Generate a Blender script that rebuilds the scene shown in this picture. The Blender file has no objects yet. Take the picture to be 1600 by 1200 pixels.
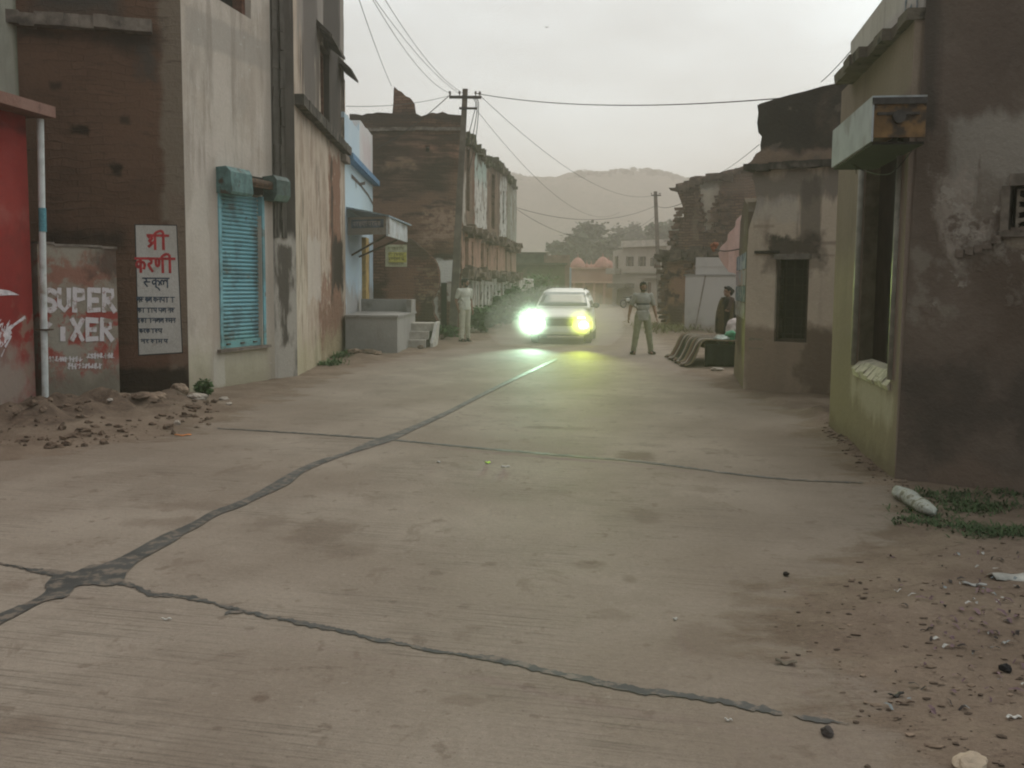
import bpy, bmesh, math, random
from mathutils import Vector, Matrix, noise as mnoise
from mathutils.geometry import tessellate_polygon
random.seed(7)
R = math.radians
scene = bpy.context.scene
COL = scene.collection

# ------------------------------------------------------------------ camera
F = 1590.0; CH = 1.6; S = F / 1200
PITCH = math.atan(155 / F); ROLL = R(0.45)
CAMR = Matrix.Rotation(R(90) - PITCH, 3, 'X') @ Matrix.Rotation(ROLL, 3, 'Z')
O = Vector((0, 0, CH))
cd = bpy.data.cameras.new('camera'); cam = bpy.data.objects.new('camera', cd); COL.objects.link(cam)
cd.sensor_width = 36; cd.lens = 36 * F / 1600; cd.clip_end = 3000; cd.clip_start = 0.05
cam.matrix_world = Matrix.Translation(O) @ CAMR.to_4x4()
scene.camera = cam

def ray(u, v):
    return CAMR @ Vector(((u - 800) / F, -(v - 600) / F, -1))
def g(u, v, z=0.0):
    r = ray(u, v); t = (z - CH) / r.z
    return O + r * t
def at(u, v, D, k=None):
    """the point seen at (u,v), D steps of S metres away"""
    r = ray(u, v); return O + r * (D * (S if k is None else k) / r.y)
def XY(u, D): return Vector(((u - 800) / 1200 * D, D * S, 0))
def X(u, D): return (u - 800) / 1200 * D
def xy(p): return Vector((p[0], p[1], 0))

class Plane:
    """a vertical plane standing on the line p0 -> p1; s metres along it, z up, n towards the street"""
    def __init__(self, p0, p1):
        self.p = xy(p0); d = xy(p1) - self.p; self.L = d.length; self.d = d.normalized()
        n = Vector((self.d.y, -self.d.x, 0))
        if (xy(O) - self.p).dot(n) < 0: n = -n
        self.n = n
    def q(self, u, v):
        r = ray(u, v); t = (self.p - O).dot(self.n) / r.dot(self.n)
        P = O + r * t
        return ((P - self.p).dot(self.d), P.z)
    def s(self, u, v): return self.q(u, v)[0]
    def z(self, u, v): return self.q(u, v)[1]
    def w(self, s, z, off=0.0):
        return self.p + self.d * s + Vector((0, 0, z)) + self.n * off
    def shift(self, off):
        P = Plane.__new__(Plane); P.p = self.p + self.n * off; P.d = self.d; P.L = self.L; P.n = self.n
        return P
    def rect(self, u0, v0, u1, v1):
        a = self.q(u0, v0); b = self.q(u1, v1)
        return (min(a[0], b[0]), min(a[1], b[1]), max(a[0], b[0]), max(a[1], b[1]))

# ------------------------------------------------------------------ objects
def tag(o, label=None, cat=None, group=None, kind=None):
    if label: o['label'] = label
    if cat: o['category'] = cat
    if group: o['group'] = group
    if kind: o['kind'] = kind
    return o
def thing(name, loc, label, cat, group=None, rz=0.0):
    o = bpy.data.objects.new(name, None); COL.objects.link(o)
    o.location = loc; o.rotation_euler = (0, 0, rz); o.empty_display_size = .2
    return tag(o, label, cat, group)
def wmat(o):
    m = Matrix.LocRotScale(o.location, o.rotation_euler, o.scale)
    if o.parent: m = wmat(o.parent) @ o.matrix_parent_inverse @ m
    return m
def link(name, me, parent=None, local=False):
    o = bpy.data.objects.new(name, me); COL.objects.link(o)
    if parent is not None:
        o.parent = parent
        if not local: o.matrix_parent_inverse = wmat(parent).inverted()
    return o

class MB:
    """collects faces with uv; build() links them as one mesh object"""
    def __init__(self): self.v = []; self.f = []; self.uv = []; self.mi = []
    def face(self, pts, uvs=None, mi=0):
        n = len(self.v); self.v += [Vector(p) for p in pts]
        self.f.append(list(range(n, n + len(pts))))
        self.uv.append(uvs if uvs else [(0, 0)] * len(pts)); self.mi.append(mi)
    def mesh(self, verts, faces, mi=0, M=None):
        n = len(self.v); self.v += [(M @ Vector(p)) if M else Vector(p) for p in verts]
        for f in faces:
            self.f.append([i + n for i in f])
            self.uv.append([(self.v[i + n].x + self.v[i + n].y * .37, self.v[i + n].z) for i in f]); self.mi.append(mi)
        return self
    def box(self, c, size, M=None, mi=0, j=0.0):
        x, y, z = [a / 2 for a in size]; c = Vector(c)
        vs = [c + Vector((sx * x + random.uniform(-j, j), sy * y + random.uniform(-j, j), sz * z + random.uniform(-j, j))) for sz in (-1, 1) for sy in (-1, 1) for sx in (-1, 1)]
        return self.mesh(vs, [(0, 2, 3, 1), (4, 5, 7, 6), (0, 1, 5, 4), (2, 6, 7, 3), (0, 4, 6, 2), (1, 3, 7, 5)], mi, M)
    def prism(self, foot, z0, z1, mi=0):
        """foot: list of (x,y) ; vertical prism"""
        n = len(foot)
        ar = sum(foot[i][0] * foot[(i + 1) % n][1] - foot[(i + 1) % n][0] * foot[i][1] for i in range(n))
        if ar < 0: foot = foot[::-1]
        vs = [(p[0], p[1], z0) for p in foot] + [(p[0], p[1], z1) for p in foot]
        fs = [tuple(range(n))[::-1], tuple(range(n, 2 * n))] + [(i, (i + 1) % n, (i + 1) % n + n, i + n) for i in range(n)]
        return self.mesh(vs, fs, mi)
    def tube(self, pts, rad, seg=8, mi=0, cap=True):
        pts = [Vector(p) for p in pts]; n = len(pts)
        rs = rad if isinstance(rad, (list, tuple)) else [rad] * n
        vs = []; up = None
        for i, p in enumerate(pts):
            t = (pts[min(i + 1, n - 1)] - pts[max(i - 1, 0)]).normalized()
            if up is None: up = Vector((0, 0, 1)) if abs(t.z) < .9 else Vector((1, 0, 0))
            a = t.cross(up).normalized(); b = a.cross(t).normalized(); up = b
            for k in range(seg):
                an = 2 * math.pi * k / seg
                vs.append(p + (a * math.cos(an) + b * math.sin(an)) * rs[i])
        fs = []
        for i in range(n - 1):
            for k in range(seg):
                k2 = (k + 1) % seg
                fs.append((i * seg + k, i * seg + k2, (i + 1) * seg + k2, (i + 1) * seg + k))
        if cap: fs += [tuple(range(seg))[::-1], tuple(range((n - 1) * seg, n * seg))]
        return self.mesh(vs, fs, mi)
    def loft(self, rings, mi=0, cap=True, M=None):
        n = len(rings[0]); vs = [p for r in rings for p in r]; fs = []
        for i in range(len(rings) - 1):
            for k in range(n):
                k2 = (k + 1) % n
                fs.append((i * n + k, i * n + k2, (i + 1) * n + k2, (i + 1) * n + k))
        if cap: fs += [tuple(range(n))[::-1], tuple(range((len(rings) - 1) * n, len(rings) * n))]
        return self.mesh(vs, fs, mi, M)
    def blob(self, c, r, sub=2, M=None, rough=0.0, seed=0, mi=0):
        bm = bmesh.new(); bmesh.ops.create_icosphere(bm, subdivisions=sub, radius=1)
        r = Vector(r) if not isinstance(r, (int, float)) else Vector((r, r, r))
        vs = []
        for v in bm.verts:
            k = 1 + rough * mnoise.noise(v.co * 1.3 + Vector((seed * 7.3, seed * 1.7, seed))) + rough * .5 * mnoise.noise(v.co * 3.1 + Vector((seed, seed * 3.7, 0)))
            p = Vector((v.co.x * r.x, v.co.y * r.y, v.co.z * r.z)) * k
            if M: p = M @ p
            vs.append(Vector(c) + p)
        fs = [tuple(x.index for x in f.verts) for f in bm.faces]; bm.free()
        return self.mesh(vs, fs, mi)
    def build(self, name, mat, parent=None, smooth=False, local=False, recalc=False, weld=False):
        me = bpy.data.meshes.new(name)
        me.from_pydata([tuple(p) for p in self.v], [], self.f)
        l = me.uv_layers.new(name='UVMap'); i = 0
        flat = []
        for u in self.uv:
            for a in u: flat += [a[0], a[1]]
        l.data.foreach_set('uv', flat)
        for m in (mat if isinstance(mat, (list, tuple)) else [mat]): me.materials.append(m)
        me.polygons.foreach_set('material_index', self.mi)
        if smooth: me.polygons.foreach_set('use_smooth', [True] * len(me.polygons))
        if recalc or weld:
            bm = bmesh.new(); bm.from_mesh(me)
            if weld: bmesh.ops.remove_doubles(bm, verts=bm.verts, dist=1e-5)
            bmesh.ops.recalc_face_normals(bm, faces=bm.faces); bm.to_mesh(me); bm.free()
        me.update()
        return link(name, me, parent, local)

def facade(mb, P, outer, holes=(), t=.25, off=0.0, mi=0):
    """a wall slab with openings: outer and holes are (s,z) loops; front face at off, thickness t going back"""
    loops = [list(outer)] + [list(h) for h in holes]
    tri = tessellate_polygon([[Vector((a, b, 0)) for a, b in l] for l in loops])
    flat = [p for l in loops for p in l]
    for a, b, c in tri:
        pa, pb, pc = flat[a], flat[b], flat[c]
        mb.face([P.w(*pa, off), P.w(*pb, off), P.w(*pc, off)], [pa, pb, pc], mi)
        mb.face([P.w(*pc, off - t), P.w(*pb, off - t), P.w(*pa, off - t)], [pc, pb, pa], mi)
    for l in loops:
        for i in range(len(l)):
            a, b = l[i], l[(i + 1) % len(l)]
            mb.face([P.w(*a, off), P.w(*b, off), P.w(*b, off - t), P.w(*a, off - t)], [a, b, (b[0] + t * .7, b[1]), (a[0] + t * .7, a[1])], mi)
def pbox(mb, P, s0, z0, s1, z1, o0, o1, mi=0, j=0.0):
    """box on a plane: s0..s1, z0..z1, from o0 to o1 outwards"""
    vs = [P.w(s + random.uniform(-j, j), z + random.uniform(-j, j), o + random.uniform(-j, j)) for o in (o0, o1) for z in (z0, z1) for s in (s0, s1)]
    uv = [(s, z) for o in (o0, o1) for z in (z0, z1) for s in (s0, s1)]
    for f in [(0, 1, 3, 2), (4, 6, 7, 5), (0, 4, 5, 1), (2, 3, 7, 6), (0, 2, 6, 4), (1, 5, 7, 3)]:
        mb.face([vs[i] for i in f], [uv[i] for i in f], mi)
def rag(pts, step=.15, amp=.05, closed=False, seed=0):
    out = []; n = len(pts)
    for i in range(n if closed else n - 1):
        a = Vector(pts[i]).to_2d(); b = Vector(pts[(i + 1) % n]).to_2d(); L = (b - a).length; k = max(1, int(L / step))
        nn = Vector((-(b - a).y, (b - a).x)).normalized()
        for q in range(k):
            p = a + (b - a) * (q / k)
            e = amp * (mnoise.noise(Vector((p.x * 3.1, p.y * 3.1, seed))) * 1.2 + random.uniform(-.5, .5))
            if q == 0: e *= .3
            out.append((p.x + nn.x * e, p.y + nn.y * e))
    if not closed: out.append(tuple(pts[-1][:2]))
    return out
def ribbon(mb, P, pts, w, off=.004, mi=0, jit=0.0):
    pts = [Vector((p[0], p[1])) for p in pts]; n = len(pts); L = []; Rr = []
    for i in range(n):
        t = (pts[min(i + 1, n - 1)] - pts[max(i - 1, 0)]).normalized(); nn = Vector((-t.y, t.x))
        k = w / 2 * (1 + random.uniform(-jit, jit))
        a = pts[i] + (t * (-w * .4) if i == 0 else t * (w * .4) if i == n - 1 else Vector((0, 0)))
        L.append(a + nn * k); Rr.append(a - nn * k)
    for i in range(n - 1):
        q = [L[i], L[i + 1], Rr[i + 1], Rr[i]]
        mb.face([P.w(p.x, p.y, off) for p in q], [(p.x, p.y) for p in q], mi)
def smooth_line(pts, k=4):
    """Catmull-Rom through the points"""
    P = [Vector(p) for p in pts]
    if len(P) < 3: return P
    out = []
    for i in range(len(P) - 1):
        a = P[max(i - 1, 0)]; b = P[i]; c = P[i + 1]; d = P[min(i + 2, len(P) - 1)]
        for q in range(k):
            t = q / k
            out.append(.5 * ((2 * b) + (c - a) * t + (2 * a - 5 * b + 4 * c - d) * t * t + (3 * b - a - 3 * c + d) * t ** 3))
    out.append(P[-1]); return out

# ------------------------------------------------------------------ materials
class N:
    def __init__(self, name):
        self.m = bpy.data.materials.new(name); self.m.use_nodes = True
        self.t = self.m.node_tree; self.t.nodes.clear()
        self.out = self.t.nodes.new('ShaderNodeOutputMaterial')
        self._c = {}
    def node(self, ty, **kw):
        n = self.t.nodes.new(ty)
        for k, v in kw.items(): setattr(n, k, v)
        return n
    def lk(self, a, b): self.t.links.new(a, b)
    def put(self, sock, v):
        if isinstance(v, bpy.types.NodeSocket): self.lk(v, sock)
        elif v is not None:
            if isinstance(v, (tuple, list)) and len(v) == 3 and sock.type == 'RGBA': v = (*v, 1)
            sock.default_value = v
    def math(self, op, a, b=None, c=None, clamp=False):
        n = self.node('ShaderNodeMath', operation=op); n.use_clamp = clamp
        self.put(n.inputs[0], a); self.put(n.inputs[1], b); self.put(n.inputs[2], c)
        return n.outputs[0]
    def mix(self, f, a, b, mode='MIX'):
        n = self.node('ShaderNodeMix', data_type='RGBA', blend_type=mode)
        self.put(n.inputs[0], f); self.put(n.inputs[6], a); self.put(n.inputs[7], b)
        return n.outputs[2]
    def uv(self):
        if 'uv' not in self._c: self._c['uv'] = self.node('ShaderNodeUVMap').outputs[0]
        return self._c['uv']
    def obj(self):
        if 'o' not in self._c: self._c['o'] = self.node('ShaderNodeTexCoord').outputs['Object']
        return self._c['o']
    def vscale(self, v, s):
        n = self.node('ShaderNodeVectorMath', operation='MULTIPLY'); self.put(n.inputs[0], v); n.inputs[1].default_value = s
        return n.outputs[0]
    def noise(self, v, scale=1.0, detail=5, rough=.55, dist=0.0):
        if isinstance(scale, tuple): v = self.vscale(v, scale); scale = 1.0
        n = self.node('ShaderNodeTexNoise'); self.put(n.inputs['Vector'], v)
        n.inputs['Scale'].default_value = scale; n.inputs['Detail'].default_value = detail
        n.inputs['Roughness'].default_value = rough; n.inputs['Distortion'].default_value = dist
        return n.outputs['Fac']
    def ramp(self, x, a, b):
        n = self.node('ShaderNodeMapRange'); n.interpolation_type = 'SMOOTHSTEP'
        self.put(n.inputs['Value'], x); n.inputs['From Min'].default_value = a; n.inputs['From Max'].default_value = b
        return n.outputs['Result']
    def sep(self, v):
        n = self.node('ShaderNodeSeparateXYZ'); self.put(n.inputs[0], v); return n.outputs
    def boxmask(self, rect, soft, amp, nz):
        s0, z0, s1, z1 = rect
        if 'suv' not in self._c: self._c['suv'] = self.sep(self.uv())
        x, y = self._c['suv'][0], self._c['suv'][1]
        dx = self.math('SUBTRACT', self.math('ABSOLUTE', self.math('SUBTRACT', x, (s0 + s1) / 2)), (s1 - s0) / 2)
        dy = self.math('SUBTRACT', self.math('ABSOLUTE', self.math('SUBTRACT', y, (z0 + z1) / 2)), (z1 - z0) / 2)
        d = self.math('MAXIMUM', dx, dy)
        if amp: d = self.math('MULTIPLY_ADD', self.math('SUBTRACT', nz, .5), amp * 2.5, d)
        return self.ramp(d, soft, -soft)
    def bump(self, h, strength=.3, dist=.02, normal=None):
        n = self.node('ShaderNodeBump'); n.inputs['Strength'].default_value = strength; n.inputs['Distance'].default_value = dist
        self.put(n.inputs['Height'], h)
        if normal: self.lk(normal, n.inputs['Normal'])
        return n.outputs[0]
    def bsdf(self, col, rough=.85, normal=None, spec=.25, metal=0.0, alpha=None, emit=None, estr=0.0, sheen=0.0):
        n = self.node('ShaderNodeBsdfPrincipled')
        self.put(n.inputs['Base Color'], col); self.put(n.inputs['Roughness'], rough)
        n.inputs['Specular IOR Level'].default_value = spec; n.inputs['Metallic'].default_value = metal
        if normal: self.lk(normal, n.inputs['Normal'])
        if alpha is not None: self.put(n.inputs['Alpha'], alpha)
        if emit: self.put(n.inputs['Emission Color'], emit); n.inputs['Emission Strength'].default_value = estr
        self.lk(n.outputs[0], self.out.inputs[0])
        return self.m
def plain(name, col, rough=.8, var=.25, scale=8.0, bump=.15, spec=.12, metal=0.0, dirt=None, dscale=2.0, dlo=.5, dhi=.7):
    """a base colour with mottling, optional dirt patches and a fine bump"""
    n = N(name); o = n.obj()
    a = n.noise(o, scale, 5); c = n.mix(n.ramp(a, .3, .7), tuple(x * (1 - var) for x in col), tuple(min(1, x * (1 + var)) for x in col))
    if dirt: c = n.mix(n.ramp(n.noise(o, dscale, 6), dlo, dhi), c, dirt)
    f = n.noise(o, scale * 6, 4)
    return n.bsdf(c, rough, n.bump(f, bump, .01), spec, metal)
def wall_mat(name, base, base2, layers=(), rough=.92, bump=.35, brick=None, streak=.0, fine=.16, big=.8):
    """wall surface: two mottled tones, optional brick courses, then patches of wear and painted shade with their own outlines.
    a layer is dict(rect=(s0,z0,s1,z1) or None, col, soft, amp, scale, k, lo, hi)"""
    n = N(name); o = n.obj(); uv = n.uv()
    c = n.mix(n.ramp(n.noise(o, big, 7, .6), .36, .64), base, base2)
    h = n.noise(o, 14, 6, .65)
    fn = n.noise(o, 38, 4, .7)
    if brick:
        b = n.node('ShaderNodeTexBrick'); b.offset = .5
        wob = n.node('ShaderNodeVectorMath', operation='ADD'); n.put(wob.inputs[0], uv)
        nn = n.node('ShaderNodeTexNoise'); n.put(nn.inputs['Vector'], o); nn.inputs['Scale'].default_value = 2.2
        sc = n.vscale(nn.outputs['Color'], (brick.get('wob', .05),) * 3); n.lk(sc, wob.inputs[1])
        n.lk(wob.outputs[0], b.inputs['Vector'])
        b.inputs['Scale'].default_value = 1; b.inputs['Brick Width'].default_value = brick.get('w', .22); b.inputs['Row Height'].default_value = brick.get('h', .065)
        b.inputs['Mortar Size'].default_value = brick.get('m', .012); b.inputs['Mortar Smooth'].default_value = .4; b.inputs['Bias'].default_value = 0
        b.inputs['Color1'].default_value = (.75, .75, .75, 1); b.inputs['Color2'].default_value = (1.25, 1.25, 1.25, 1); b.inputs['Mortar'].default_value = (*brick.get('mc', (.55, .55, .55)), 1)
        msk = n.ramp(n.noise(o, brick.get('ps', 1.1), 5), brick.get('lo', .3), brick.get('hi', .45))
        c = n.mix(n.math('MULTIPLY', msk, brick.get('k', .8)), c, n.mix(1, c, b.outputs['Color'], 'MULTIPLY'))
        h = n.math('SUBTRACT', h, n.math('MULTIPLY', n.math('MULTIPLY', b.outputs['Fac'], msk), brick.get('bk', .5)))
    if streak:
        st = n.noise(uv, (7, .35, 1), 5, .6)
        c = n.mix(n.math('MULTIPLY', n.ramp(st, .52, .75), streak), c, tuple(x * .35 for x in base))
    for i, L in enumerate(layers):
        sc = L.get('scale', 3.0)
        nv = uv if isinstance(sc, tuple) else o
        off = n.node('ShaderNodeVectorMath', operation='ADD'); n.put(off.inputs[0], nv); off.inputs[1].default_value = (i * 3.7, i * 1.3, i * 2.1)
        nz = n.noise(off.outputs[0], sc, 6, .6)
        if L.get('rect'):
            m = n.boxmask(L['rect'], L.get('soft', .08), L.get('amp', .25), nz)
        else:
            m = n.ramp(nz, L.get('lo', .5), L.get('hi', .6))
        if L.get('brk'):
            m = n.math('MULTIPLY', m, n.ramp(n.noise(off.outputs[0], L.get('bs', 5.0), 7, .68), L['brk'] - .06, L['brk'] + .06))
        if L.get('k', 1) != 1: m = n.math('MULTIPLY', m, L['k'])
        c = n.mix(m, c, L['col'])
        if L.get('h'): h = n.math('MULTIPLY_ADD', m, L['h'], h)
    c = n.mix(1, c, n.mix(fn, (1 - fine, 1 - fine, 1 - fine), (1 + fine, 1 + fine, 1 + fine)), 'MULTIPLY')
    h2 = n.math('MULTIPLY_ADD', fn, .35, h)
    return n.bsdf(c, rough, n.bump(h2, bump, .03), .06)
HL_P = (2700, 2000)       # headlamp spill, W
HL_N = (100, 1500)     # headlamp core beams, W
HALO_D = .17  # density of the volume added for the headlamp halo
HAZE_D, HAZE_COL, HAZE_G = .0025, (.85, .775, .705), .55
SKY_BASE, SKY_UP, SKY_SUN = .66, .46, .62
SUN_E, EXPO = 1.15, 0.03
# ------------------------------------------------------------------ ground, road, dirt verges
ROADPX = [(-700, 880), (0, 718), (150, 697), (270, 682), (340, 664), (400, 640), (500, 598), (560, 572), (640, 556), (700, 545), (780, 524), (815, 514),
          (860, 488), (900, 472), (960, 470), (985, 480), (1000, 500), (1040, 535), (1062, 562), (1090, 588), (1160, 618), (1250, 652), (1290, 692),
          (1345, 745), (1400, 800), (1395, 850), (1320, 885), (1185, 930), (1205, 1010), (1290, 1092), (1350, 1150), (1480, 1300)]
ROADPOLY = [g(*p).to_2d() for p in ROADPX] + [Vector((1.6, .2)), Vector((1.7, -4)), Vector((-9, -4)), Vector((-12, 2.5))]
def sdist(x, y):
    ins = False; best = 1e9; n = len(ROADPOLY)
    for i in range(n):
        a = ROADPOLY[i]; b = ROADPOLY[(i + 1) % n]
        if (a.y > y) != (b.y > y) and x < (b.x - a.x) * (y - a.y) / (b.y - a.y) + a.x: ins = not ins
        dx = b.x - a.x; dy = b.y - a.y
        t = max(0, min(1, ((x - a.x) * dx + (y - a.y) * dy) / (dx * dx + dy * dy + 1e-9)))
        d = (x - a.x - dx * t) ** 2 + (y - a.y - dy * t) ** 2
        if d < best: best = d
    return -math.sqrt(best) if ins else math.sqrt(best)
# heaps of earth: centre, radii, height
HEAPS = []
for u, v, rx, ry, h in [(0, 668, .7, .38, .16), (60, 664, .6, .34, .15), (120, 650, .6, .36, .22), (190, 642, .55, .34, .2), (262, 630, .4, .25, .2), (60, 640, .7, .4, .14), (325, 634, .25, .16, .05),
                        (1290, 650, .5, .35, .12), (1215, 628, .6, .3, .05), (1310, 690, .25, .4, .05), (1590, 860, .7, .35, .05), (1560, 960, .6, .3, .045), (1480, 900, .5, .25, .02),
                        (555, 560, .5, .4, .12), (1000, 500, 1.5, .8, .05), (760, 505, 1.2, 2.5, .12), (1085, 520, .7, 2.0, .12), (690, 525, .5, .6, .12)]:
    p = g(u, v); HEAPS.append((p.x, p.y, rx, ry * S, h))
def hgt(x, y, d):
    if d <= 0: return 0.0
    k = min(1, d / .35); k = k * k * (3 - 2 * k)
    z = .008
    for cx, cy, rx, ry, h in HEAPS:
        e = ((x - cx) / rx) ** 2 + ((y - cy) / ry) ** 2
        if e < 8: z += h * (.72 if cx < -3 and cy < 15 else 1) * math.exp(-e)
    p = Vector((x, y, 0))
    z += .016 * mnoise.noise(p * 2.1) + .012 * mnoise.noise(p * 5.3) + .006 * mnoise.noise(p * 13)
    if y < 15 and x < -4: z *= 1 + .9 * mnoise.noise(p * 3.4 + Vector((3, 1, 0))); z += .05 * max(0, mnoise.noise(p * 4.4 + Vector((3, 1, 0)))) * min(1, z / .06)
    return k * z
def ground_z(x, y): return hgt(x, y, sdist(x, y))

def road_mat():
    n = N('concrete_and_soil'); o = n.obj()
    at_ = n.node('ShaderNodeAttribute'); at_.attribute_name = 'verge'; d = at_.outputs['Fac']
    big = n.noise(o, .55, 6, .6); med = n.noise(o, 2.2, 6, .62); med8 = n.noise(o, 4.5, 8, .68); fin = n.noise(o, 30, 4, .7); grit = n.noise(o, 120, 3, .7)
    conc = n.mix(n.ramp(big, .35, .65), (.172, .134, .105), (.232, .19, .153))
    conc = n.mix(n.math('MULTIPLY', n.ramp(n.noise(o, (1.5, 1.1, 1), 8, .68), .5, .62), .32), conc, (.14, .107, .083))
    conc = n.mix(n.math('MULTIPLY', n.ramp(n.noise(o, (2.4, 1.5, 1), 9, .72, .6), .57, .64), .42), conc, (.112, .078, .058))
    conc = n.mix(n.math('MULTIPLY', n.ramp(n.noise(o, 5.5, 4, .6), .61, .67), .5), conc, (.10, .07, .052))
    conc = n.mix(n.math('MULTIPLY', n.ramp(n.noise(o, 46, 3, .6), .62, .7), .55), conc, (.085, .062, .048))
    conc = n.mix(n.math('MULTIPLY', n.ramp(n.noise(o, 17, 6, .75), .6, .68), .4), conc, (.30, .265, .22))
    for u, v, ru, rv, k in ((500, 832, 60, 22, .5), (420, 815, 40, 12, .4), (540, 860, 45, 14, .35), (300, 790, 90, 8, .4), (995, 712, 34, 10, .75), (920, 882, 26, 10, .5), (1005, 805, 30, 14, .45), (985, 905, 14, 7, .5), (40, 1130, 60, 22, .45), (408, 1090, 18, 7, .7), (955, 960, 30, 12, .4), (850, 668, 34, 3, .6), (900, 670, 40, 3, .4), (1110, 765, 30, 6, .4), (250, 815, 70, 9, .35), (820, 640, 60, 5, .3), (1100, 1000, 60, 30, .55), (720, 1095, 40, 9, .35)):
        c_ = g(u, v); rx = (g(u + ru, v) - c_).length; ry = abs(g(u, v - rv).y - c_.y)
        sb = n.node('ShaderNodeVectorMath', operation='SUBTRACT'); n.put(sb.inputs[0], o); sb.inputs[1].default_value = (c_.x, c_.y, 0)
        ln = n.node('ShaderNodeVectorMath', operation='LENGTH'); n.lk(n.vscale(sb.outputs[0], (1 / rx, 1 / ry, 0)), ln.inputs[0])
        dd = n.math('MULTIPLY_ADD', n.math('SUBTRACT', med8, .5), 2.6, ln.outputs['Value'])
        conc = n.mix(n.math('MULTIPLY', n.ramp(dd, 1.15, .45), k), conc, (.098, .066, .048))
    # broomed texture running across the slab
    rot = n.node('ShaderNodeMapping'); rot.inputs['Rotation'].default_value = (0, 0, R(13)); n.put(rot.inputs['Vector'], o)
    br = n.noise(rot.outputs[0], (1.6, 55, 1), 5, .65)
    brk = n.math('MULTIPLY', n.ramp(br, .47, .66), n.ramp(n.noise(o, .8, 4), .42, .6))
    conc = n.mix(n.math('MULTIPLY', brk, .7), conc, (.085, .067, .053))
    soil = n.mix(n.ramp(n.noise(o, 1.3, 6, .62), .33, .67), (.128, .092, .066), (.19, .142, .105))
    soil = n.mix(n.math('MULTIPLY', n.ramp(n.noise(o, 9, 6, .7), .6, .72), .6), soil, (.085, .06, .045))
    soil = n.mix(n.math('MULTIPLY', n.ramp(n.noise(o, (5, 16, 1), 5, .7), .55, .66), .6), soil, (.10, .068, .05)); soil = n.mix(n.math('MULTIPLY', n.ramp(n.noise(o, 34, 5, .75), .56, .68), .6), soil, (.075, .052, .04)); soil = n.mix(n.math('MULTIPLY', n.ramp(n.noise(o, 21, 5, .7), .6, .7), .5), soil, (.27, .21, .16))
    dn = n.math('MULTIPLY_ADD', n.math('SUBTRACT', n.noise(o, (1.1, 1.9, 1), 8, .68), .5), 2.0, d)
    m = n.ramp(dn, -.16, .12)
    film = n.math('MULTIPLY', n.ramp(dn, -1.3, .1), .5)
    c = n.mix(film, conc, (.165, .126, .095)); c = n.mix(m, c, soil)
    hp_a = n.node('ShaderNodeAttribute'); hp_a.attribute_name = 'heap'
    c = n.mix(n.math('MULTIPLY', n.ramp(n.math('MULTIPLY_ADD', n.math('SUBTRACT', n.noise(o, 2.6, 6, .65), .5), 1.2, hp_a.outputs['Fac']), .15, .6), .85), c, n.mix(n.ramp(n.noise(o, 6, 6, .7), .35, .65), (.065, .044, .032), (.135, .094, .068)))
    c = n.mix(1, c, n.mix(fin, (.74, .74, .74), (1.26, 1.26, 1.26)), 'MULTIPLY')
    c = n.mix(1, c, n.mix(grit, (.76, .76, .76), (1.24, 1.24, 1.24)), 'MULTIPLY')
    h = n.math('ADD', n.math('MULTIPLY', br, .5), n.math('MULTIPLY', fin, .6))
    h = n.math('ADD', h, n.math('MULTIPLY', m, n.math('MULTIPLY', n.noise(o, 16, 8, .75), 2.6)))
    rg = n.mix(m, n.mix(med, (.68, .68, .68), (.92, .92, .92)), (.95, .95, .95))
    return n.bsdf(c, rg, n.bump(h, .5, .02), .14)
M_ROAD = road_mat()

def ground_grid(xs, ys):
    D = [[sdist(x, y) for x in xs] for y in ys]
    V = [(x, y, hgt(x, y, D[j][i])) for j, y in enumerate(ys) for i, x in enumerate(xs)]
    nx = len(xs); road = []; verge = []
    for j in range(len(ys) - 1):
        for i in range(nx - 1):
            f = (j * nx + i, j * nx + i + 1, (j + 1) * nx + i + 1, (j + 1) * nx + i)
            dd = (D[j][i] + D[j][i + 1] + D[j + 1][i] + D[j + 1][i + 1]) / 4
            (road if dd < 0 else verge).append(f)
    return V, [d for r in D for d in r], road, verge
def stepper(a, b, s):
    n = int(round((b - a) / s)); return [a + (b - a) * i / n for i in range(n + 1)]
_xs = stepper(-16, -9, .5)[:-1] + stepper(-9, 7, .08)[:-1] + stepper(7, 18, .5)
_ys = stepper(-4, 1, .5)[:-1] + stepper(1, 18, .08)[:-1] + stepper(18, 34, .2)[:-1] + stepper(34, 120, 1.0)
GV, GD, FR, FV = ground_grid(_xs, _ys)
for nm, faces, lab in (('road', FR, 'pale concrete road with dark tar joints and brown soil stains'), ('dirt_verge', FV, 'bare brown earth verges beside the concrete road')):
    used = sorted({i for f in faces for i in f}); mp = {i: k for k, i in enumerate(used)}
    me = bpy.data.meshes.new(nm); me.from_pydata([GV[i] for i in used], [], [[mp[i] for i in f] for f in faces])
    a = me.attributes.new('verge', 'FLOAT', 'POINT'); a.data.foreach_set('value', [GD[i] for i in used])
    a = me.attributes.new('heap', 'FLOAT', 'POINT'); a.data.foreach_set('value', [max(0.0, min(1.0, (GV[i][2] - .05) / .09)) for i in used])
    me.polygons.foreach_set('use_smooth', [True] * len(me.polygons)); me.materials.append(M_ROAD)
    tag(link(nm, me), lab, 'road' if nm == 'road' else 'verge', kind='structure')
mb = MB(); mb.mesh([(-900, -60, -.06), (900, -60, -.06), (900, 1200, -.06), (-900, 1200, -.06)], [(0, 1, 2, 3)])
tag(mb.build('ground', plain('far_soil', (.2, .15, .11), .95, .3, .2, .2)), 'flat brown earth reaching to the hill', 'ground', kind='structure')

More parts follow.
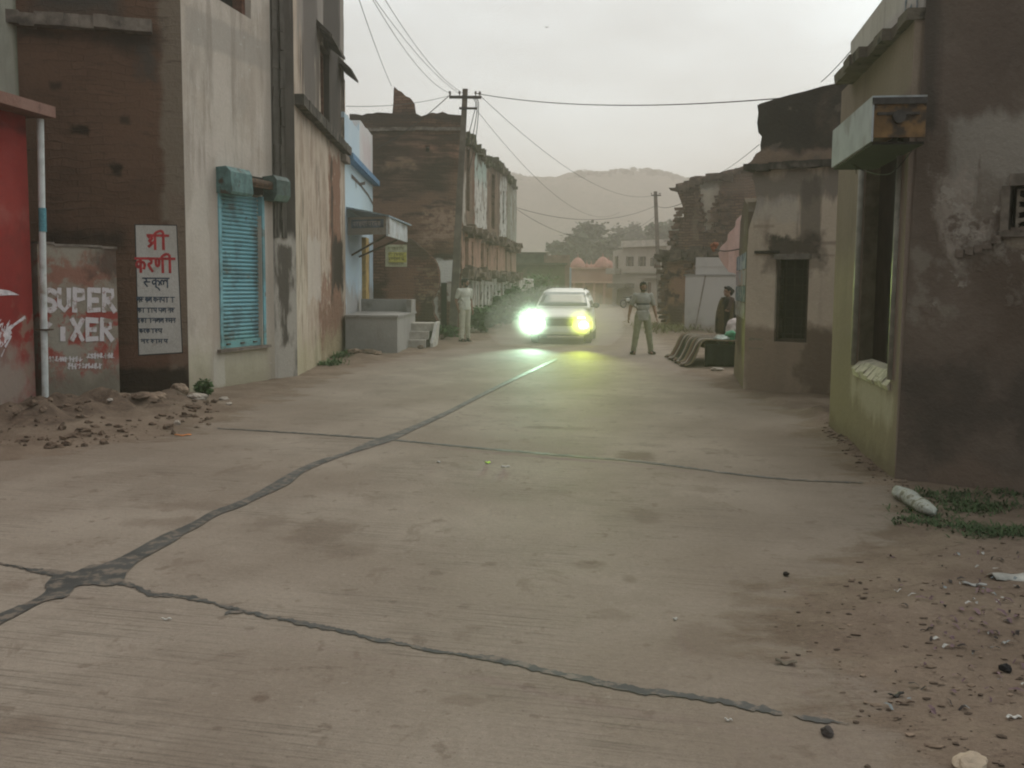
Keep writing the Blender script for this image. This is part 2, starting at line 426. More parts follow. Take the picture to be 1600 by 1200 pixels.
# tar filled joints
def tar_mat():
    n = N('tar'); o = n.obj()
    c = n.mix(n.ramp(n.noise(o, 4, 5), .35, .65), (.03, .03, .028), (.05, .048, .044))
    c = n.mix(n.math('MULTIPLY', n.ramp(n.noise(o, 11, 6, .7), .48, .6), .75), c, (.15, .117, .09))
    return n.bsdf(c, n.mix(n.noise(o, 5, 4), (.45, .45, .45), (.85, .85, .85)), n.bump(n.noise(o, 40, 4), .12, .006), .3)
M_TAR = tar_mat()
def strip(name, up, lo, lab, z=.005, jit=.016):
    up = smooth_line([g(*p, z) for p in up], 5); lo = smooth_line([g(*p, z) for p in lo], 5)
    def rs(L, n):
        acc = [0]
        for a, b in zip(L, L[1:]): acc.append(acc[-1] + (b - a).length)
        out = []; j = 0
        for k in range(n):
            t = acc[-1] * k / (n - 1)
            while j < len(L) - 2 and acc[j + 1] < t: j += 1
            out.append(L[j].lerp(L[j + 1], (t - acc[j]) / max(1e-9, acc[j + 1] - acc[j])))
        return out
    n = 700; A = rs(up, n); B = rs(lo, n); mb = MB()
    for i, (p, q) in enumerate(zip(A, B)):
        e = jit * (1.6 * mnoise.noise(p * 7) + 1.6 * mnoise.noise(p * 23) + 1.4 * mnoise.noise(p * 57)); e2 = jit * (1.6 * mnoise.noise(q * 7 + Vector((4, 4, 0))) + 1.6 * mnoise.noise(q * 23) + 1.4 * mnoise.noise(q * 57))
        p.y += e; q.y += e2; p.z = q.z = z
    for i in range(n - 1): mb.face([B[i], B[i + 1], A[i + 1], A[i]])
    o = mb.build(name, M_TAR); tag(o, lab, 'tar joint', 'tar joints in the road', 'structure'); return o
def centre_strip(name, pts, w, lab, z=.005):
    ws = [a * .72 for a in w]
    strip(name, [(p[0], p[1] - a / 2) for p, a in zip(pts, ws)], [(p[0], p[1] + a / 2) for p, a in zip(pts, ws)], lab, z, .012)
strip('tar_joint',
      [(-60, 988), (0, 958), (64, 930), (74, 908), (90, 897), (116, 893), (140, 883), (164, 880), (200, 864), (248, 838), (296, 818), (332, 798), (380, 780), (420, 758), (460, 735), (500, 718), (540, 706), (580, 688), (612, 678), (640, 667), (700, 641), (740, 620.5), (800, 591), (868, 559.5)],
      [(-60, 1004), (0, 975), (40, 954), (72, 938), (100, 934), (113, 922), (128, 913), (182, 913), (196, 900), (202, 890), (224, 872), (272, 846), (288, 834), (312, 822), (340, 805), (380, 790), (404, 778), (452, 756), (476, 737), (528, 715), (592, 695), (616, 687), (640, 675), (700, 647), (742, 625), (802, 595), (872, 562)],
      'long ragged tar joint running diagonally up the middle of the road', .0062, .013)
centre_strip('tar_joint', [(170, 906), (216, 918), (236, 927), (300, 934), (400, 959), (512, 980), (587, 998), (655, 1012), (730, 1024), (812, 1036), (850, 1048), (925, 1063), (1000, 1079), (1070, 1087), (1131, 1095), (1180, 1106), (1222, 1114)],
             [8, 10, 9, 8, 8, 9, 8, 6, 8, 14, 11, 13, 11, 9, 12, 10, 6], 'long tar joint crossing the nearest slab from the tar patch')
centre_strip('tar_joint', [(1240, 1117), (1270, 1123), (1300, 1127), (1332, 1131)], [4, 8, 8, 3], 'short tar joint ending in the sand at lower right')
centre_strip('tar_joint', [(340, 669), (460, 676), (590, 685), (740, 699), (900, 713), (1000, 721), (1200, 746), (1348, 754)], [2, 2.5, 3, 3, 3, 3, 3, 2], 'thin tar joint crossing the road beyond the nearest slab')
centre_strip('tar_joint', [(-60, 868), (0, 880), (40, 888), (76, 894), (112, 897)], [3, 3, 3, 11, 12], 'thin tar joint reaching the left frame edge')
centre_strip('tar_joint', [(352, 958), (362, 955), (374, 957), (382, 955)], [5, 9, 8, 2], 'small tar blob beside the near crossing joint')
# ------------------------------------------------------------------ left side of the street
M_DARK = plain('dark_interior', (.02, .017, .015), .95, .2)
M_SOOT = plain('sooty_concrete', (.055, .047, .04), .95, .35, 6, .4, dirt=(.12, .1, .085), dscale=3)
M_RUST = plain('rusty_iron', (.07, .045, .032), .8, .4, 20, .3, dirt=(.14, .07, .04), dscale=6)
M_SLAB = plain('weathered_slab', (.16, .13, .108), .95, .3, 7, .5, dirt=(.06, .05, .042), dscale=3)
SOOT = (.035, .03, .026)

# ---- tall grey house with the blue shutter
A = g(296, 614); B = g(430, 592); B2 = g(465, 588); C = g(541, 548)
GA = Plane(A, B); GS = Plane(B, B2); GB = Plane(B2, C)
A2 = XY(35, 10.65); SIDE = Plane(A, A2)
house = thing('plaster_house', A, 'tall grey plastered house with a light blue roller shutter and soot streaks', 'house', 'buildings along the left of the street')
ZT = 9.6
M_GREY = wall_mat('grey_plaster', (.42, .36, .305), (.50, .435, .375), [
    dict(rect=GA.rect(270, 545, 470, 640), col=(.37, .335, .235), soft=.35, amp=.35, scale=1.6, k=.75),
    dict(rect=GA.rect(270, 590, 470, 650), col=(.27, .24, .17), soft=.2, amp=.3, scale=2.5, k=.6),
    dict(col=(.31, .265, .22), scale=(2.0, .6, 1), lo=.5, hi=.64, k=.6), dict(col=(.40, .33, .27), scale=1.1, lo=.5, hi=.6, k=.5),
    dict(rect=GA.rect(290, 62, 431, 70), col=(.3, .27, .235), soft=.05, amp=.06, scale=3, k=.6),
    dict(rect=GA.rect(280, -300, 440, 300), col=(.24, .2, .165), scale=(3, .3, 1), soft=.3, amp=.3, brk=.55, bs=(3.4, .28, 1), k=.55), dict(rect=GA.rect(410, 0, 440, 600), col=(.25, .215, .18), soft=.12, amp=.2, scale=(3, .5, 1), k=.7),
    dict(col=(.6, .57, .52), scale=5.0, lo=.66, hi=.72, k=.5),
    dict(rect=GA.rect(332, 545, 352, 600), col=(.5, .46, .40), soft=.05, amp=.1, scale=(6, .8, 1), k=.6),
    dict(rect=GA.rect(325, 240, 345, 560), col=(.36, .3, .25), soft=.06, amp=.15, scale=(5, .8, 1), k=.5),
], bump=.3, streak=.25)
mb = MB()
sh = [GA.q(343, 300), GA.q(408, 303), GA.q(410, 541), GA.q(345, 546)]
upw = [GA.q(338, -90), GA.q(338, -3), GA.q(392, 30), GA.q(392, -65)]
facade(mb, GA, [(0, -.4), (GA.L, -.4), (GA.L, ZT), (0, ZT)], [sh, upw], .28)
mb.build('wall', M_GREY, house)
M_CHASE = wall_mat('blackened_plaster', (.075, .063, .054), (.045, .038, .033), [
    dict(rect=GS.rect(425, 372, 470, 640), col=(.40, .36, .31), soft=.15, amp=.5, scale=(3, .8, 1), k=.9),
    dict(rect=GS.rect(436, 385, 457, 540), col=(.075, .062, .052), soft=.06, amp=.3, scale=(4, 1.2, 1), k=.92),
    dict(col=(.2, .175, .15), scale=(9, .25, 1), lo=.56, hi=.7, k=.6)], streak=.4)
mb = MB(); facade(mb, GS, [(0, -.4), (GS.L, -.4), (GS.L, ZT), (0, ZT)], [], .28)
mb.build('wall', M_CHASE, house)
mb = MB()
for s0, s1, o1 in ((.03, .14, .02), (.2, .31, .032)):
    zc = GS.z(450, 372)
    while zc < ZT:
        pbox(mb, GS, s0, zc, s1, zc + .3, 0, o1, j=.011); zc += .305
mb.build('drain_chase', wall_mat('wet_black_plaster', (.055, .047, .04), (.10, .088, .076), [dict(col=(.03, .026, .022), scale=(12, .3, 1), lo=.5, hi=.62)], streak=.5), house)
PINK = (.46, .36, .295)
M_PINKP = wall_mat('tan_plaster', (.39, .315, .25), (.46, .38, .305), [
    dict(col=(.27, .2, .155), scale=(2.0, .8, 1), lo=.46, hi=.62, k=.75), dict(col=(.52, .44, .37), scale=(2.6, 1.0, 1), lo=.57, hi=.66, k=.35),
    dict(rect=GB.rect(463, -200, 541, 250), col=(.06, .052, .046), scale=(3.2, .35, 1), soft=.2, amp=.3, brk=.5, bs=(3.2, .3, 1), k=.85), dict(rect=GB.rect(463, 230, 541, 600), col=(.1, .08, .066), scale=(4, .35, 1), soft=.2, amp=.3, brk=.57, bs=(3.2, .6, 1), k=.75),
    dict(rect=GB.rect(463, -200, 541, 150), col=(.23, .205, .185), soft=.3, amp=.6, scale=(2, .5, 1), k=.9),
    dict(rect=GB.rect(473, -200, 496, 190), col=(.12, .105, .095), soft=.12, amp=.6, scale=(3, .5, 1), k=.95),
    dict(rect=GB.rect(505, -100, 533, 225), col=(.05, .043, .04), soft=.15, amp=.6, scale=(3, .5, 1), k=.92),
    dict(rect=GB.rect(466, 150, 541, 250), col=(.17, .14, .12), soft=.15, amp=.4, scale=(3, .6, 1), k=.6),
    dict(rect=GB.rect(514, 235, 534, 560), col=(.2, .105, .072), soft=.1, amp=.5, scale=2.6, brk=.36, k=.95, h=-1), dict(rect=GB.rect(500, 430, 520, 560), col=(.24, .14, .1), soft=.15, amp=.5, scale=2.6, brk=.45, k=.9, h=-1),
    dict(rect=GB.rect(520, 370, 536, 450), col=(.03, .024, .02), soft=.12, amp=.4, scale=3, k=.95, h=-.6),
    dict(rect=GB.rect(516, 240, 522, 480), col=(.06, .045, .036), soft=.06, amp=.3, scale=3, k=.9),
    dict(rect=GB.rect(500, 480, 545, 580), col=(.2, .12, .085), soft=.2, amp=.7, scale=2.4, brk=.46, h=-1),
    dict(rect=GB.rect(480, 370, 502, 470), col=(.45, .4, .35), soft=.05, amp=.2, scale=2, k=.7),
    dict(rect=GB.rect(460, 545, 545, 600), col=(.36, .33, .2), soft=.3, amp=.5, scale=2, k=.5)], streak=.35, bump=.5)
w1 = [GB.q(500, 62), GB.q(514, 75), GB.q(514, 152), GB.q(500, 138)]
w2 = [GB.q(532.5, 116), GB.q(539, 121), GB.q(539, 196), GB.q(532.5, 188)]
w1 = [(w1[0][0], 4.95), (w1[1][0], 4.95), (w1[1][0], 6.35), (w1[0][0], 6.35)]; w2 = [(w2[0][0], 4.95), (w2[1][0], 4.95), (w2[1][0], 6.35), (w2[0][0], 6.35)]
mb = MB()
o_ = [(0, -.4), (GB.L - .02, -.4)] + rag([(GB.L, -.1), (GB.L, ZT)], .25, .03, seed=3)[1:] + [(0, ZT)]
facade(mb, GB, o_, [w1, w2], .3)
mb.build('wall', M_PINKP, house)
M_BRNWALL = wall_mat('mud_brick', (.125, .07, .047), (.094, .053, .036), [
    dict(rect=SIDE.rect(236, -400, 300, 345), col=(.17, .13, .098), soft=.06, amp=.14, scale=1.8),
    dict(rect=SIDE.rect(262, 300, 300, 640), col=(.165, .12, .09), soft=.05, amp=.12, scale=1.8),
    dict(rect=SIDE.rect(30, 40, 245, 75), col=(.04, .031, .026), soft=.14, amp=.25, scale=1.6, k=.85),  # shade below the ledge, painted into the wall colour
    dict(rect=SIDE.rect(30, -400, 190, 28), col=(.06, .052, .045), soft=.2, amp=.2, scale=1.6),
    dict(rect=SIDE.rect(60, 355, 200, 390), col=(.025, .018, .015), soft=.2, amp=.3, scale=1.8, k=.9),
    dict(rect=SIDE.rect(218, 70, 246, 130), col=(.06, .055, .05), soft=.08, amp=.2, scale=3, k=.7),
    dict(rect=SIDE.rect(180, 572, 296, 640), col=(.022, .014, .011), soft=.07, amp=.16, scale=2.5, k=.92),  # void and shadow at the wall foot, painted dark
    dict(rect=SIDE.rect(150, 540, 296, 572), col=(.14, .065, .045), soft=.05, amp=.2, scale=2, k=.5),
    dict(rect=SIDE.rect(111, 197, 137, 210), col=(.025, .015, .01), soft=.04, amp=.08, scale=5),
    dict(rect=SIDE.rect(172, 258, 190, 276), col=(.025, .015, .01), soft=.04, amp=.08, scale=5),
    dict(rect=SIDE.rect(78, 128, 96, 139), col=(.03, .02, .015), soft=.05, amp=.08, scale=5, k=.8),
    dict(rect=SIDE.rect(188, 183, 200, 192), col=(.03, .02, .015), soft=.04, amp=.08, scale=5, k=.8),
    dict(col=(.06, .038, .028), scale=(2.0, 9, 1), lo=.56, hi=.66, k=.5)],
    bump=.7, brick=dict(w=.34, h=.1, k=.38, m=.01, wob=.2, ps=.9, lo=.35, hi=.6, mc=(.6, .6, .6)))
mb = MB(); facade(mb, SIDE, [(.004, -.4), (5.2, -.4), (5.2, ZT), (.25 + .004, ZT)] if False else [(.004, -.4), (6.5, -.4), (6.5, ZT), (.004, ZT)], [], .28)
mb.build('wall', M_BRNWALL, house)
mb = MB()
s0, z0 = SIDE.q(238, 46); s1, z1 = SIDE.q(28, 40)
L = rag([(s0, (z0 + z1) / 2), (s1 + 2, (z0 + z1) / 2)], .18, .03, seed=5)
for a, b in zip(L, L[1:]): pbox(mb, SIDE, a[0], a[1] - .04, b[0], a[1] + .13, -.1, .2 + .06 * mnoise.noise(Vector((a[0] * 3, 1, 2))))
mb.build('ledge', M_SLAB, house)
# body behind the fronts
mb = MB()
def back(P, s, z=0): return P.w(s, z, -.285)
foot = [SIDE.w(.35, 0, -.285), GA.w(.3, 0, -.285), GA.w(GA.L, 0, -.285), GB.w(.1, 0, -.285), GB.w(GB.L - .05, 0, -.285), C + Vector((-7, .1, 0)), SIDE.w(6.5, 0, -.285)]
foot = [(p.x, p.y) for p in (GA.w(.29, 0, -.285), GA.w(GA.L, 0, -.285), GB.w(.05, 0, -.285), GB.w(GB.L - .06, 0, -.285), C + Vector((-7, -.06, 0)), SIDE.w(6.4, 0, -.285))]
mb.prism(foot, -.3, ZT - .05); mb.build('house_body', M_SOOT, house)
mb = MB(); mb.prism([(p[0], p[1]) for p in (A + Vector((-.3, -.15, 0)), B + Vector((.15, -.1, 0)), B2 + Vector((.2, 0, 0)), C + Vector((.2, .1, 0)), C + Vector((-7.2, .1, 0)), A2 + Vector((-3, -.1, 0)))], ZT, ZT + .14)
mb.build('roof', M_SLAB, house)
# shutter
M_SHUT = wall_mat('blue_shutter_paint', (.16, .34, .385), (.20, .39, .43), [
    dict(col=(.12, .25, .27), scale=(3, .8, 1), lo=.52, hi=.7, k=.5), dict(rect=GA.rect(340, 522, 415, 560), col=(.15, .33, .31), soft=.15, amp=.2, scale=3, k=.7),
    dict(rect=GA.rect(400, 300, 412, 545), col=(.11, .2, .22), soft=.05, amp=.1, scale=3, k=.5), dict(col=(.1, .075, .055), scale=11, lo=.62, hi=.68, k=.7), dict(col=(.1, .15, .15), scale=2.2, lo=.48, hi=.62, k=.6), dict(col=(.14, .12, .09), scale=(1.5, 3, 1), lo=.58, hi=.66, k=.6)], rough=.65, bump=.1)
mb = MB(); sa, sb = sh[0][0] - .02, sh[1][0] + .03; zb, zt = GA.z(345, 533), GA.z(343, 297)
NS = 36; prof = []
for i in range(NS):
    for k in range(4): prof.append((zb + (zt - zb) * (i + k / 4) / NS, (-.09, -.065, -.058, -.068)[k]))
for (za, oa), (zc, oc) in zip(prof, prof[1:]):
    mb.face([GA.w(sa, za, oa), GA.w(sb, za, oa), GA.w(sb, zc, oc), GA.w(sa, zc, oc)], [(sa, za), (sb, za), (sb, zc), (sa, zc)])
shut = mb.build('shutter', M_SHUT, house)
mb = MB(); pbox(mb, GA, sa, zb - .12, sb, zb, -.1, -.03)
for q in (.18, .5, .8): pbox(mb, GA, sa + (sb - sa) * q - .05, zb - .07, sa + (sb - sa) * q + .05, zb - .05, -.03, -.012, 1)
mb.build('bottom_rail', [M_SHUT, M_RUST], shut)
for q in (0, 1):
    mb = MB(); s = (sa + .0, sb - .0)[q]; pbox(mb, GA, s - .035, zb - .12, s + .035, zt, -.06, .02); mb.build('guide_rail', M_SHUT, shut)
mb = MB(); pbox(mb, GA, sa - .12, zb - .17, sb + .1, zb - .125, -.1, .07, j=.006); mb.build('sill', M_SLAB, house)
# roller hood : intact cover on the left, torn middle, drum bracket on the right
M_HOOD = plain('teal_hood_paint', (.085, .15, .145), .6, .3, 9, .15, dirt=(.06, .045, .035), dscale=7, dlo=.55, dhi=.65)
mb = MB(); z0 = GA.z(345, 302); z1 = GA.z(345, 262); hs = GA.s(375, 280)
s_l = GA.s(338, 300)
for a, b, c, d in ((s_l, hs, 0, .26),):
    pr = [(0, z1), (.17, z1 + .01), (.25, z1 - .07), (.27, z0 + .02), (.24, z0 - .02), (0, z0)]
    n_ = len(pr)
    for s in (a, b): mb.face([GA.w(s - (.06 if s == b and p[0] > .2 else 0), p[1], p[0]) for p in pr])
    for i in range(n_ - 1):
        p, q = pr[i], pr[i + 1]
        e0 = (.06 if p[0] > .2 else 0); e1 = (.06 if q[0] > .2 else 0)
        mb.face([GA.w(a, p[1], p[0]), GA.w(b - e0, p[1], p[0]), GA.w(b - e1, q[1], q[0]), GA.w(a, q[1], q[0])])
hood = mb.build('shutter_hood', M_HOOD, house)
mb = MB(); dz = GA.z(410, 292); e = GA.s(432, 290)
mb.tube([GA.w(hs - .1, dz + .02, .13), GA.w(GA.s(412, 290), dz + .02, .13)], [.07, .07], 12); mb.tube([GA.w(hs - .1, dz - .05, .17), GA.w(e - .02, dz - .03, .2)], .012, 6)
mb.build('roller_drum', M_RUST, hood)
mb = MB()
pr = [(0, GA.z(415, 277)), (.2, GA.z(415, 275)), (.26, GA.z(415, 282)), (.26, GA.z(415, 305)), (.2, GA.z(415, 314)), (0, GA.z(415, 314))]
sA, sB = GA.s(410, 290), e
for s in (sA, sB): mb.face([GA.w(s, p[1], p[0]) for p in pr])
for p, q in zip(pr, pr[1:]): mb.face([GA.w(sA, p[1], p[0]), GA.w(sB, p[1], p[0]), GA.w(sB, q[1], q[0]), GA.w(sA, q[1], q[0])])
mb.build('drum_bracket', plain('dark_green_paint', (.06, .085, .078), .6, .3, 9, .2, dirt=(.05, .035, .025)), hood)
mb = MB(); pbox(mb, GA, hs - .03, GA.z(380, 300), sA, GA.z(380, 272), -.02, .02, j=.01); mb.build('torn_hood_lining', M_DARK, hood)
# windows, sunshades, ledge on the upper floor
M_FRAME = plain('red_brown_frame', (.13, .06, .042), .7, .3, 12, .2)
for hole in (w1, w2):
    mb = MB(); s0, s1 = hole[0][0], hole[1][0]; z0, z1 = hole[0][1], hole[2][1]
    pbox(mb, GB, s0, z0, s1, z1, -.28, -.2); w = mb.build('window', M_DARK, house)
    mb = MB()
    for a, b in ((s0, s0 + .09), (s1 - .09, s1), ((s0 + s1) / 2 - .03, (s0 + s1) / 2 + .03)): pbox(mb, GB, a, z0, b, z1, -.2, -.12)
    pbox(mb, GB, s0 + .09, z1 - .09, s1 - .09, z1, -.2, -.125); pbox(mb, GB, s0 + .09, z0, s1 - .09, z0 + .09, -.2, -.125)
    mb.build('window_frame', M_FRAME, w)
s0, s1 = [a[0] for a in upw][0:3:2]; z0, z1 = min(p[1] for p in upw), max(p[1] for p in upw)
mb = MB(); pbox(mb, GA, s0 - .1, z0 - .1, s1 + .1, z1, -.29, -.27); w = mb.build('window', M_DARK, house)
mb = MB(); pbox(mb, GA, s1 - .09, z0, s1 - .004, z1 - .1, -.27, -.1); pbox(mb, GA, s0, z0 + .2, s0 + .08, z1 - .1, -.27, -.1); pbox(mb, GA, s0 + .08, z1 - .2, s1 - .09, z1 - .1, -.27, -.1); mb.build('window_frame', M_FRAME, w)
for hole, ext in ((w1, .3), (w2, .1)):
    mb = MB(); s0, s1 = hole[0][0] - .45, hole[1][0] + ext; z = 6.42
    pr = [(0, z + .22), (.3, z - .06), (.3, z - .12), (0, z + .1)]
    for i in range(4):
        p, q = pr[i], pr[(i + 1) % 4]; mb.face([GB.w(s0, p[1], p[0]), GB.w(s1, p[1], p[0]), GB.w(s1, q[1], q[0]), GB.w(s0, q[1], q[0])])
    for s in (s0, s1): mb.face([GB.w(s, p[1], p[0]) for p in pr])
    mb.build('sunshade', M_SOOT, house)
mb = MB(); zl = 4.68
L = rag([(.02, zl), (GB.L + .06, zl)], .2, .012, seed=8)
for a, b in zip(L, L[1:]): pbox(mb, GB, a[0], a[1] - .09, b[0], a[1] + .09, -.05, .16 + .02 * mnoise.noise(Vector((a[0] * 4, 3, 1))))
mb.build('ledge', M_SOOT, house)
mb = MB(); pbox(mb, GB, GB.L - .75, zl - .3, GB.L + .02, zl - .14, -.02, .12, j=.02); mb.build('ledge_end', M_SLAB, house)

# ---- painted school notice on the brown wall
def notice_plane(): return SIDE
NP = SIDE
DEV = {  # hand lettered strokes in a unit box, headline at y=1
 'ka': [[(.5, 1), (.5, 0)], [(.5, .72), (.25, .78), (.06, .58), (.2, .34), (.5, .5)], [(.5, .62), (.78, .74), (.96, .52), (.86, .26)]],
 'ra': [[(.3, 1), (.62, .86), (.6, .66), (.3, .56), (.72, .06)]],
 'nna': [[(.06, 1), (.06, .62), (.2, .44), (.4, .55), (.42, 1)], [(.82, 1), (.82, 0)]],
 'ii': [[(.55, 1), (.55, 0)], [(.55, 1), (.5, 1.25), (.2, 1.34), (-.25, 1.2), (-.4, 1.05)]],
 'shra': [[(.06, .86), (.3, .98), (.38, .76), (.1, .6), (.26, .5)], [(.05, .18), (.72, .6)], [(.72, 1), (.72, 0)]],
 'shalf': [[(.15, 1), (.4, .84), (.36, .64), (.12, .56), (.5, .1)], [(.3, .58), (.8, .6)]],
 'kuu': [[(.5, 1), (.5, .05)], [(.5, .72), (.25, .78), (.06, .58), (.2, .34), (.5, .5)], [(.5, .62), (.78, .74), (.96, .52), (.86, .26)], [(.5, .05), (.8, -.1), (.95, -.3)]],
 'la': [[(.86, 1), (.86, 0)], [(.1, .3), (.02, .6), (.2, .78), (.4, .6), (.36, .35)], [(.4, .62), (.6, .8), (.84, .62)]],
 'ma': [[(.12, 1), (.12, .2), (.04, .3)], [(.12, .5), (.8, .5)], [(.8, 1), (.8, 0)]],
 'na': [[(.05, .5), (.2, .62), (.75, .58)], [(.78, 1), (.78, 0)]],
 'aa': [[(.5, 1), (.5, 0)]],
 'pa': [[(.1, 1), (.12, .55), (.35, .4), (.75, .45)], [(.78, 1), (.78, 0)]],
}
def dev_word(mb, P, word, s, z, h, wd, width, off, mi=0, sgn=1, head=True):
    """letters advance in the reading direction; sgn flips s when s runs the other way"""
    n = len(word)
    for i, ch in enumerate(word):
        for st in DEV[ch]:
            pts = [(s + sgn * (i + p[0] * .92) * wd, z + p[1] * h) for p in st]
            pts = [tuple(p) for p in smooth_line([Vector((a, b, 0)) for a, b in pts], 4)] if len(pts) > 2 else pts
            ribbon(mb, P, pts, width, off, mi, .12)
            off += .00012
    if head: ribbon(mb, P, [(s - sgn * .06 * wd, z + h), (s + sgn * n * wd, z + h)], width, off + .0003, mi, .1)
sgn = 1 if SIDE.s(250, 450) > SIDE.s(220, 450) else -1
M_NOTE = wall_mat('whitewash', (.47, .435, .395), (.38, .345, .305), [dict(col=(.29, .235, .195), scale=4.0, lo=.6, hi=.7, k=.5), dict(col=(.33, .29, .25), scale=(8, 1, 1), lo=.52, hi=.68, k=.4)], bump=.5)
qa, qb, qc, qd = [NP.q(*p) for p in ((211, 351), (276, 352), (285, 551), (217, 555))]
mb = MB(); mb.face([NP.w(*p, .006) for p in (qd, qc, qb, qa)], [qd, qc, qb, qa])
notice = mb.build('painted_notice', M_NOTE, house)
M_RED = plain('red_lettering', (.36, .035, .04), .8, .3, 20, .2); M_BLUE = plain('blue_black_lettering', (.045, .06, .085), .8, .4, 25, .2); M_BLK = plain('black_border_paint', (.03, .03, .032), .8, .3)
mb = MB()
for a, b in ((qa, qb), (qd, qc), (qb, qc), (qa, qd)): ribbon(mb, NP, [a, ((a[0] + b[0]) / 2, (a[1] + b[1]) / 2), b], .014, .0075, 0, .15)
mb.build('notice_border', M_BLK, notice)
mb = MB(); px = (NP.s(276, 400) - NP.s(211, 400)) * sgn / 65  # metres per photo pixel
dev_word(mb, NP, ['shra', 'ii'], NP.s(232, 380), NP.z(240, 389), 22 * px, 15.5 * px, 4.2 * px, .009, 0, sgn)
dev_word(mb, NP, ['ka', 'ra', 'nna', 'ii'], NP.s(213, 420), NP.z(240, 425), 22 * px, 15 * px, 4.2 * px, .009, 0, sgn)
mb.build('lettering', M_RED, notice)
mb = MB()
dev_word(mb, NP, ['shalf', 'kuu', 'la'], NP.s(224, 445), NP.z(240, 449), 15 * px, 13.5 * px, 2.4 * px, .009, 0, sgn)
rows = [(214, 468, 8, 62), (215, 484, 7, 62), (215, 500, 7, 60), (218, 516, 6.5, 46), (221, 532, 6, 44)]
rk = random.Random(4); ks = ['ka', 'ra', 'ma', 'na', 'aa', 'pa', 'la', 'shalf']
for u, v, h, w in rows:
    x = u
    while x < u + w - 8:
        k = rk.randint(2, 4); wd = rk.uniform(5.0, 6.2); k = min(k, int((u + w - x) / wd))
        if k < 1: break
        dev_word(mb, NP, [rk.choice(ks) for _ in range(k)], NP.s(x, v), NP.z(240, v + 4), h * px, wd * px, 1.7 * px, .009, 0, sgn)
        x += k * wd + 2.5
mb.build('lettering', M_BLUE, notice)

# ---- red shop at the left edge
Rp = g(57, 638); rd = Vector((220 / F, 1, 0)).normalized()
RS = Plane(Rp, Rp - rd * 7.5)
shop = thing('painted_shop', Rp, 'red painted shop front with brush strokes of white and a tiled eave', 'shop', 'buildings along the left of the street')
M_REDW = wall_mat('red_wall_paint', (.21, .028, .026), (.265, .042, .036), [
    dict(rect=RS.rect(-400, 590, 60, 700), col=(.24, .2, .165), soft=.2, amp=.5, scale=1.8, k=.9),
    dict(rect=RS.rect(32, 490, 60, 600), col=(.22, .16, .12), soft=.08, amp=.5, scale=3.5, brk=.5, k=.7),
    dict(rect=RS.rect(-200, 140, 60, 212), col=(.05, .015, .014), soft=.08, amp=.1, scale=2, k=.75),  # shadow of the eave, painted into the wall colour
    dict(rect=RS.rect(-10, 325, 40, 345), col=(.33, .12, .1), soft=.1, amp=.3, scale=3, k=.4),
    dict(rect=RS.rect(47, 150, 62, 700), col=(.06, .02, .018), soft=.03, amp=.06, scale=2, k=.85),
    dict(col=(.15, .03, .027), scale=2.5, lo=.52, hi=.7, k=.5)], rough=.75, bump=.25)
mb = MB(); facade(mb, RS, [(0, -.4), (7.5, -.4), (7.5, RS.shift(.3).z(88, 184) + .01), (0, RS.shift(.3).z(88, 184) + .01)], [], .25); mb.build('wall', M_REDW, shop)
EV = RS.shift(.3); es_, ez_ = EV.q(88, 184); mb = MB(); pbox(mb, RS, es_, ez_, 7.5, ez_ + .13, -1.0, .3, j=.008)
mb.build('eave', wall_mat('eave_tiles', (.21, .115, .09), (.26, .16, .13), [dict(col=(.4, .36, .33), scale=7.0, lo=.64, hi=.7, k=.6), dict(col=(.1, .06, .05), scale=4.0, lo=.58, hi=.68, k=.6)], bump=.6), shop)
UW = RS.shift(-.9)
su = UW.s(33, 150)
M_UPW = wall_mat('greenish_grey_plaster', (.33, .315, .255), (.27, .255, .21), [dict(col=(.2, .19, .155), scale=(2, .7, 1), lo=.5, hi=.66, k=.7), dict(rect=(su - .05, 3.5, su + .09, 9), col=(.09, .1, .06), soft=.05, amp=.06, scale=3, k=.7)], streak=.3)
mb = MB(); facade(mb, UW, [(su, 3.8), (7.5, 3.8), (7.5, 8), (su, 8)], [], .25); mb.build('upper_wall', M_UPW, shop)
fb = [RS.w(.02, 0, -.255), RS.w(7.5, 0, -.255), RS.w(7.5, 0, -5), RS.w(.02, 0, -5)]
mb = MB(); mb.prism([(p.x, p.y) for p in fb], -.3, 3.6); mb.build('house_body', M_SOOT, shop)
fb = [UW.w(su + .02, 0, -.255), UW.w(7.5, 0, -.255), UW.w(7.5, 0, -4), UW.w(su + .02, 0, -4)]
mb = MB(); mb.prism([(p.x, p.y) for p in fb], 3.8, 7.95); mb.build('upper_body', M_SOOT, shop)
M_WPAINT = plain('white_brush_paint', (.52, .47, .48), .8, .25, 14, .2, dirt=(.28, .09, .08), dscale=9, dlo=.54, dhi=.62)
mb = MB()
poly = [RS.q(*p) for p in ((-22, 450), (0, 452), (14, 454), (30, 461), (16, 461), (0, 462), (-22, 466))]
mb.face([RS.w(*p, .005) for p in poly], poly)
ribbon(mb, RS, [RS.q(-8, 530), RS.q(8, 520), RS.q(22, 507), RS.q(38, 496)], .035, .005, 0, .5)
for i in range(26):
    u = random.uniform(-14, 14); v = random.uniform(505, 560); u = u * (1 - (v - 505) / 110)
    ribbon(mb, RS, [RS.q(u, v), RS.q(u + random.uniform(2, 9), v - random.uniform(4, 14))], random.uniform(.015, .05), .0052 + i * .0002, 0, .5)
mb.build('brush_strokes', M_WPAINT, shop)

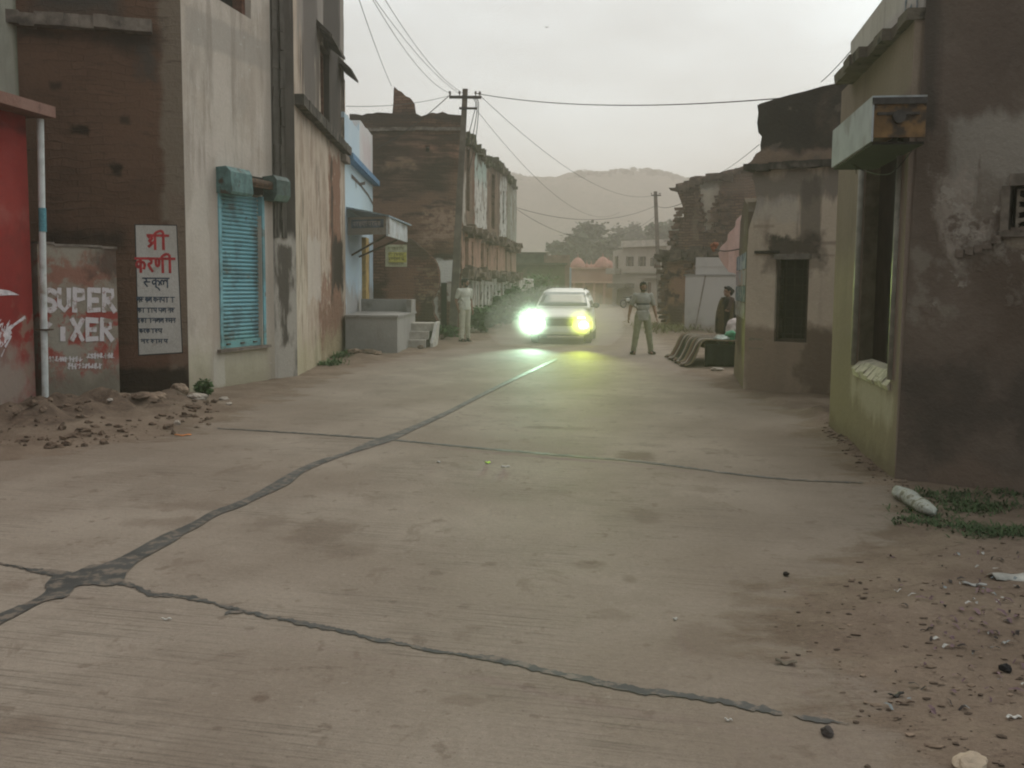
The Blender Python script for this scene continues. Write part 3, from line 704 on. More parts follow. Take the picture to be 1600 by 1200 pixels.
# ---- low compound wall with the cement advertisement
Wl = g(70, 641); Wr = XY(184, 10.5); Wl = XY(62, 9.75)
CW = Plane(Wl, Wr)
low = thing('compound_wall', Wl, 'low cement wall with worn red paint and white SUPER lettering', 'wall')
M_ADV = wall_mat('worn_advert_wall', (.225, .19, .15), (.27, .235, .19), [
    dict(rect=CW.rect(60, 400, 190, 450), col=(.22, .085, .06), soft=.12, amp=.5, scale=3.2, brk=.44, k=.8),
    dict(rect=CW.rect(60, 445, 186, 486), col=(.23, .195, .155), soft=.05, amp=.3, scale=3, k=.6),
    dict(rect=CW.rect(68, 484, 186, 560), col=(.255, .06, .048), soft=.06, amp=.5, scale=3.4, brk=.5),
    dict(rect=CW.rect(72, 500, 108, 548), col=(.25, .22, .18), soft=.05, amp=.3, scale=3),
    dict(rect=CW.rect(95, 540, 150, 558), col=(.25, .22, .18), soft=.05, amp=.25, scale=3, k=.9),
    dict(rect=CW.rect(134, 488, 186, 500), col=(.25, .04, .035), soft=.02, amp=.08, scale=3, k=.9),
    dict(rect=CW.rect(60, 556, 186, 590), col=(.25, .09, .075), soft=.05, amp=.4, scale=3, brk=.5, k=.8),
    dict(rect=CW.rect(145, 383, 186, 430), col=(.075, .05, .04), soft=.12, amp=.4, scale=3, k=.85),
    dict(rect=CW.rect(60, 592, 190, 660), col=(.13, .11, .085), soft=.15, amp=.3, scale=2, k=.7)], bump=.45)
zt = CW.z(75, 381); zt2 = CW.z(181, 389)
mb = MB(); facade(mb, CW, [(0, -.3), (CW.L, -.3)] + rag([(CW.L, zt2), (0, zt)], .12, .012, seed=2), [], .22); mb.build('wall', M_ADV, low)
mb = MB(); L = rag([(0, zt + .004), (CW.L + .01, zt2 + .004)], .2, .01, seed=6)
for a, b in zip(L, L[1:]): pbox(mb, CW, a[0], a[1] - .012, b[0], a[1] + .02, -.235, .015)
mb.build('coping', M_SLAB, low)
cs = 1 if CW.s(180, 450) > CW.s(80, 450) else -1
LET = {'S': [[(.95, .85), (.5, 1), (.1, .8), (.3, .55), (.8, .42), (.9, .15), (.5, 0), (.05, .15)]], 'U': [[(.1, 1), (.1, .25), (.5, 0), (.85, .25), (.85, 1)]],
       'P': [[(.15, 1), (.15, 0)], [(.15, 1), (.8, .95), (.85, .6), (.15, .48)]], 'E': [[(.15, 1), (.15, 0)], [(.15, 1), (.9, .97)], [(.15, .5), (.75, .5)], [(.15, 0), (.9, .03)]],
       'R': [[(.15, 1), (.15, 0)], [(.15, 1), (.8, .95), (.85, .62), (.15, .5)], [(.4, .5), (.95, 0)]], 'X': [[(.1, 1), (.9, 0)], [(.9, 1), (.1, 0)]],
       'I': [[(.5, .55), (.5, 0)]], 'M': [[(.2, 1), (.5, .55), (.62, .75)]], 'C': [[(.9, .85), (.4, 1), (.1, .5), (.4, 0), (.9, .15)]], 'N': [[(.1, 0), (.1, 1), (.85, 0), (.85, 1)]], 'T': [[(.5, 0), (.5, 1)], [(.05, 1), (.95, 1)]]}
mb = MB(); off = .005
def word(mb, P, txt, u0, u1, vt, vb, w):
    global off
    n = len(txt); du = (u1 - u0) / n
    for i, ch in enumerate(txt):
        if ch not in LET: continue
        for st in LET[ch]:
            pts = [P.q(u0 + (i + .06 + p[0] * .86) * du, vb + (vt - vb) * p[1]) for p in st]
            if len(pts) > 3 and ch in 'SC': pts = [tuple(p) for p in smooth_line([Vector((*p, 0)) for p in pts], 3)]
            ribbon(mb, P, pts, w, off, 0, .16); off += .00015
word(mb, CW, 'SUPER', 66, 181, 453, 485, .068)
word(mb, CW, 'MIXER', 64, 177, 500, 530, .066)
M_WORN = N('worn_white_lettering')
_o = M_WORN.obj()
_c = M_WORN.mix(M_WORN.ramp(M_WORN.noise(_o, 5, 6, .7), .52, .63), (.5, .45, .45), (.24, .19, .155))
_c = M_WORN.mix(M_WORN.ramp(M_WORN.noise(_o, 17, 5, .7), .58, .68), _c, (.26, .13, .11))
M_WORN = M_WORN.bsdf(_c, .9, M_WORN.bump(M_WORN.noise(_o, 30, 4), .3, .01))
mb.build('lettering', M_WORN, low)
for k, (u0, u1, v, h) in enumerate(((77, 128, 561, 8), (136, 176, 556, 8), (106, 156, 572, 9))):
    mb = MB(); x = u0; oo = .005
    while x < u1:
        for q in range(2): ribbon(mb, CW, [CW.q(x + rk.uniform(0, 3), v - h / 2 * rk.uniform(.6, 1)), CW.q(x + rk.uniform(0, 3), v + h / 2 * rk.uniform(.5, 1))], rk.uniform(.012, .022), oo, 0, .3); oo += .0001
        ribbon(mb, CW, [CW.q(x - 1, v + rk.uniform(-3, 3)), CW.q(x + 5, v + rk.uniform(-3, 3))], .013, oo, 0, .4); oo += .0001; x += rk.uniform(4.5, 6)
    mb.build('lettering', M_WORN, low)

# ---- white pipe in front of the wall end
pb = g(72, 637); pd = pb.y - .02
pipe = thing('drain_pipe', (pb.x, pd, 0), 'white drain pipe with a teal band standing at the corner of the red shop', 'pipe')
M_PIPE = plain('white_pipe_plastic', (.52, .53, .51), .5, .15, 6, .05, dirt=(.3, .25, .2), dscale=5, dlo=.55, dhi=.75)
top = at(63, 186, pd, 1)
mb = MB(); P0 = Vector((pb.x, pd, -.1)); mb.tube([P0, P0.lerp(top, .5), top], .041, 14); mb.build('pipe', M_PIPE, pipe, smooth=False)
mb = MB(); a = at(67, 362, pd, 1); b = at(66, 325, pd, 1); mb.tube([a, b], .046, 14); mb.build('band', plain('teal_band', (.10, .26, .30), .6, .2, 60, .3), pipe)
mb = MB(); a = at(70, 515, pd, 1); mb.box(a, (.17, .12, .018)); mb.build('clamp', M_RUST, pipe)
# ---- pale blue shop beyond the grey house
Dd = XY(583, 23.3)
BS = Plane(C, Dd)
blue = thing('blue_shop', C, 'narrow pale blue shop with a sign canopy and a raised grey platform', 'shop', 'buildings along the left of the street')
M_BLUEW = wall_mat('pale_blue_wash', (.42, .52, .60), (.48, .57, .63), [
    dict(rect=(BS.s(562, 250), 4.7, BS.L + .3, 7), col=(.56, .54, .53), soft=.05, amp=.05, scale=2),
    dict(rect=(BS.s(567, 250), 4.9, BS.L - .5, 5.6), col=(.5, .38, .38), soft=.3, amp=.5, scale=2, k=.5),
    dict(rect=(0, -.5, BS.L, 1.45), col=(.3, .24, .2), soft=.25, amp=.5, scale=2, k=.7),
    dict(rect=(0, 3.4, BS.L, 4.6), col=(.5, .6, .62), soft=.1, amp=.2, scale=2, k=.6),
    dict(rect=(0, 2.3, BS.L, 2.9), col=(.3, .34, .4), soft=.2, amp=.2, scale=2, k=.4)], bump=.2)
sd0, sd1 = BS.s(566, 430), BS.s(578, 430)
mb = MB()
topl = rag([(BS.L, 6.0), (BS.s(562, 200), 5.9), (BS.s(561, 200), 5.6), (0, 5.6)], .3, .03, seed=4)
door = [(sd0, .87), (sd1, .87), (sd1, 2.8), (sd0, 2.8)]
facade(mb, BS, [(0, -.3), (BS.L, -.3)] + topl, [door], .25); mb.build('wall', M_BLUEW, blue)
mb = MB(); fb = [BS.w(.08, 0, -.255), BS.w(BS.L, 0, -.255), BS.w(BS.L, 0, -6), BS.w(.08, 0, -6)]
mb.prism([(p.x, p.y) for p in fb], -.2, 5.5); mb.build('house_body', plain('blue_grey_side', (.36, .42, .47), .95, .25), blue)
mb = MB(); pbox(mb, BS, .0, 4.52, BS.L + .12, 4.66, -.05, .2); mb.build('cornice', plain('blue_cornice_paint', (.11, .21, .33), .8, .25, 6, .2), blue)
mb = MB()
for a, b in (((549, 275), (562, 288)), ((562, 288), (570, 286)), ((562, 288), (575, 305)), ((555, 281), (556, 292)), ((575, 305), (582, 318))):
    ribbon(mb, BS, [BS.q(*a), BS.q(*b)], .1, .006, 0, .3)
mb.build('cable_run', plain('dark_cable', (.12, .1, .09), .8), blue)
mb = MB(); pbox(mb, BS, sd0, .87, sd1, 2.8, -.25, -.18); dr = mb.build('door', plain('dark_wood_door', (.06, .045, .035), .8), blue)
M_YEL = plain('ochre_post_paint', (.40, .27, .105), .8, .25, 5, .2, dirt=(.2, .13, .07), dscale=3)
mb = MB(); pbox(mb, BS, sd0 - .08, .87, sd0 + .75, 2.85, -.1, .11); mb.build('door_post', M_YEL, blue)
# canopy signboard: near end board + street board + slanting sheet roof
CP = {}
za, zb = 3.22, 2.78
p_in = BS.w(.35 * S, 0, 0); c_n = Vector((-2.93, 18.2 * S, 0)); c_f = Vector((-2.85, 20.9 * S, 0))
M_BOARD = wall_mat('old_sign_board', (.33, .30, .275), (.25, .225, .2), [dict(col=(.15, .12, .1), scale=4.0, lo=.56, hi=.68, k=.6)], bump=.3)
EN = Plane(p_in, c_n); ST = Plane(c_n, c_f)
mb = MB()
pbox(mb, EN, -.25, za - .46, EN.L, za - .04, -.05, 0); canopy = mb.build('canopy_board', M_BOARD, blue)
mb = MB(); s0 = .2; pbox(mb, EN, .12, za - .3, EN.L - .14, za - .1, 0, .006); nb = mb.build('name_strip', plain('slate_blue_strip', (.10, .12, .16), .8, .3), canopy)
mb = MB(); es = 1 if EN.s(600, 340) > EN.s(560, 340) else -1
x = .17
while x < EN.L - .24:
    k = rk.choice(ks); dev_word(mb, EN, [k], x, za - .265, .11, .085, .016, .008, 0, 1, True); x += .095
mb.build('lettering', plain('faded_sign_lettering', (.34, .31, .29), .9), canopy)
mb = MB(); pbox(mb, ST, .005, zb - .06, ST.L, za - .06, -.05, 0); mb.build('canopy_board', plain('pale_canopy_sheet', (.44, .46, .46), .7, .2, 5, .15, dirt=(.3, .26, .22), dscale=2), blue)
mb = MB()
q = [BS.w(.2, 3.42, 0), EN.w(EN.L + .06, 3.2, .06), ST.w(ST.L + .1, 3.2, .1), BS.w(3.9, 3.42, 0)]
lo_ = [p - Vector((0, 0, .04)) for p in q]
mb.mesh(q + lo_, [(0, 1, 2, 3), (7, 6, 5, 4), (0, 4, 5, 1), (1, 5, 6, 2), (2, 6, 7, 3), (3, 7, 4, 0)]); mb.build('canopy_roof', plain('blue_grey_sheet', (.20, .25, .29), .6, .3), blue)
for a_, b_ in (((1.2, 2.3, 0), (.3, 2.74, -.1)), ((2.8, 2.3, 0), (2.4, 2.74, -.1))):
    mb = MB(); mb.tube([BS.w(*a_), ST.w(*b_)], .025, 6); mb.build('canopy_strut', M_RUST, blue)
# platform, back parapet, steps
M_PLAT = wall_mat('cement_render', (.25, .232, .215), (.30, .28, .26), [dict(rect=None, col=(.13, .105, .09), scale=1.2, lo=.55, hi=.66, k=.6), dict(col=(.2, .18, .16), scale=(5, 1, 1), lo=.55, hi=.7, k=.4)], bump=.3)
SY = lambda L: [(x, y * S) for x, y in L]
pf = SY([(-3.86, 17.75), (-2.66, 17.75), (-2.58, 20.4), (-4.0, 20.4)])
plat = thing('shop_platform', (-3.3, 17.9 * S, 0), 'raised grey cement platform with a low back wall in front of the blue shop', 'platform')
mb = MB(); mb.prism(pf, -.2, .83); mb.prism(SY([(-3.87, 17.72), (-2.63, 17.72), (-2.55, 20.43), (-4.0, 20.43)]), .83, .88); mb.build('slab', M_PLAT, plat)
mb = MB(); mb.prism(SY([(-3.97, 20.18), (-2.57, 20.18), (-2.57, 20.4), (-3.97, 20.4)]), .88, 1.2); mb.prism(SY([(-2.7, 19.6), (-2.58, 19.6), (-2.575, 20.178), (-2.7, 20.178)]), .88, 1.2); mb.build('parapet', M_PLAT, plat)
steps = thing('cement_steps', (-2.3, 19.8 * S, 0), 'three pale cement steps beside the raised platform', 'steps')
for i in range(3):
    mb = MB(); y0 = 19.25 * S + i * .3; z = .2 * (i + 1)
    mb.prism([(-2.62, y0), (-2.18 + .07 * i, y0), (-2.18 + .07 * i, 20.38 * S), (-2.60, 20.38 * S)] if i == 0 else [(-2.615, y0), (-2.19 + .07 * i, y0), (-2.19 + .07 * i, 20.37 * S), (-2.6, 20.37 * S)], -.1 if i == 0 else z - .2, z)
    mb.build('step', plain('step_cement', (.36, .32, .28), .95, .2, 6, .3), steps)
mb = MB(); y0 = 19.27 * S
vs = [(-2.07, y0 + .1, -.1), (-2.07, 20.4 * S, -.1), (-2.0, 20.4 * S, .62), (-2.0, y0 + .6, .62), (-2.07, y0 + .1, .12)]
mb.mesh(vs + [(v[0] + .08, v[1], v[2]) for v in vs], [(4, 3, 2, 1, 0), (5, 6, 7, 8, 9), (0, 1, 6, 5), (1, 2, 7, 6), (2, 3, 8, 7), (3, 4, 9, 8), (4, 0, 5, 9)])
mb.build('side_cheek', plain('pale_cheek_cement', (.42, .39, .35), .95, .2, 6, .3), steps)

# ---- ruined two storey brick house with the long colonnaded front
Pc = XY(721, 24.5); Pf = XY(805, 37.5); Pl = XY(548, 24.3)
OE = Plane(Pl, Pc); OF = Plane(Pc, Pf)
ruin = thing('ruined_house', Pc, 'ruined brick house with a sooty end wall and a long crumbling front of whitewashed bays', 'house', 'buildings along the left of the street')
M_OE = wall_mat('sooty_brick', (.105, .058, .042), (.175, .098, .069), [
    dict(rect=OE.rect(590, 235, 716, 330), col=(.05, .037, .03), soft=.4, amp=1.0, scale=.9, k=.9),
    dict(rect=OE.rect(540, 170, 725, 192), col=(.045, .038, .033), soft=.12, amp=.3, scale=1.3, k=.85),
    dict(rect=OE.rect(540, 176, 640, 330), col=(.06, .044, .036), soft=.3, amp=.8, scale=.8, k=.7),
    dict(rect=OE.rect(640, 230, 720, 246), col=(.33, .165, .12), soft=.15, amp=.4, scale=2.4, k=.6),
    dict(rect=OE.rect(600, 240, 650, 262), col=(.29, .19, .135), soft=.15, amp=.4, scale=2.4, k=.7),
    dict(rect=OE.rect(575, 300, 725, 400), col=(.22, .125, .09), soft=.4, amp=1.0, scale=(.8, 2.5, 1), brk=.47, bs=(.8, 4, 1), k=.8),
    dict(rect=OE.rect(662, 330, 725, 378), col=(.36, .235, .175), soft=.2, amp=.7, scale=(1, 5, 1), brk=.48, k=.85), dict(rect=OE.rect(560, 205, 725, 300), col=(.21, .125, .09), scale=(.8, 6, 1), soft=.2, amp=.4, brk=.54, bs=(.9, 7, 1), k=.5), dict(rect=OE.rect(560, 190, 725, 260), col=(.05, .035, .028), scale=(.8, 7, 1), soft=.2, amp=.4, brk=.5, bs=(.7, 5, 1), k=.8),
    dict(rect=OE.rect(676, 404, 716, 442), col=(.68, .65, .60), soft=.05, amp=.16, scale=3),
    dict(rect=OE.rect(675, 442, 686, 515), col=(.6, .56, .5), soft=.05, amp=.2, scale=3, k=.85),
    dict(rect=OE.rect(700, 442, 716, 470), col=(.55, .5, .45), soft=.05, amp=.3, scale=3, k=.7),
    dict(rect=OE.rect(675, 396, 720, 405), col=(.06, .05, .04), soft=.08, amp=.2, scale=3, k=.8)],
    bump=.9, brick=dict(w=.26, h=.085, k=.85, m=.012, wob=.1, ps=.7, lo=.25, hi=.5, mc=(.45, .45, .45)))
dz0 = 0.1
dh = [OE.q(689, 517), OE.q(698, 517), OE.q(698, 442), OE.q(689, 442)]
dh = [(dh[0][0], .12), (dh[1][0], .12), (dh[1][0], dh[2][1]), (dh[0][0], dh[2][1])]
hh = [OE.q(665, 228), OE.q(671, 228), OE.q(671, 238), OE.q(665, 238)]
top = [OE.q(*p) for p in ((721, 180), (700, 177), (650, 177), (590, 176), (566, 180), (556, 178))]
mb = MB(); facade(mb, OE, [(0, -.3), (OE.L, -.3)] + rag([(OE.L, .2), top[0]], .16, .05, seed=3)[1:] + rag(top[1:3], .16, .1, seed=1) + [OE.q(*p) for p in ((649, 170), (648, 162), (641, 153), (634, 150), (627, 143), (622, 141), (616, 135), (615, 141), (614.5, 160), (613, 177))] + rag(top[3:-1], .16, .1, seed=2) + [top[-1], (0, top[-1][1])], [dh, hh], .4); mb.build('wall', M_OE, ruin)
mb = MB(); L = rag([OE.q(556, 203), OE.q(722, 201)], .35, .03, seed=9)
for a, b in zip(L, L[1:]): pbox(mb, OE, a[0], a[1] - .05, b[0], a[1] + .05, -.1, .07 + .03 * mnoise.noise(Vector((a[0] * 4, 1, 7))))
mb.build('brick_band', M_SLAB, ruin)
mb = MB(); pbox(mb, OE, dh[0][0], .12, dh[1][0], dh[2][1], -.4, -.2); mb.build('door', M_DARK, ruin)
# front bays
zTop = lambda s: 6.55 + .0 * s
def fx(u): return OF.s(u, 400)
zM, zL_ = 3.38, 2.02
# plane s positions of photographed bay edges
b = [fx(u) for u in (721, 740.5, 761, 780.5, 791, 806)]
WHITE = (.52, .495, .45); GREEN = (.35, .43, .385); BRN = (.13, .088, .066)
lay = [
    dict(rect=(b[0] - .2, zL_, b[5] + .3, zM - .1), col=(.36, .215, .16), soft=.08, amp=.4, scale=2.6, brk=.36),
    dict(rect=(b[0] - .2, -.5, b[5] + .3, zL_ - .1), col=WHITE, soft=.06, amp=.4, scale=2.5, brk=.4, k=.9),
    dict(rect=(b[0] + .1, zM + .1, b[0] + .9, 5.2), col=(.45, .41, .36), soft=.1, amp=.4, scale=2, k=.8),
    dict(rect=(b[1] + .05, zM + .15, b[2], 7), col=WHITE, soft=.08, amp=.5, scale=2.4, brk=.34),
    dict(rect=(b[1] + .05, 5.2, b[2] - .05, 7), col=GREEN, soft=.3, amp=.4, scale=2.4, k=.85),
    dict(rect=(b[3], zM + .15, b[4], 7), col=(.5, .49, .45), soft=.15, amp=.6, scale=2.4, brk=.4),
    dict(rect=(b[4] + .3, zM - .3, b[5] + .5, 7), col=(.27, .27, .215), soft=.3, amp=.5, scale=2, k=.85),
    dict(rect=(b[4] + 1.5, zM - .3, b[5] + .5, 7), col=(.36, .36, .32), soft=.3, amp=.5, scale=2, k=.6),
    dict(rect=(b[0], 6.0, b[5], 7.2), col=(.10, .085, .065), soft=.25, amp=.7, scale=1.6, k=.85),
    dict(rect=(b[1] - .35, zM, b[1] + .12, 7), col=(.16, .085, .06), soft=.1, amp=.4, scale=3, h=-1),
    dict(rect=(b[2] - .1, zM, b[2] + .25, 7), col=(.18, .11, .08), soft=.1, amp=.4, scale=3, h=-1),
    dict(col=(.16, .11, .08), scale=(2, .6, 1), lo=.5, hi=.62, k=.7), dict(col=(.1, .075, .055), scale=3.0, lo=.56, hi=.63, k=.8),
    dict(rect=(b[0], -.4, b[5] + .5, .75), col=(.2, .18, .12), soft=.3, amp=.5, scale=1.4, k=.7),
    dict(rect=(b[4] - .6, zL_, b[5] + .5, zM), col=(.3, .21, .16), soft=.2, amp=.4, scale=2, k=.6)]
M_OF = wall_mat('crumbling_front', BRN, (.22, .15, .11), lay, bump=.8, brick=dict(w=.26, h=.085, k=.5, m=.012, wob=.1, ps=.7, lo=.3, hi=.55, mc=(.5, .5, .5)))
holes = []
def hole(u0, u1, z0, z1):
    s0, s1 = fx(u0), fx(u1); holes.append([(s0, z0), (s1, z0), (s1, z1), (s0, z1)]); return holes[-1]
ups = [hole(728.5, 733.5, 4.0, 6.0), hole(767.5, 772.5, 3.8, 5.9), hole(785.2, 787.6, 4.2, 5.6)]
mids = [hole(726.5, 732, 2.12, 3.15), hole(736.8, 739.3, 2.12, 3.05), hole(751.2, 756.2, 2.12, 3.15), hole(760.5, 763, 2.12, 3.0), hole(775.5, 778.5, 2.12, 3.1), hole(789.5, 792, 2.12, 3.1), hole(797, 799.5, 2.12, 3.1)]
grd = []
for u in (745.5, 750.5, 755.5, 761, 766.5, 772, 777.5, 783.5, 788): grd.append(hole(u, u + 2.3, .35, 1.6))
grd.append(hole(733, 739, .1, 1.75)); grd.append(hole(793, 796.5, .2, 1.7))
tp = [OF.q(*p) for p in ((806, 292), (800, 283), (793, 274), (785, 263), (776, 256), (769, 251), (764, 247), (757, 245), (752, 237), (745, 232), (738, 222), (732, 213), (724, 212))]
tp = [(OF.L, 6.05), (OF.L - .8, 6.35)] + [p for p in tp if p[0] < OF.L - 1.0]
mb = MB(); facade(mb, OF, [(0.004, -.3), (OF.L, -.3)] + rag([(OF.L, .3), tp[0]], .25, .08, seed=5)[1:] + rag(tp[1:], .22, .2, seed=6) + [(.004, tp[-1][1])], holes, .4); mb.build('wall', M_OF, ruin)
mb = MB()
for i, p in enumerate(rag(tp[1:], .2, .16, seed=11)): 
    if random.random() < .75: pbox(mb, OF, p[0] - random.uniform(.04, .14), p[1] - random.uniform(.08, .3), p[0] + random.uniform(.04, .16), p[1] + random.uniform(-.15, .16), -.35, random.uniform(.02, .2), j=.05)
mb.build('broken_cornice', wall_mat('mossy_rubble', (.11, .095, .07), (.08, .085, .05), [dict(col=(.2, .16, .12), scale=3.0, lo=.55, hi=.65)], bump=.8), ruin)
for zl, o1, seed in ((zM, .3, 1), (zL_, .34, 2)):
    mb = MB(); L = rag([(0, zl), (OF.L + .3, zl)], .3, .05, seed=seed)
    for a, c in zip(L, L[1:]):
        if random.random() < .82: pbox(mb, OF, a[0], a[1] - random.uniform(.06, .28), c[0] + .02, a[1] + random.uniform(.0, .16), -.1, o1 * random.uniform(.2, 1.25), j=.05)
    mb.build('broken_ledge', plain('ledge_rubble', (.14, .1, .078), .95, .4, 5, .6), ruin)
for h_ in ups + mids + grd:
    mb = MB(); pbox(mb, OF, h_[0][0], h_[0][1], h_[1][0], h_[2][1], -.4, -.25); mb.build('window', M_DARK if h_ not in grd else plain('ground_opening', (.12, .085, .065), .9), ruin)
# piers on the ground floor
mb = MB()
fb = [OE.w(.3, 0, -.41), OE.w(OE.L, 0, -.41) + Vector((-.1, 0, 0)), OF.w(1, 0, -.41), OF.w(OF.L - .01, 0, -.41), OF.w(OF.L - .01, 0, -6), OE.w(.3, 0, -10)]
mb.prism([(p.x, p.y) for p in fb], -.2, 5.9); mb.build('house_body', M_SOOT, ruin)
# fallen lean-to wall in front of the end wall
LW = Plane(Vector((-4.6, 23.4 * S, 0)), Vector((-2.0, 23.4 * S, 0)))
pts = [LW.q(*p) for p in ((684, 505), (676, 490), (674, 470), (684, 450), (686, 425), (678, 404), (662, 390), (648, 378), (640, 372), (628, 384), (612, 380), (598, 388), (570, 392))]
mb = MB(); facade(mb, LW, [(pts[-1][0], -.2), (pts[0][0] + .15, -.2)] + rag(pts, .14, .06, seed=4), [], .8)
lean = thing('broken_wall', LW.w(0, 0), 'broken reddish brick wall standing in front of the sooty end wall', 'wall')
M_LW = wall_mat('red_mud_brick', (.15, .075, .055), (.2, .105, .075), [dict(rect=LW.rect(560, 440, 605, 500), col=(.055, .04, .032), soft=.2, amp=.6, scale=(1, 4, 1), k=.8), dict(rect=LW.rect(640, 460, 690, 520), col=(.07, .055, .04), soft=.2, amp=.6, scale=(1, 4, 1), k=.8),
     dict(rect=LW.rect(605, 420, 650, 485), col=(.25, .13, .095), soft=.2, amp=.5, scale=1.4, k=.7), dict(rect=LW.rect(655, 420, 690, 470), col=(.3, .2, .15), soft=.1, amp=.5, scale=(1, 7, 1), brk=.52, k=.7), dict(rect=LW.rect(630, 370, 690, 400), col=(.08, .06, .045), soft=.1, amp=.3, scale=2, k=.7)], bump=1.0,
     brick=dict(w=.26, h=.09, k=.85, m=.014, wob=.12, ps=.8, lo=.25, hi=.45, mc=(.45, .45, .45)))
mb.build('wall', M_LW, lean)
# yellow notice board on its bracket
nbp = at(619, 400, 22.9)
NB = Plane(nbp + Vector((-.32, 0, 0)), nbp + Vector((.36, .05, 0)))
nb = thing('notice_board', (nbp.x, nbp.y, nbp.z), 'small pale board with a yellow panel fixed on the broken brick wall', 'sign')
r = NB.rect(602, 382, 636, 417)
mb = MB(); pbox(mb, NB, r[0], r[1], r[2], r[3], -.03, 0); mb.build('board', plain('cream_board', (.38, .36, .24), .8, .2, 6, .2, dirt=(.24, .2, .13), dscale=4), nb)
mb = MB(); a = NB.rect(607, 394, 635, 410); pbox(mb, NB, a[0], a[1], a[2], a[3], 0, .006); mb.build('panel', plain('yellow_panel', (.42, .37, .09), .8, .25, 10, .2), nb)
for v, k in ((388, 'f'), (398, 'p'), (404, 'p'), (412, 'f')):
    x = r[0] + .08; mb = MB()
    while x < r[2] - .12: dev_word(mb, NB, [rk.choice(ks)], x, NB.z(620, v + 2), .07, .07, .012, .008, 0, 1, True); x += .078
    mb.build('lettering', plain('olive_lettering', (.14, .14, .06), .9), nb)
for x_ in (-.2, .2):
    mb = MB(); mb.tube([nbp + Vector((x_, 0, -.1)), nbp + Vector((x_, .55, -.1))], .02, 6); mb.build('bracket', M_RUST, nb)
# low whitewashed wall carrying on past the ruined house
LQ = Plane(Pf + Vector((.15, .3, 0)), Pf + Vector((1.0, 6.5, 0)))
lw2 = thing('low_wall', LQ.w(0, 0), 'low whitewashed wall running on past the ruined house', 'wall')
mb = MB(); facade(mb, LQ, [(0, -.2), (LQ.L, -.2)] + rag([(LQ.L, 1.85), (0, 1.95)], .3, .08, seed=3), [], .3)
mb.build('wall', wall_mat('far_whitewash', (.42, .4, .36), (.32, .28, .24), [dict(col=(.2, .16, .13), scale=2.0, lo=.5, hi=.6, k=.7)], bump=.6), lw2)

# ---- electric poles
M_POLE = plain('pole_concrete', (.125, .10, .083), .95, .25, 4, .3, dirt=(.07, .055, .045), dscale=1.5)
M_IRON = plain('dark_iron', (.05, .045, .042), .7, .3, 15, .2)
M_CER = plain('dark_insulator', (.09, .07, .06), .4, .2)
def pole(u0, v0, u1, v1, D, r0, r1, label, arm):
    b = at(u0, v0, D); b.z = 0; t = at(u1, v1, D)
    p = thing('electric_pole', b, label, 'pole', 'electric poles along the street')
    mb = MB(); mb.loft([[b + (t - b) * k + Vector((sx * w, sy * w * .7, 0)) for sx, sy in ((-1, -1), (1, -1), (1, 1), (-1, 1))] for k, w in ((-.03, r0), (.5, (r0 + r1) / 2), (1, r1))]); mb.build('mast', M_POLE, p)
    mb = MB(); a = b + (t - b) * .965; mb.box(a + Vector((.02, -r1 - .03, 0)), (arm, .07, .08)); 
    if arm > .7: mb.box(a + Vector((.1, -r1 - .03, -.32)), (arm * .55, .06, .06))
    mb.build('cross_arm', M_IRON, p)
    for k in (-.46, -.16, .34, .47):
        mb = MB(); c = a + Vector((k * arm, -r1 - .03, .04)); mb.tube([c, c + Vector((0, 0, .05)), c + Vector((0, 0, .06)), c + Vector((0, 0, .13))], [.015, .015, .035, .03], 8); mb.build('insulator', M_CER, p)
    return b, t
P1b, P1t = pole(707, 527, 727, 139, 23.2, .125, .075, 'tall concrete electric pole leaning in front of the ruined house corner', .95)
mb_ = thing('cable_bundle', P1t, 'loops of dark cable bunched at the top of the tall pole', 'cable')
for k in range(3):
    mb = MB(); c = P1t + Vector((.2 + .04 * k, -.15, -.3)); mb.tube(smooth_line([c + Vector((0, 0, .05)), c + Vector((.12, -.02, -.15)), c + Vector((.05, 0, -.5 - .3 * k)), c + Vector((-.15, .0, -1.3 - .4 * k))], 5), .012, 5); mb.build('cable', M_IRON, mb_)
P2b, P2t = pole(1031, 486, 1024, 299, 52, .15, .11, 'far concrete electric pole beside the pale distant house', .65)

M_WIRE = plain('dark_wire', (.06, .055, .05), .7, .1)
def wire(label, a, b, sag, r=.011, grp='overhead wires', n=24):
    a = Vector(a); b = Vector(b); mb = MB()
    mb.tube([a.lerp(b, k / n) - Vector((0, 0, 4 * sag * (k / n) * (1 - k / n))) for k in range(n + 1)], r, 5)
    o = mb.build('overhead_wire', M_WIRE); tag(o, label, 'wire', grp); return o
arm1 = P1b + (P1t - P1b) * .965
wire('dark wire crossing the sky from the tall pole to the right parapet', arm1 + Vector((.3, -.1, .12)), at(1330, 143, 12.6), .28, .011)
wire('faint wire leaving the tall pole toward the top of the sky, steepest of its fan', arm1 + Vector((-.15, -.1, .1)), at(545, -60, 13.5), .25, .006)
wire('faint wire leaving the tall pole toward the top of the sky, second of its fan', arm1 + Vector((-.4, -.1, .1)), at(560, -40, 13.2), .35, .006)
wire('faint wire leaving the tall pole toward the top of the sky, shallowest of its fan', arm1 + Vector((-.05, -.1, .12)), at(572, -50, 13), .3, .006)
wire('thin wire dropping behind the spike of the ruined house', at(612, 135, 24.6), at(548, -40, 14), .1, .007)
wire('service wire slanting down from the tall pole across the end wall', arm1 + Vector((-.4, -.1, .1)), at(588, 232, 23.9), .12, .013)
wire('faint wire running level from the tall pole to the left houses', arm1 + Vector((-.4, -.1, .05)), at(541, 166, 18.0), .1, .007)
wire('upper wire from the tall pole sagging to the far pole', arm1 + Vector((.4, -.1, .1)), P2b + (P2t - P2b) * .97, 1.1, .008)
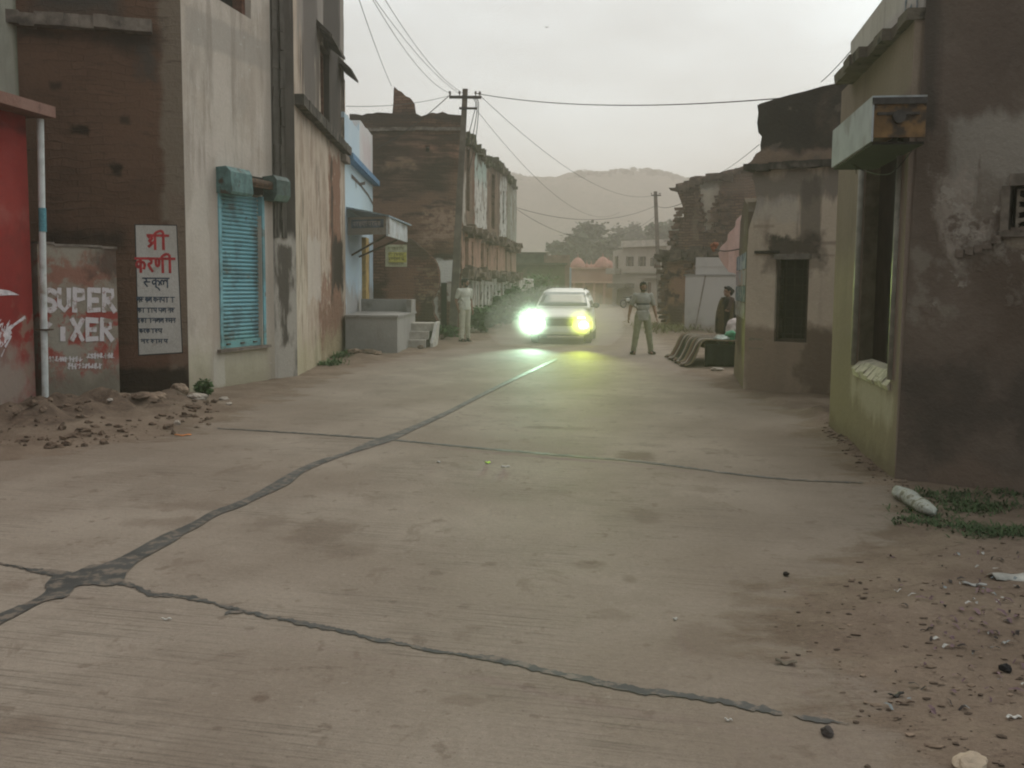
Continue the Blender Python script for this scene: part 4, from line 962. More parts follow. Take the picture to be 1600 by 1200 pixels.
wire('lower wire from the tall pole sagging past the far pole', arm1 + Vector((.3, -.1, -.3)), P2b + (P2t - P2b) * .86 + Vector((-2, 4, 0)), 1.4, .007)
wire('upper of two wires slung from the ruined front to the far pole', at(806, 324, 37.4), P2b + (P2t - P2b) * .88, .75, .013)
wire('lower of two wires slung from the ruined front to the far pole', at(806, 326, 37.4), P2b + (P2t - P2b) * .80, 1.5, .011)
wire('short wire from the far pole to the collapsed right house', P2b + (P2t - P2b) * .88, at(1075, 313, 31), .2, .014)
wire('faint wire rising beside the black parapet on the right', at(1120, 272, 30), at(1186, 226, 14), .06, .006)
wire('faint wire rising from the black parapet to the white parapet', at(1283, 128, 12.2), at(1334, 74, 9.2), .02, .006)
# ------------------------------------------------------------------ right side of the street
E = g(1397, 750); Fc = g(1295, 667)
CS = Plane(Fc, E); CF = Plane(E, g(1605, 772))
corner = thing('corner_house', E, 'brown corner house with a tall dark doorway and a pale worn wall patch', 'house', 'buildings along the right of the street')
M_CS = wall_mat('brown_street_plaster', (.17, .128, .105), (.215, .167, .138), [
    dict(rect=(-.2, -.3, CS.L + .1, .75), col=(.22, .18, .12), soft=.4, amp=.4, scale=1.6, k=.7),
    dict(rect=(-.2, -.3, CS.L + .1, .14), col=(.15, .11, .08), soft=.12, amp=.2, scale=3, k=.8),
    dict(rect=CS.rect(1330, 585, 1395, 660), col=(.42, .38, .3), soft=.1, amp=.25, scale=(3, .8, 1), k=.55),
    dict(rect=CS.rect(1405, 140, 1432, 640), col=(.17, .13, .105), soft=.06, amp=.08, scale=(6, .5, 1), k=.7),
    dict(rect=CS.rect(1360, 60, 1450, 150), col=(.21, .17, .125), soft=.2, amp=.3, scale=2, k=.7),
    dict(col=(.17, .13, .1), scale=(2.5, .5, 1), lo=.52, hi=.7, k=.55)], streak=.25, bump=.35)
z0d = CS.z(1392, 592); 
dr = [CS.q(1335, 573), CS.q(1391, 590), CS.q(1413, 222), CS.q(1353, 262)]
dr = [(dr[0][0], .80), (dr[1][0], .80), (dr[2][0] , 3.0), (dr[3][0], 3.0)]
dr[3] = (dr[0][0] + .02, 3.0); dr[2] = (dr[1][0] + .02, 3.0)
mb = MB(); facade(mb, CS, [(0, -.3), (CS.L, -.3), (CS.L, CS.z(1328, 121) - .06), (0, CS.z(1328, 121) - .06)], [dr], .32); mb.build('wall', M_CS, corner)
# sloping cement sill
mb = MB()
for i in range(8):
    s0 = dr[0][0] + (dr[1][0] - dr[0][0]) * i / 8; s1 = dr[0][0] + (dr[1][0] - dr[0][0]) * (i + 1) / 8
    o1 = .026 + .014 * random.random(); zl = .8 - random.uniform(.0, .05)
    P = [(-.155, .89), (-.05, .868), (o1, zl), (o1 - .02, .72), (-.155, .72)]
    for k in range(5):
        a, b_ = P[k], P[(k + 1) % 5]; mb.face([CS.w(s0, a[1], a[0]), CS.w(s1, a[1], a[0]), CS.w(s1, b_[1], b_[0]), CS.w(s0, b_[1], b_[0])])
    for s in (s0, s1): mb.face([CS.w(s, p[1], p[0]) for p in P])
mb.build('sill', plain('pale_sill_cement', (.42, .39, .30), .8, .3, 12, .8), corner)
M_DOORW = plain('dark_brown_door', (.026, .019, .016), .95, .25, 5, .2, .02)
mb = MB(); pbox(mb, CS, dr[0][0], .80, dr[1][0] + .02, 3.0, -.31, -.16); 
dm = mb.build('door', M_DOORW, corner)
for s0, s1 in ((dr[0][0] + .002, dr[0][0] + .06), (dr[1][0] - .055, dr[1][0] - .002)):
    mb = MB(); pbox(mb, CS, s0, .87, s1, 2.99, -.16, -.03); mb.build('door_frame', plain('door_frame_paint', (.10, .085, .06), .7, .3, 8, .2), dm)
for s_, e_ in ((dr[0][0] - .03, 0), (dr[1][0] + .03, 0)):  # round rails added at the jambs to catch headlamp glints
    mb = MB(); mb.tube([CS.w(s_, .82, .0), CS.w(s_ + .02, 2.99, .0)], .035, 12); mb.build('guide_rail', plain('glint_rail_paint', (.24, .235, .2), .45, .2, 9, .1), dm, True)
# open hood of a missing roller shutter
HO = CS.shift(.40)
h_s0, h_s1 = HO.s(1300, 235), HO.s(1362, 190)
h_z1 = (HO.z(1300, 205) + HO.z(1362, 157)) / 2; h_z0 = (HO.z(1300, 260) + HO.z(1362, 222)) / 2
mb = MB(); pbox(mb, CS, h_s0, h_z0, h_s1, h_z1, .385, .40); pbox(mb, CS, h_s0, h_z1 + .001, h_s1, h_z1 + .014, 0, .40)
hood = mb.build('shutter_hood', plain('grey_hood_sheet', (.30, .32, .325), .55, .12, 5, .1, dirt=(.2, .2, .19), dscale=3), corner)
mb = MB(); pbox(mb, CS, h_s1 - .03, h_z0 + .03, h_s1 - .012, h_z1, .0, .384)
mb.build('end_plate', plain('orange_primer', (.15, .088, .04), .75, .3, 6, .2, dirt=(.05, .038, .03), dscale=5, dlo=.5, dhi=.62), hood)
mb = MB(); c = CS.w(h_s1 - .011, (h_z0 + h_z1) / 2 + .02, .2); 
mb.tube([CS.w(h_s1 - .012, (h_z0 + h_z1) / 2 + .02, .2), CS.w(h_s1 + .02, (h_z0 + h_z1) / 2 + .02, .2)], .05, 10)
pbox(mb, CS, h_s1 - .01, h_z1 - .05, h_s1 + .01, h_z1 - .002, 0, .4); pbox(mb, CS, h_s1 - .01, h_z1 - .13, h_s1 + .006, h_z1 - .11, .05, .36)
mb.build('bearing', M_IRON, hood)
mb = MB(); pbox(mb, CS, h_s0 + .01, h_z0 - .02, h_s1 - .04, h_z0 + .0, 0.0, .38); mb.build('hood_underside', M_DARK, hood)
mb = MB(); mb.tube(smooth_line([CS.w(h_s0 + .5, h_z0 - .03, .28), CS.w(h_s0 + .6, h_z0 - .1, .2), CS.w(h_s1 - .6, h_z0 - .18, .12), CS.w(h_s1 - .2, h_z0 - .05, .05)], 6), .005, 5); mb.tube(smooth_line([CS.w(h_s0 + .45, h_z0 - .02, .3), CS.w(h_s0 + .5, h_z0 - .07, .27), CS.w(h_s0 + .42, h_z0 - .1, .25)], 5), .004, 5)
mb.build('loose_wire', M_IRON, hood)
# broken roof slab and white parapet above
mb = MB(); zsl = CS.shift(.17).z(1307, 121) - .02; L = rag([(CS.shift(.17).s(1306, 121), zsl), (CS.L + .02, zsl)], .3, .02, seed=8)
for i, (a, b_) in enumerate(zip(L, L[1:])):
    o1 = .2 if a[0] < CS.L - 1.6 else (.12 if a[0] < CS.L - .8 else .04)
    pbox(mb, CS, a[0], zsl - .05, b_[0], zsl + .045, -.32, o1 + random.uniform(-.03, .03), j=.006)
mb.build('roof_slab', wall_mat('mossy_slab', (.105, .09, .07), (.16, .14, .11), [dict(col=(.05, .045, .035), scale=3.0, lo=.52, hi=.62)], bump=.8), corner)
PW = CS.shift(-.06)
M_PAR = wall_mat('white_parapet', (.46, .435, .40), (.40, .37, .335), [
    dict(rect=PW.rect(1330, 118, 1450, 60), col=(.3, .285, .255), soft=.15, amp=.3, scale=2, k=.5), dict(col=(.28, .25, .215), scale=(2, .6, 1), lo=.54, hi=.7, k=.6)], streak=.3)
mb = MB(); facade(mb, PW, [(PW.s(1329, 100), zsl + .04), (CS.L, zsl + .04), (CS.L, PW.z(1329, 66) + .05), (PW.s(1329, 70) , PW.z(1329, 66))], [], .2); par = mb.build('parapet', M_PAR, corner)
M_SIGNP = plain('blue_grey_lettering', (.21, .25, .27), .85, .3, 10, .2, dirt=(.4, .38, .35), dscale=5)
mb = MB()
for pts, w in (([(1418, -12), (1415, 20), (1419, 40), (1428, 42), (1433, 20), (1434, -12)], .05), ([(1424, 48), (1414, 58), (1403, 66)], .12), ([(1425, 10), (1400, 52), (1385, 74)], .04), ([(1396, 60), (1372, 84), (1350, 102)], .03), ([(1412, 30), (1380, 68)], .022)):
    ribbon(mb, PW, [tuple(p) for p in smooth_line([Vector((*PW.q(*p), 0)) for p in pts], 4)], w, .005, 0, .25)
mb.build('lettering', M_SIGNP, par)
# near wall facing the camera
jr = CF.rect(1580, 276, 1680, 362)
M_CF = wall_mat('dark_brown_plaster', (.135, .104, .084), (.103, .080, .065), [
    dict(col=(.15, .122, .1), scale=(1.6, .8, 1), lo=.5, hi=.66, k=.6), dict(col=(.06, .048, .04), scale=2.6, lo=.56, hi=.68, k=.4), dict(rect=CF.rect(1480, 184, 1720, 305), col=(.25, .228, .195), soft=.06, amp=.12, scale=(5, .9, 1), brk=.36, bs=(5, .7, 1), k=.85, h=.7),
    dict(rect=CF.rect(1472, 280, 1555, 400), col=(.27, .235, .2), soft=.06, amp=.3, scale=(4, 1.2, 1), brk=.46, k=.85),
    dict(rect=CF.rect(1525, 275, 1575, 335), col=(.17, .145, .12), soft=.03, amp=.2, scale=(4, 1.2, 1), k=.8),
    dict(rect=CF.rect(1505, 330, 1600, 440), col=(.31, .28, .24), soft=.04, amp=.5, scale=6, brk=.52, k=.85, h=.8),
    dict(rect=CF.rect(1440, 400, 1480, 500), col=(.2, .175, .145), soft=.08, amp=.4, scale=4, brk=.47, k=.6),
    dict(rect=CF.rect(1570, 360, 1700, 385), col=(.31, .27, .21), soft=.03, amp=.16, scale=5, brk=.4, k=.8),
    dict(rect=CF.rect(1540, 400, 1760, 560), col=(.09, .067, .052), soft=.14, amp=.4, scale=2, k=.75),
    dict(rect=CF.rect(1430, 590, 1760, 720), col=(.062, .051, .043), soft=.2, amp=.6, scale=1.7, k=.8),
    dict(rect=CF.rect(1440, 720, 1760, 800), col=(.15, .108, .083), soft=.1, amp=.3, scale=2, k=.7),
    dict(rect=CF.rect(1400, -60, 1480, 60), col=(.085, .075, .06), soft=.15, amp=.4, scale=(2, .6, 1), k=.6),
    dict(rect=CF.rect(1446, -100, 1462, 200), col=(.05, .043, .037), soft=.06, amp=.14, scale=(5, .5, 1), k=.75)], bump=.5, fine=.12)
hole_ = [(jr[0], jr[1]), (jr[2], jr[1]), (jr[2], jr[3]), (jr[0], jr[3])]
mb = MB(); facade(mb, CF, [(-.0, -.3), (4.5, -.3), (4.5, 4.6), (CF.s(1450, 0) , 4.6)], [hole_], .3); mb.build('wall', M_CF, corner)
# diagonal cornice scar + carved vent
mb = MB(); L = rag([CF.q(1494, 395), CF.q(1535, 382), CF.q(1566, 366), CF.q(1700, 350)], .06, .012, seed=2)
for a, b_ in zip(L, L[1:]): pbox(mb, CF, a[0], a[1] - .035, b_[0], a[1] + .03, -.05, .03 + random.uniform(-.01, .015), j=.006)
mb.build('broken_moulding', plain('moulding_plaster', (.12, .095, .078), .95, .35, 9, .6, dirt=(.27, .24, .2), dscale=7), corner)
mb = MB(); pbox(mb, CF, jr[0] - .01, jr[3] - .07, jr[2], jr[3] + .02, -.15, .03); pbox(mb, CF, jr[0] - .06, jr[1] + .002, jr[0], jr[3] - .07, -.1, .02); pbox(mb, CF, jr[0] - .06, jr[1] - .03, jr[2], jr[1], -.1, .04, j=.004)
vent = mb.build('vent', plain('vent_frame_plaster', (.13, .11, .09), .95, .3, 9, .4), corner)
jw, jh = jr[2] - jr[0], jr[3] - jr[1]
# carved lattice of circles and leaves
outer = [(jr[0] + .04, jr[1] + .02), (jr[2] - .04, jr[1] + .02), (jr[2] - .04, jr[3] - .09), (jr[0] + .04, jr[3] - .09)]
hs_ = []
nx, ny = 4, 4
for i in range(nx):
    for j in range(ny):
        cx = outer[0][0] + (outer[1][0] - outer[0][0]) * (i + .5) / nx; cy = outer[0][1] + (outer[2][1] - outer[0][1]) * (j + .5) / ny
        rx, ry = (outer[1][0] - outer[0][0]) / nx * .36, (outer[2][1] - outer[0][1]) / ny * .36
        hs_.append([(cx + rx * math.cos(t) * (1 + .3 * math.cos(3 * t + i)), cy + ry * math.sin(t) * (1 + .25 * math.sin(2 * t + j))) for t in [2 * math.pi * k / 10 for k in range(10)]])
mb = MB(); facade(mb, CF, outer, hs_, .05, -.06); mb.build('lattice', plain('lattice_stone', (.17, .145, .115), .95, .3, 20, .4), vent)
mb = MB(); pbox(mb, CF, jr[0], jr[1], jr[2], jr[3], -.3, -.2); mb.build('vent_back', M_DARK, vent)
# body
mb = MB(); fb = [CS.w(.02, 0, -.33), CS.w(CS.L - .25, 0, -.33), CF.w(.35, 0, -.31), CF.w(4.45, 0, -.31), CF.w(4.45, 0, -.31) + Vector((0, 4, 0)), CS.w(.02, 0, -3.5)]
mb.prism([(p.x, p.y) for p in fb], -.2, 4.4); mb.build('house_body', M_SOOT, corner)

# ---- second house on the right with the barred dark window
G1 = g(1161, 609); G2 = XY(1298, 11.3); Gs = g(1146, 585)
RF = Plane(G1, G2); RSd = Plane(G1, Vector((Gs.x, Gs.y, 0)))
second = thing('plaster_house', G1, 'tan plastered house with a barred dark window and a black mouldy parapet', 'house', 'buildings along the right of the street')
L2 = RF.L + 1.6
wr = RF.rect(1213, 397, 1260, 536)
MOULD = (.035, .031, .027)
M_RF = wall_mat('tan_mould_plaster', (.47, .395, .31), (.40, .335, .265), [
    dict(rect=RF.rect(1160, 270, 1330, 310), col=(.15, .13, .115), soft=.1, amp=.5, scale=(3, .7, 1), k=.85),
    dict(rect=RF.rect(1165, 310, 1250, 345), col=(.36, .335, .30), soft=.1, amp=.4, scale=2.4, k=.5),
    dict(rect=RF.rect(1250, 280, 1276, 380), col=(.10, .085, .072), soft=.06, amp=.25, scale=(5, .6, 1), k=.75),
    dict(rect=RF.rect(1206, 372, 1280, 402), col=MOULD, soft=.05, amp=.22, scale=3.5, k=.95),
    dict(rect=RF.rect(1198, 366, 1286, 420), col=(.10, .08, .066), soft=.08, amp=.3, scale=3, k=.6),
    dict(rect=RF.rect(1160, 508, 1310, 640), col=(.21, .155, .118), soft=.12, amp=.3, scale=1.7, k=.85),
    dict(rect=RF.rect(1255, 515, 1310, 640), col=(.10, .072, .056), soft=.1, amp=.5, scale=2.2, k=.7),
    dict(rect=RF.rect(1170, 528, 1192, 532), col=(.14, .15, .11), soft=.01, amp=.02, scale=3, k=.6),
    dict(rect=RF.rect(1170, 543, 1192, 546), col=(.14, .15, .11), soft=.01, amp=.02, scale=3, k=.6),
    dict(rect=RF.rect(1178, 352, 1210, 355), col=(.2, .165, .13), soft=.015, amp=.03, scale=3, k=.5),
    dict(rect=RF.rect(1272, 378, 1320, 381), col=(.15, .12, .1), soft=.02, amp=.05, scale=3, k=.6),
    dict(rect=RF.rect(1272, 398, 1320, 400), col=(.15, .12, .1), soft=.015, amp=.04, scale=3, k=.5),
    dict(col=(.2, .155, .12), scale=(2.4, .6, 1), lo=.54, hi=.7, k=.5)], streak=.3, bump=.35)
zl2 = 3.38
hol = [(wr[0], wr[1]), (wr[2], wr[1]), (wr[2], wr[3]), (wr[0], wr[3])]
mb = MB(); facade(mb, RF, [(0, -.3), (L2, -.3), (L2, zl2)] + rag([(L2 - .1, zl2 - .01), (.08, zl2 - .03)], .3, .02, seed=3) + rag([(.03, zl2 - .1), (.14, 2.9), (.05, 2.6), (0, 2.2)], .12, .03, seed=4), [hol], .3); mb.build('wall', M_RF, second)
mb = MB(); L = rag([(-.06, zl2 + .02), (L2, zl2 + .04)], .2, .014, seed=5)
for a, b_ in zip(L, L[1:]): pbox(mb, RF, a[0], a[1] - .05, b_[0], a[1] + .05, -.3, .1 + random.uniform(-.02, .02), j=.006)
mb.build('ledge', plain('black_ledge', (.05, .044, .038), .95, .4, 8, .6, dirt=(.14, .12, .1), dscale=4), second)
pt = [RF.q(*p) for p in ((1335, 122), (1318, 128), (1300, 131), (1283, 135), (1258, 141), (1232, 148), (1212, 154), (1196, 159), (1187, 162), (1183, 164), (1184, 176), (1182, 192), (1184, 207), (1189, 213), (1187, 226), (1188, 236), (1180, 240))]
M_PARA = wall_mat('black_mould_parapet', (.055, .047, .04), (.035, .031, .027), [
    dict(rect=RF.rect(1170, 238, 1340, 275), col=(.23, .165, .125), soft=.06, amp=.18, scale=2, k=.9), dict(col=(.13, .11, .092), scale=4.0, lo=.62, hi=.7, k=.7), dict(col=(.12, .09, .07), scale=1.5, lo=.55, hi=.7, k=.4)], bump=.7)
mb = MB(); ptr = rag(pt[::-1], .12, .02, seed=5)
facade(mb, RF, [(L2, zl2 + .08), (L2, pt[0][1])] + [p for p in rag(pt, .14, .025, seed=7)] + [(.0, zl2 + .08)], [], .35, -.02); mb.build('parapet', M_PARA, second)
M_BAR = plain('dark_window_bars', (.03, .024, .02), .7, .3, 10, .2)
mb = MB(); pbox(mb, RF, wr[0], wr[1], wr[2], wr[3], -.3, -.22); win = mb.build('window', M_DARK, second)
mb = MB()
for a, b_ in ((wr[0] + .002, wr[0] + .05), (wr[2] - .05, wr[2] - .002)): pbox(mb, RF, a, wr[1] + .002, b_, wr[3] - .08, -.22, -.06)
pbox(mb, RF, wr[0] + .05, wr[1] + .002, wr[2] - .05, wr[1] + .05, -.22, -.07)
mb.build('window_frame', plain('window_frame_wood', (.055, .042, .034), .8, .3), win)
mb = MB()
for k in range(1, 10):
    z = wr[1] + (wr[3] - wr[1] - .1) * k / 10; mb.tube([RF.w(wr[0] + .05, z, -.1), RF.w(wr[2] - .05, z, -.1)], .008, 6)
for k in range(1, 4):
    s = wr[0] + (wr[2] - wr[0]) * k / 4; mb.tube([RF.w(s, wr[1] + .05, -.115), RF.w(s, wr[3] - .08, -.115)], .009, 6)
mb.build('window_bars', M_BAR, win)
mb = MB(); pbox(mb, RF, wr[0] - .02, wr[3] - .08, wr[2] + .03, wr[3] + .0, -.22, .035); mb.build('lintel', plain('grey_lintel', (.14, .125, .11), .9, .25), win)
mb = MB(); 
z = RF.z(1180, 394); pbox(mb, RF, RF.s(1180, 394), z - .025, wr[0] + .05, z + .02, -.05, .035); mb.build('iron_bar', M_BAR, second)
# street side return with posters
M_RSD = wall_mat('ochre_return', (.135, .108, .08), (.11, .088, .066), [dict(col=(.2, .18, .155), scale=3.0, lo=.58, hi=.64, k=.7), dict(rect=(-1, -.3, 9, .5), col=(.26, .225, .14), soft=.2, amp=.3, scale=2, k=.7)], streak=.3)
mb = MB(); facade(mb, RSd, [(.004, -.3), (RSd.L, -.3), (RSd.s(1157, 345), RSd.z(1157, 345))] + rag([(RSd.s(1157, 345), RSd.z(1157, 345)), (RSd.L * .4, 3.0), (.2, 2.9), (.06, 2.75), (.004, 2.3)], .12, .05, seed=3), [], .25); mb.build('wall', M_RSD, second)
ps = RSd.rect(1151, 402, 1164, 500)
mb = MB(); fb = [RF.w(.28, 0, -.31), RF.w(L2, 0, -.31), RF.w(L2, 0, -2.2), RF.w(.4, 0, -2.1)]
mb.prism([(p.x, p.y) for p in fb], -.2, zl2 - .05); mb.build('house_body', M_SOOT, second)
PC = [((.27, .30, .33), (.08, .11, .16)), ((.30, .22, .22), (.26, .27, .29)), ((.07, .11, .13), (.2, .22, .23)), ((.26, .26, .24), (.16, .13, .11))]
hz = (ps[3] - ps[1]) / 4.2
for k in range(4):
    mb = MB(); z1 = ps[3] - k * hz * 1.05; s0 = max(.05, ps[0]); s1 = min(RSd.L, ps[2])
    po = rag([(s0 + .02, z1 - hz), (s1 - .05, z1 - hz), (s1 - .05, z1), (s0 + .02, z1)], .1, .015, True, k)
    mb.face([RSd.w(*p, .006 + .001 * k) for p in po], po)
    o = mb.build('poster', wall_mat('poster_paper', PC[k][0], PC[k][0], [dict(col=PC[k][1], scale=4.0 + k, lo=.5, hi=.54), dict(col=(.3, .26, .2), scale=7.0, lo=.6, hi=.66, k=.7)], bump=.1))
    tag(o, ('pale blue torn poster, topmost on the wall end', 'pinkish torn poster under the pale blue one', 'dark teal torn poster in the lower half of the strip', 'whitish torn poster, lowest on the wall end')[k], 'poster', 'torn posters on the wall end')

# ---- collapsed house behind, with grey sheet walls in front
D3 = 30.0
CR = Plane(XY(1030, 30.5), XY(1190, 29.0))
coll = thing('collapsed_house', CR.w(1, 0), 'collapsed brown house with jagged overhanging edges and one pale plaster patch', 'house', 'buildings along the right of the street')
out = [(1036, 515), (1033, 470), (1032, 430), (1036, 402), (1028, 398), (1046, 390), (1055, 372), (1062, 355), (1068, 338), (1066, 322), (1062, 310), (1057, 296), (1052, 293), (1068, 290), (1077, 286), (1078, 277), (1088, 274), (1108, 275), (1122, 271), (1150, 264), (1166, 258), (1180, 244), (1192, 232), (1215, 226)]
op = [CR.q(*p) for p in out]
M_CR = wall_mat('dark_rubble_wall', (.115, .070, .051), (.165, .100, .071), [
    dict(rect=CR.rect(1020, 410, 1077, 520), col=(.33, .19, .125), soft=.25, amp=.7, scale=1.3, k=.85),
    dict(rect=CR.rect(1094, 285, 1122, 308), col=(.45, .40, .335), soft=.08, amp=.3, scale=1.6),
    dict(rect=CR.rect(1098, 300, 1117, 335), col=(.46, .40, .325), soft=.08, amp=.35, scale=1.6),
    dict(rect=CR.rect(1103, 330, 1113, 358), col=(.44, .375, .30), soft=.08, amp=.3, scale=1.6),
    dict(rect=CR.rect(1096, 276, 1125, 292), col=(.16, .15, .13), soft=.12, amp=.3, scale=1.6, k=.7),
    dict(rect=CR.rect(1084, 330, 1091, 375), col=(.22, .16, .13), soft=.1, amp=.3, scale=2, k=.6),
    dict(rect=CR.rect(1120, 255, 1200, 300), col=(.19, .13, .1), soft=.3, amp=.5, scale=1.2, k=.6),
    dict(rect=CR.rect(1040, 470, 1072, 515), col=(.05, .038, .03), soft=.3, amp=.7, scale=1.3, k=.8),
    dict(rect=CR.rect(1043, 455, 1056, 468), col=(.04, .028, .022), soft=.1, amp=.5, scale=2.4, k=.9),
    dict(rect=CR.rect(1045, 425, 1062, 433), col=(.05, .035, .028), soft=.1, amp=.4, scale=2.4, k=.9),
    dict(rect=CR.rect(1030, 400, 1042, 480), col=(.09, .06, .045), soft=.15, amp=.5, scale=1.5, k=.7)],
    bump=1.2, brick=dict(w=.3, h=.11, k=.9, m=.02, wob=.16, ps=.8, lo=.2, hi=.4, mc=(.4, .4, .4)))
mb = MB(); facade(mb, CR, [(op[-1][0], -.3), (op[0][0], -.3)] + rag(op, .22, .09, seed=6) , [], .7); mb.build('wall', M_CR, coll)
mb = MB(); L = rag([CR.q(1028, 400), CR.q(1095, 392), CR.q(1128, 388)], .25, .06, seed=4)
for a, b_ in zip(L, L[1:]):
    for k in range(2): pbox(mb, CR, a[0] - .1, a[1] - random.uniform(.1, .3), b_[0] + .1, a[1] + random.uniform(0, .2), -.3, random.uniform(.1, .5), j=.06)
mb.build('broken_floor', plain('floor_rubble', (.075, .055, .044), .95, .45, 4, .7, dirt=(.17, .12, .09), dscale=3), coll)
mb = MB(); L = rag([CR.q(1054, 294), CR.q(1085, 280), CR.q(1130, 272)], .25, .05, seed=5)
for a, b_ in zip(L, L[1:]): pbox(mb, CR, a[0] - .1, a[1] - random.uniform(.1, .25), b_[0] + .1, a[1] + random.uniform(.0, .1), -.4, random.uniform(.1, .35), j=.05)
L = rag([CR.q(1130, 272), CR.q(1166, 260), CR.q(1192, 234)], .25, .05, seed=6)
for a, b_ in zip(L, L[1:]): pbox(mb, CR, a[0] - .1, a[1] - random.uniform(.15, .3), b_[0] + .1, a[1] + random.uniform(-.05, .05), -.4, random.uniform(.05, .2), j=.05)
mb.build('broken_roof_edge', plain('roof_edge_rubble', (.085, .062, .048), .95, .4, 4, .7, dirt=(.2, .14, .11), dscale=2.5), coll)
# jutting bricks on the broken jambs
mb = MB()
for a, b_, c, d, n_ in ((1036, 400, 1036, 505, 18), (1050, 385, 1066, 325, 14), (1090, 300, 1100, 360, 14), (1126, 300, 1112, 365, 12), (1140, 300, 1125, 380, 14), (1076, 410, 1076, 430, 4)):
    for k in range(n_):
        t = (k + random.random()) / n_; s, z = CR.q(a + (c - a) * t + random.uniform(-3, 3), b_ + (d - b_) * t)
        pbox(mb, CR, s - random.uniform(.08, .22), z - .06, s + random.uniform(.08, .22), z + .05, -.1, random.uniform(.03, .22), j=.03)
mb.build('loose_brickwork', plain('loose_bricks', (.12, .075, .055), .95, .4, 5, .6, dirt=(.06, .045, .036), dscale=3), coll)
mb = MB(); sl = CR.s(1075, 400); mb.prism([(p.x, p.y) for p in (CR.w(sl, 0, -.72), CR.w(op[-1][0], 0, -.72), CR.w(op[-1][0], 0, -5), CR.w(sl, 0, -5))], -.2, 4.2); mb.build('house_body', M_SOOT, coll)
# grey painted enclosure
M_GREYS = wall_mat('grey_enclosure_paint', (.38, .35, .33), (.42, .385, .36), [dict(col=(.25, .225, .205), scale=1.0, lo=.5, hi=.7, k=.5), dict(rect=(-1, -.2, 9, .35), col=(.26, .215, .17), soft=.2, amp=.3, scale=2, k=.7)], bump=.12, fine=.06)
SW = Plane(XY(1071, 26.5), XY(1165, 25.9))
r = SW.rect(1071, 431, 1168, 540)
enc = thing('sheet_enclosure', SW.w(0, 0), 'smooth grey sheet enclosure in two steps below the collapsed house', 'enclosure')
mb = MB(); pbox(mb, SW, r[0], -.2, r[2], r[3], -.25, 0); mb.build('lower_panel', M_GREYS, enc)
mb = MB(); pbox(mb, SW, r[0] - .03, r[3] + .002, r[2], r[3] + .05, -.28, .03); mb.build('capping', plain('capping_grey', (.23, .21, .2), .8), enc)
r2 = SW.rect(1086, 402, 1168, 431)
mb = MB(); pbox(mb, SW, r2[0], r[3] + .052, r2[2], r2[3], -.5, -.12); pbox(mb, SW, r2[0] - .02, (r[3] + r2[3]) / 2, r2[2], (r[3] + r2[3]) / 2 + .03, -.5, -.105); mb.build('upper_panel', M_GREYS, enc)
mb = MB(); a = SW.q(1102, 432); b_ = SW.q(1086, 515); ribbon(mb, SW, [a, b_], .05, .004, 0, .2); mb.build('drip_stain', plain('drip_stain', (.2, .17, .15), .9), enc)
# pink cloth hung from the corner of the tan house
cz = 15.0
CL = Plane(at(1124, 400, cz + .3), at(1160, 400, cz - .3))
cloth = thing('pink_cloth', CL.w(0, 2.5), 'pink triangular cloth hung from the corner of the tan house', 'cloth')
mb = MB(); n_ = 14; rows = []
for i in range(n_ + 1):
    t = i / n_; u = 1124.5 + 33.5 * t
    vt = 392 + (334 - 392) * t; vb = 396 + 22 * min(1, t * 5) + (431 - 418) * t
    rows.append([CL.w(*CL.q(u, vt + (vb - vt) * k / 10), .05 * math.sin(t * 9 + k * .25) * (k / 10) + .03 * math.sin(t * 17)) for k in range(11)])
for i in range(n_):
    for k in range(10): mb.face([rows[i][k], rows[i + 1][k], rows[i + 1][k + 1], rows[i][k + 1]])
mb.build('sheet', plain('pink_cotton', (.66, .46, .42), .9, .08, 6, .1), cloth, smooth=True, weld=True)
mb = MB(); mb.tube(smooth_line([CL.w(*CL.q(1112, 388), .08), CL.w(*CL.q(1126, 391), .08), CL.w(*CL.q(1142, 392.5), .09), CL.w(*CL.q(1160, 389), .05)], 5), .012, 6); mb.build('cord', M_IRON, cloth)
mb = MB(); c = CL.w(*CL.q(1119, 386), .06)
for k in range(9): mb.blob(c + Vector((random.uniform(-.07, .07), random.uniform(-.05, .05), random.uniform(-.07, .07))), random.uniform(.025, .045), 1, None, .4, k)
mb.build('marigold_bunch', plain('orange_petals', (.26, .10, .06), .8, .3, 30, .3), cloth)

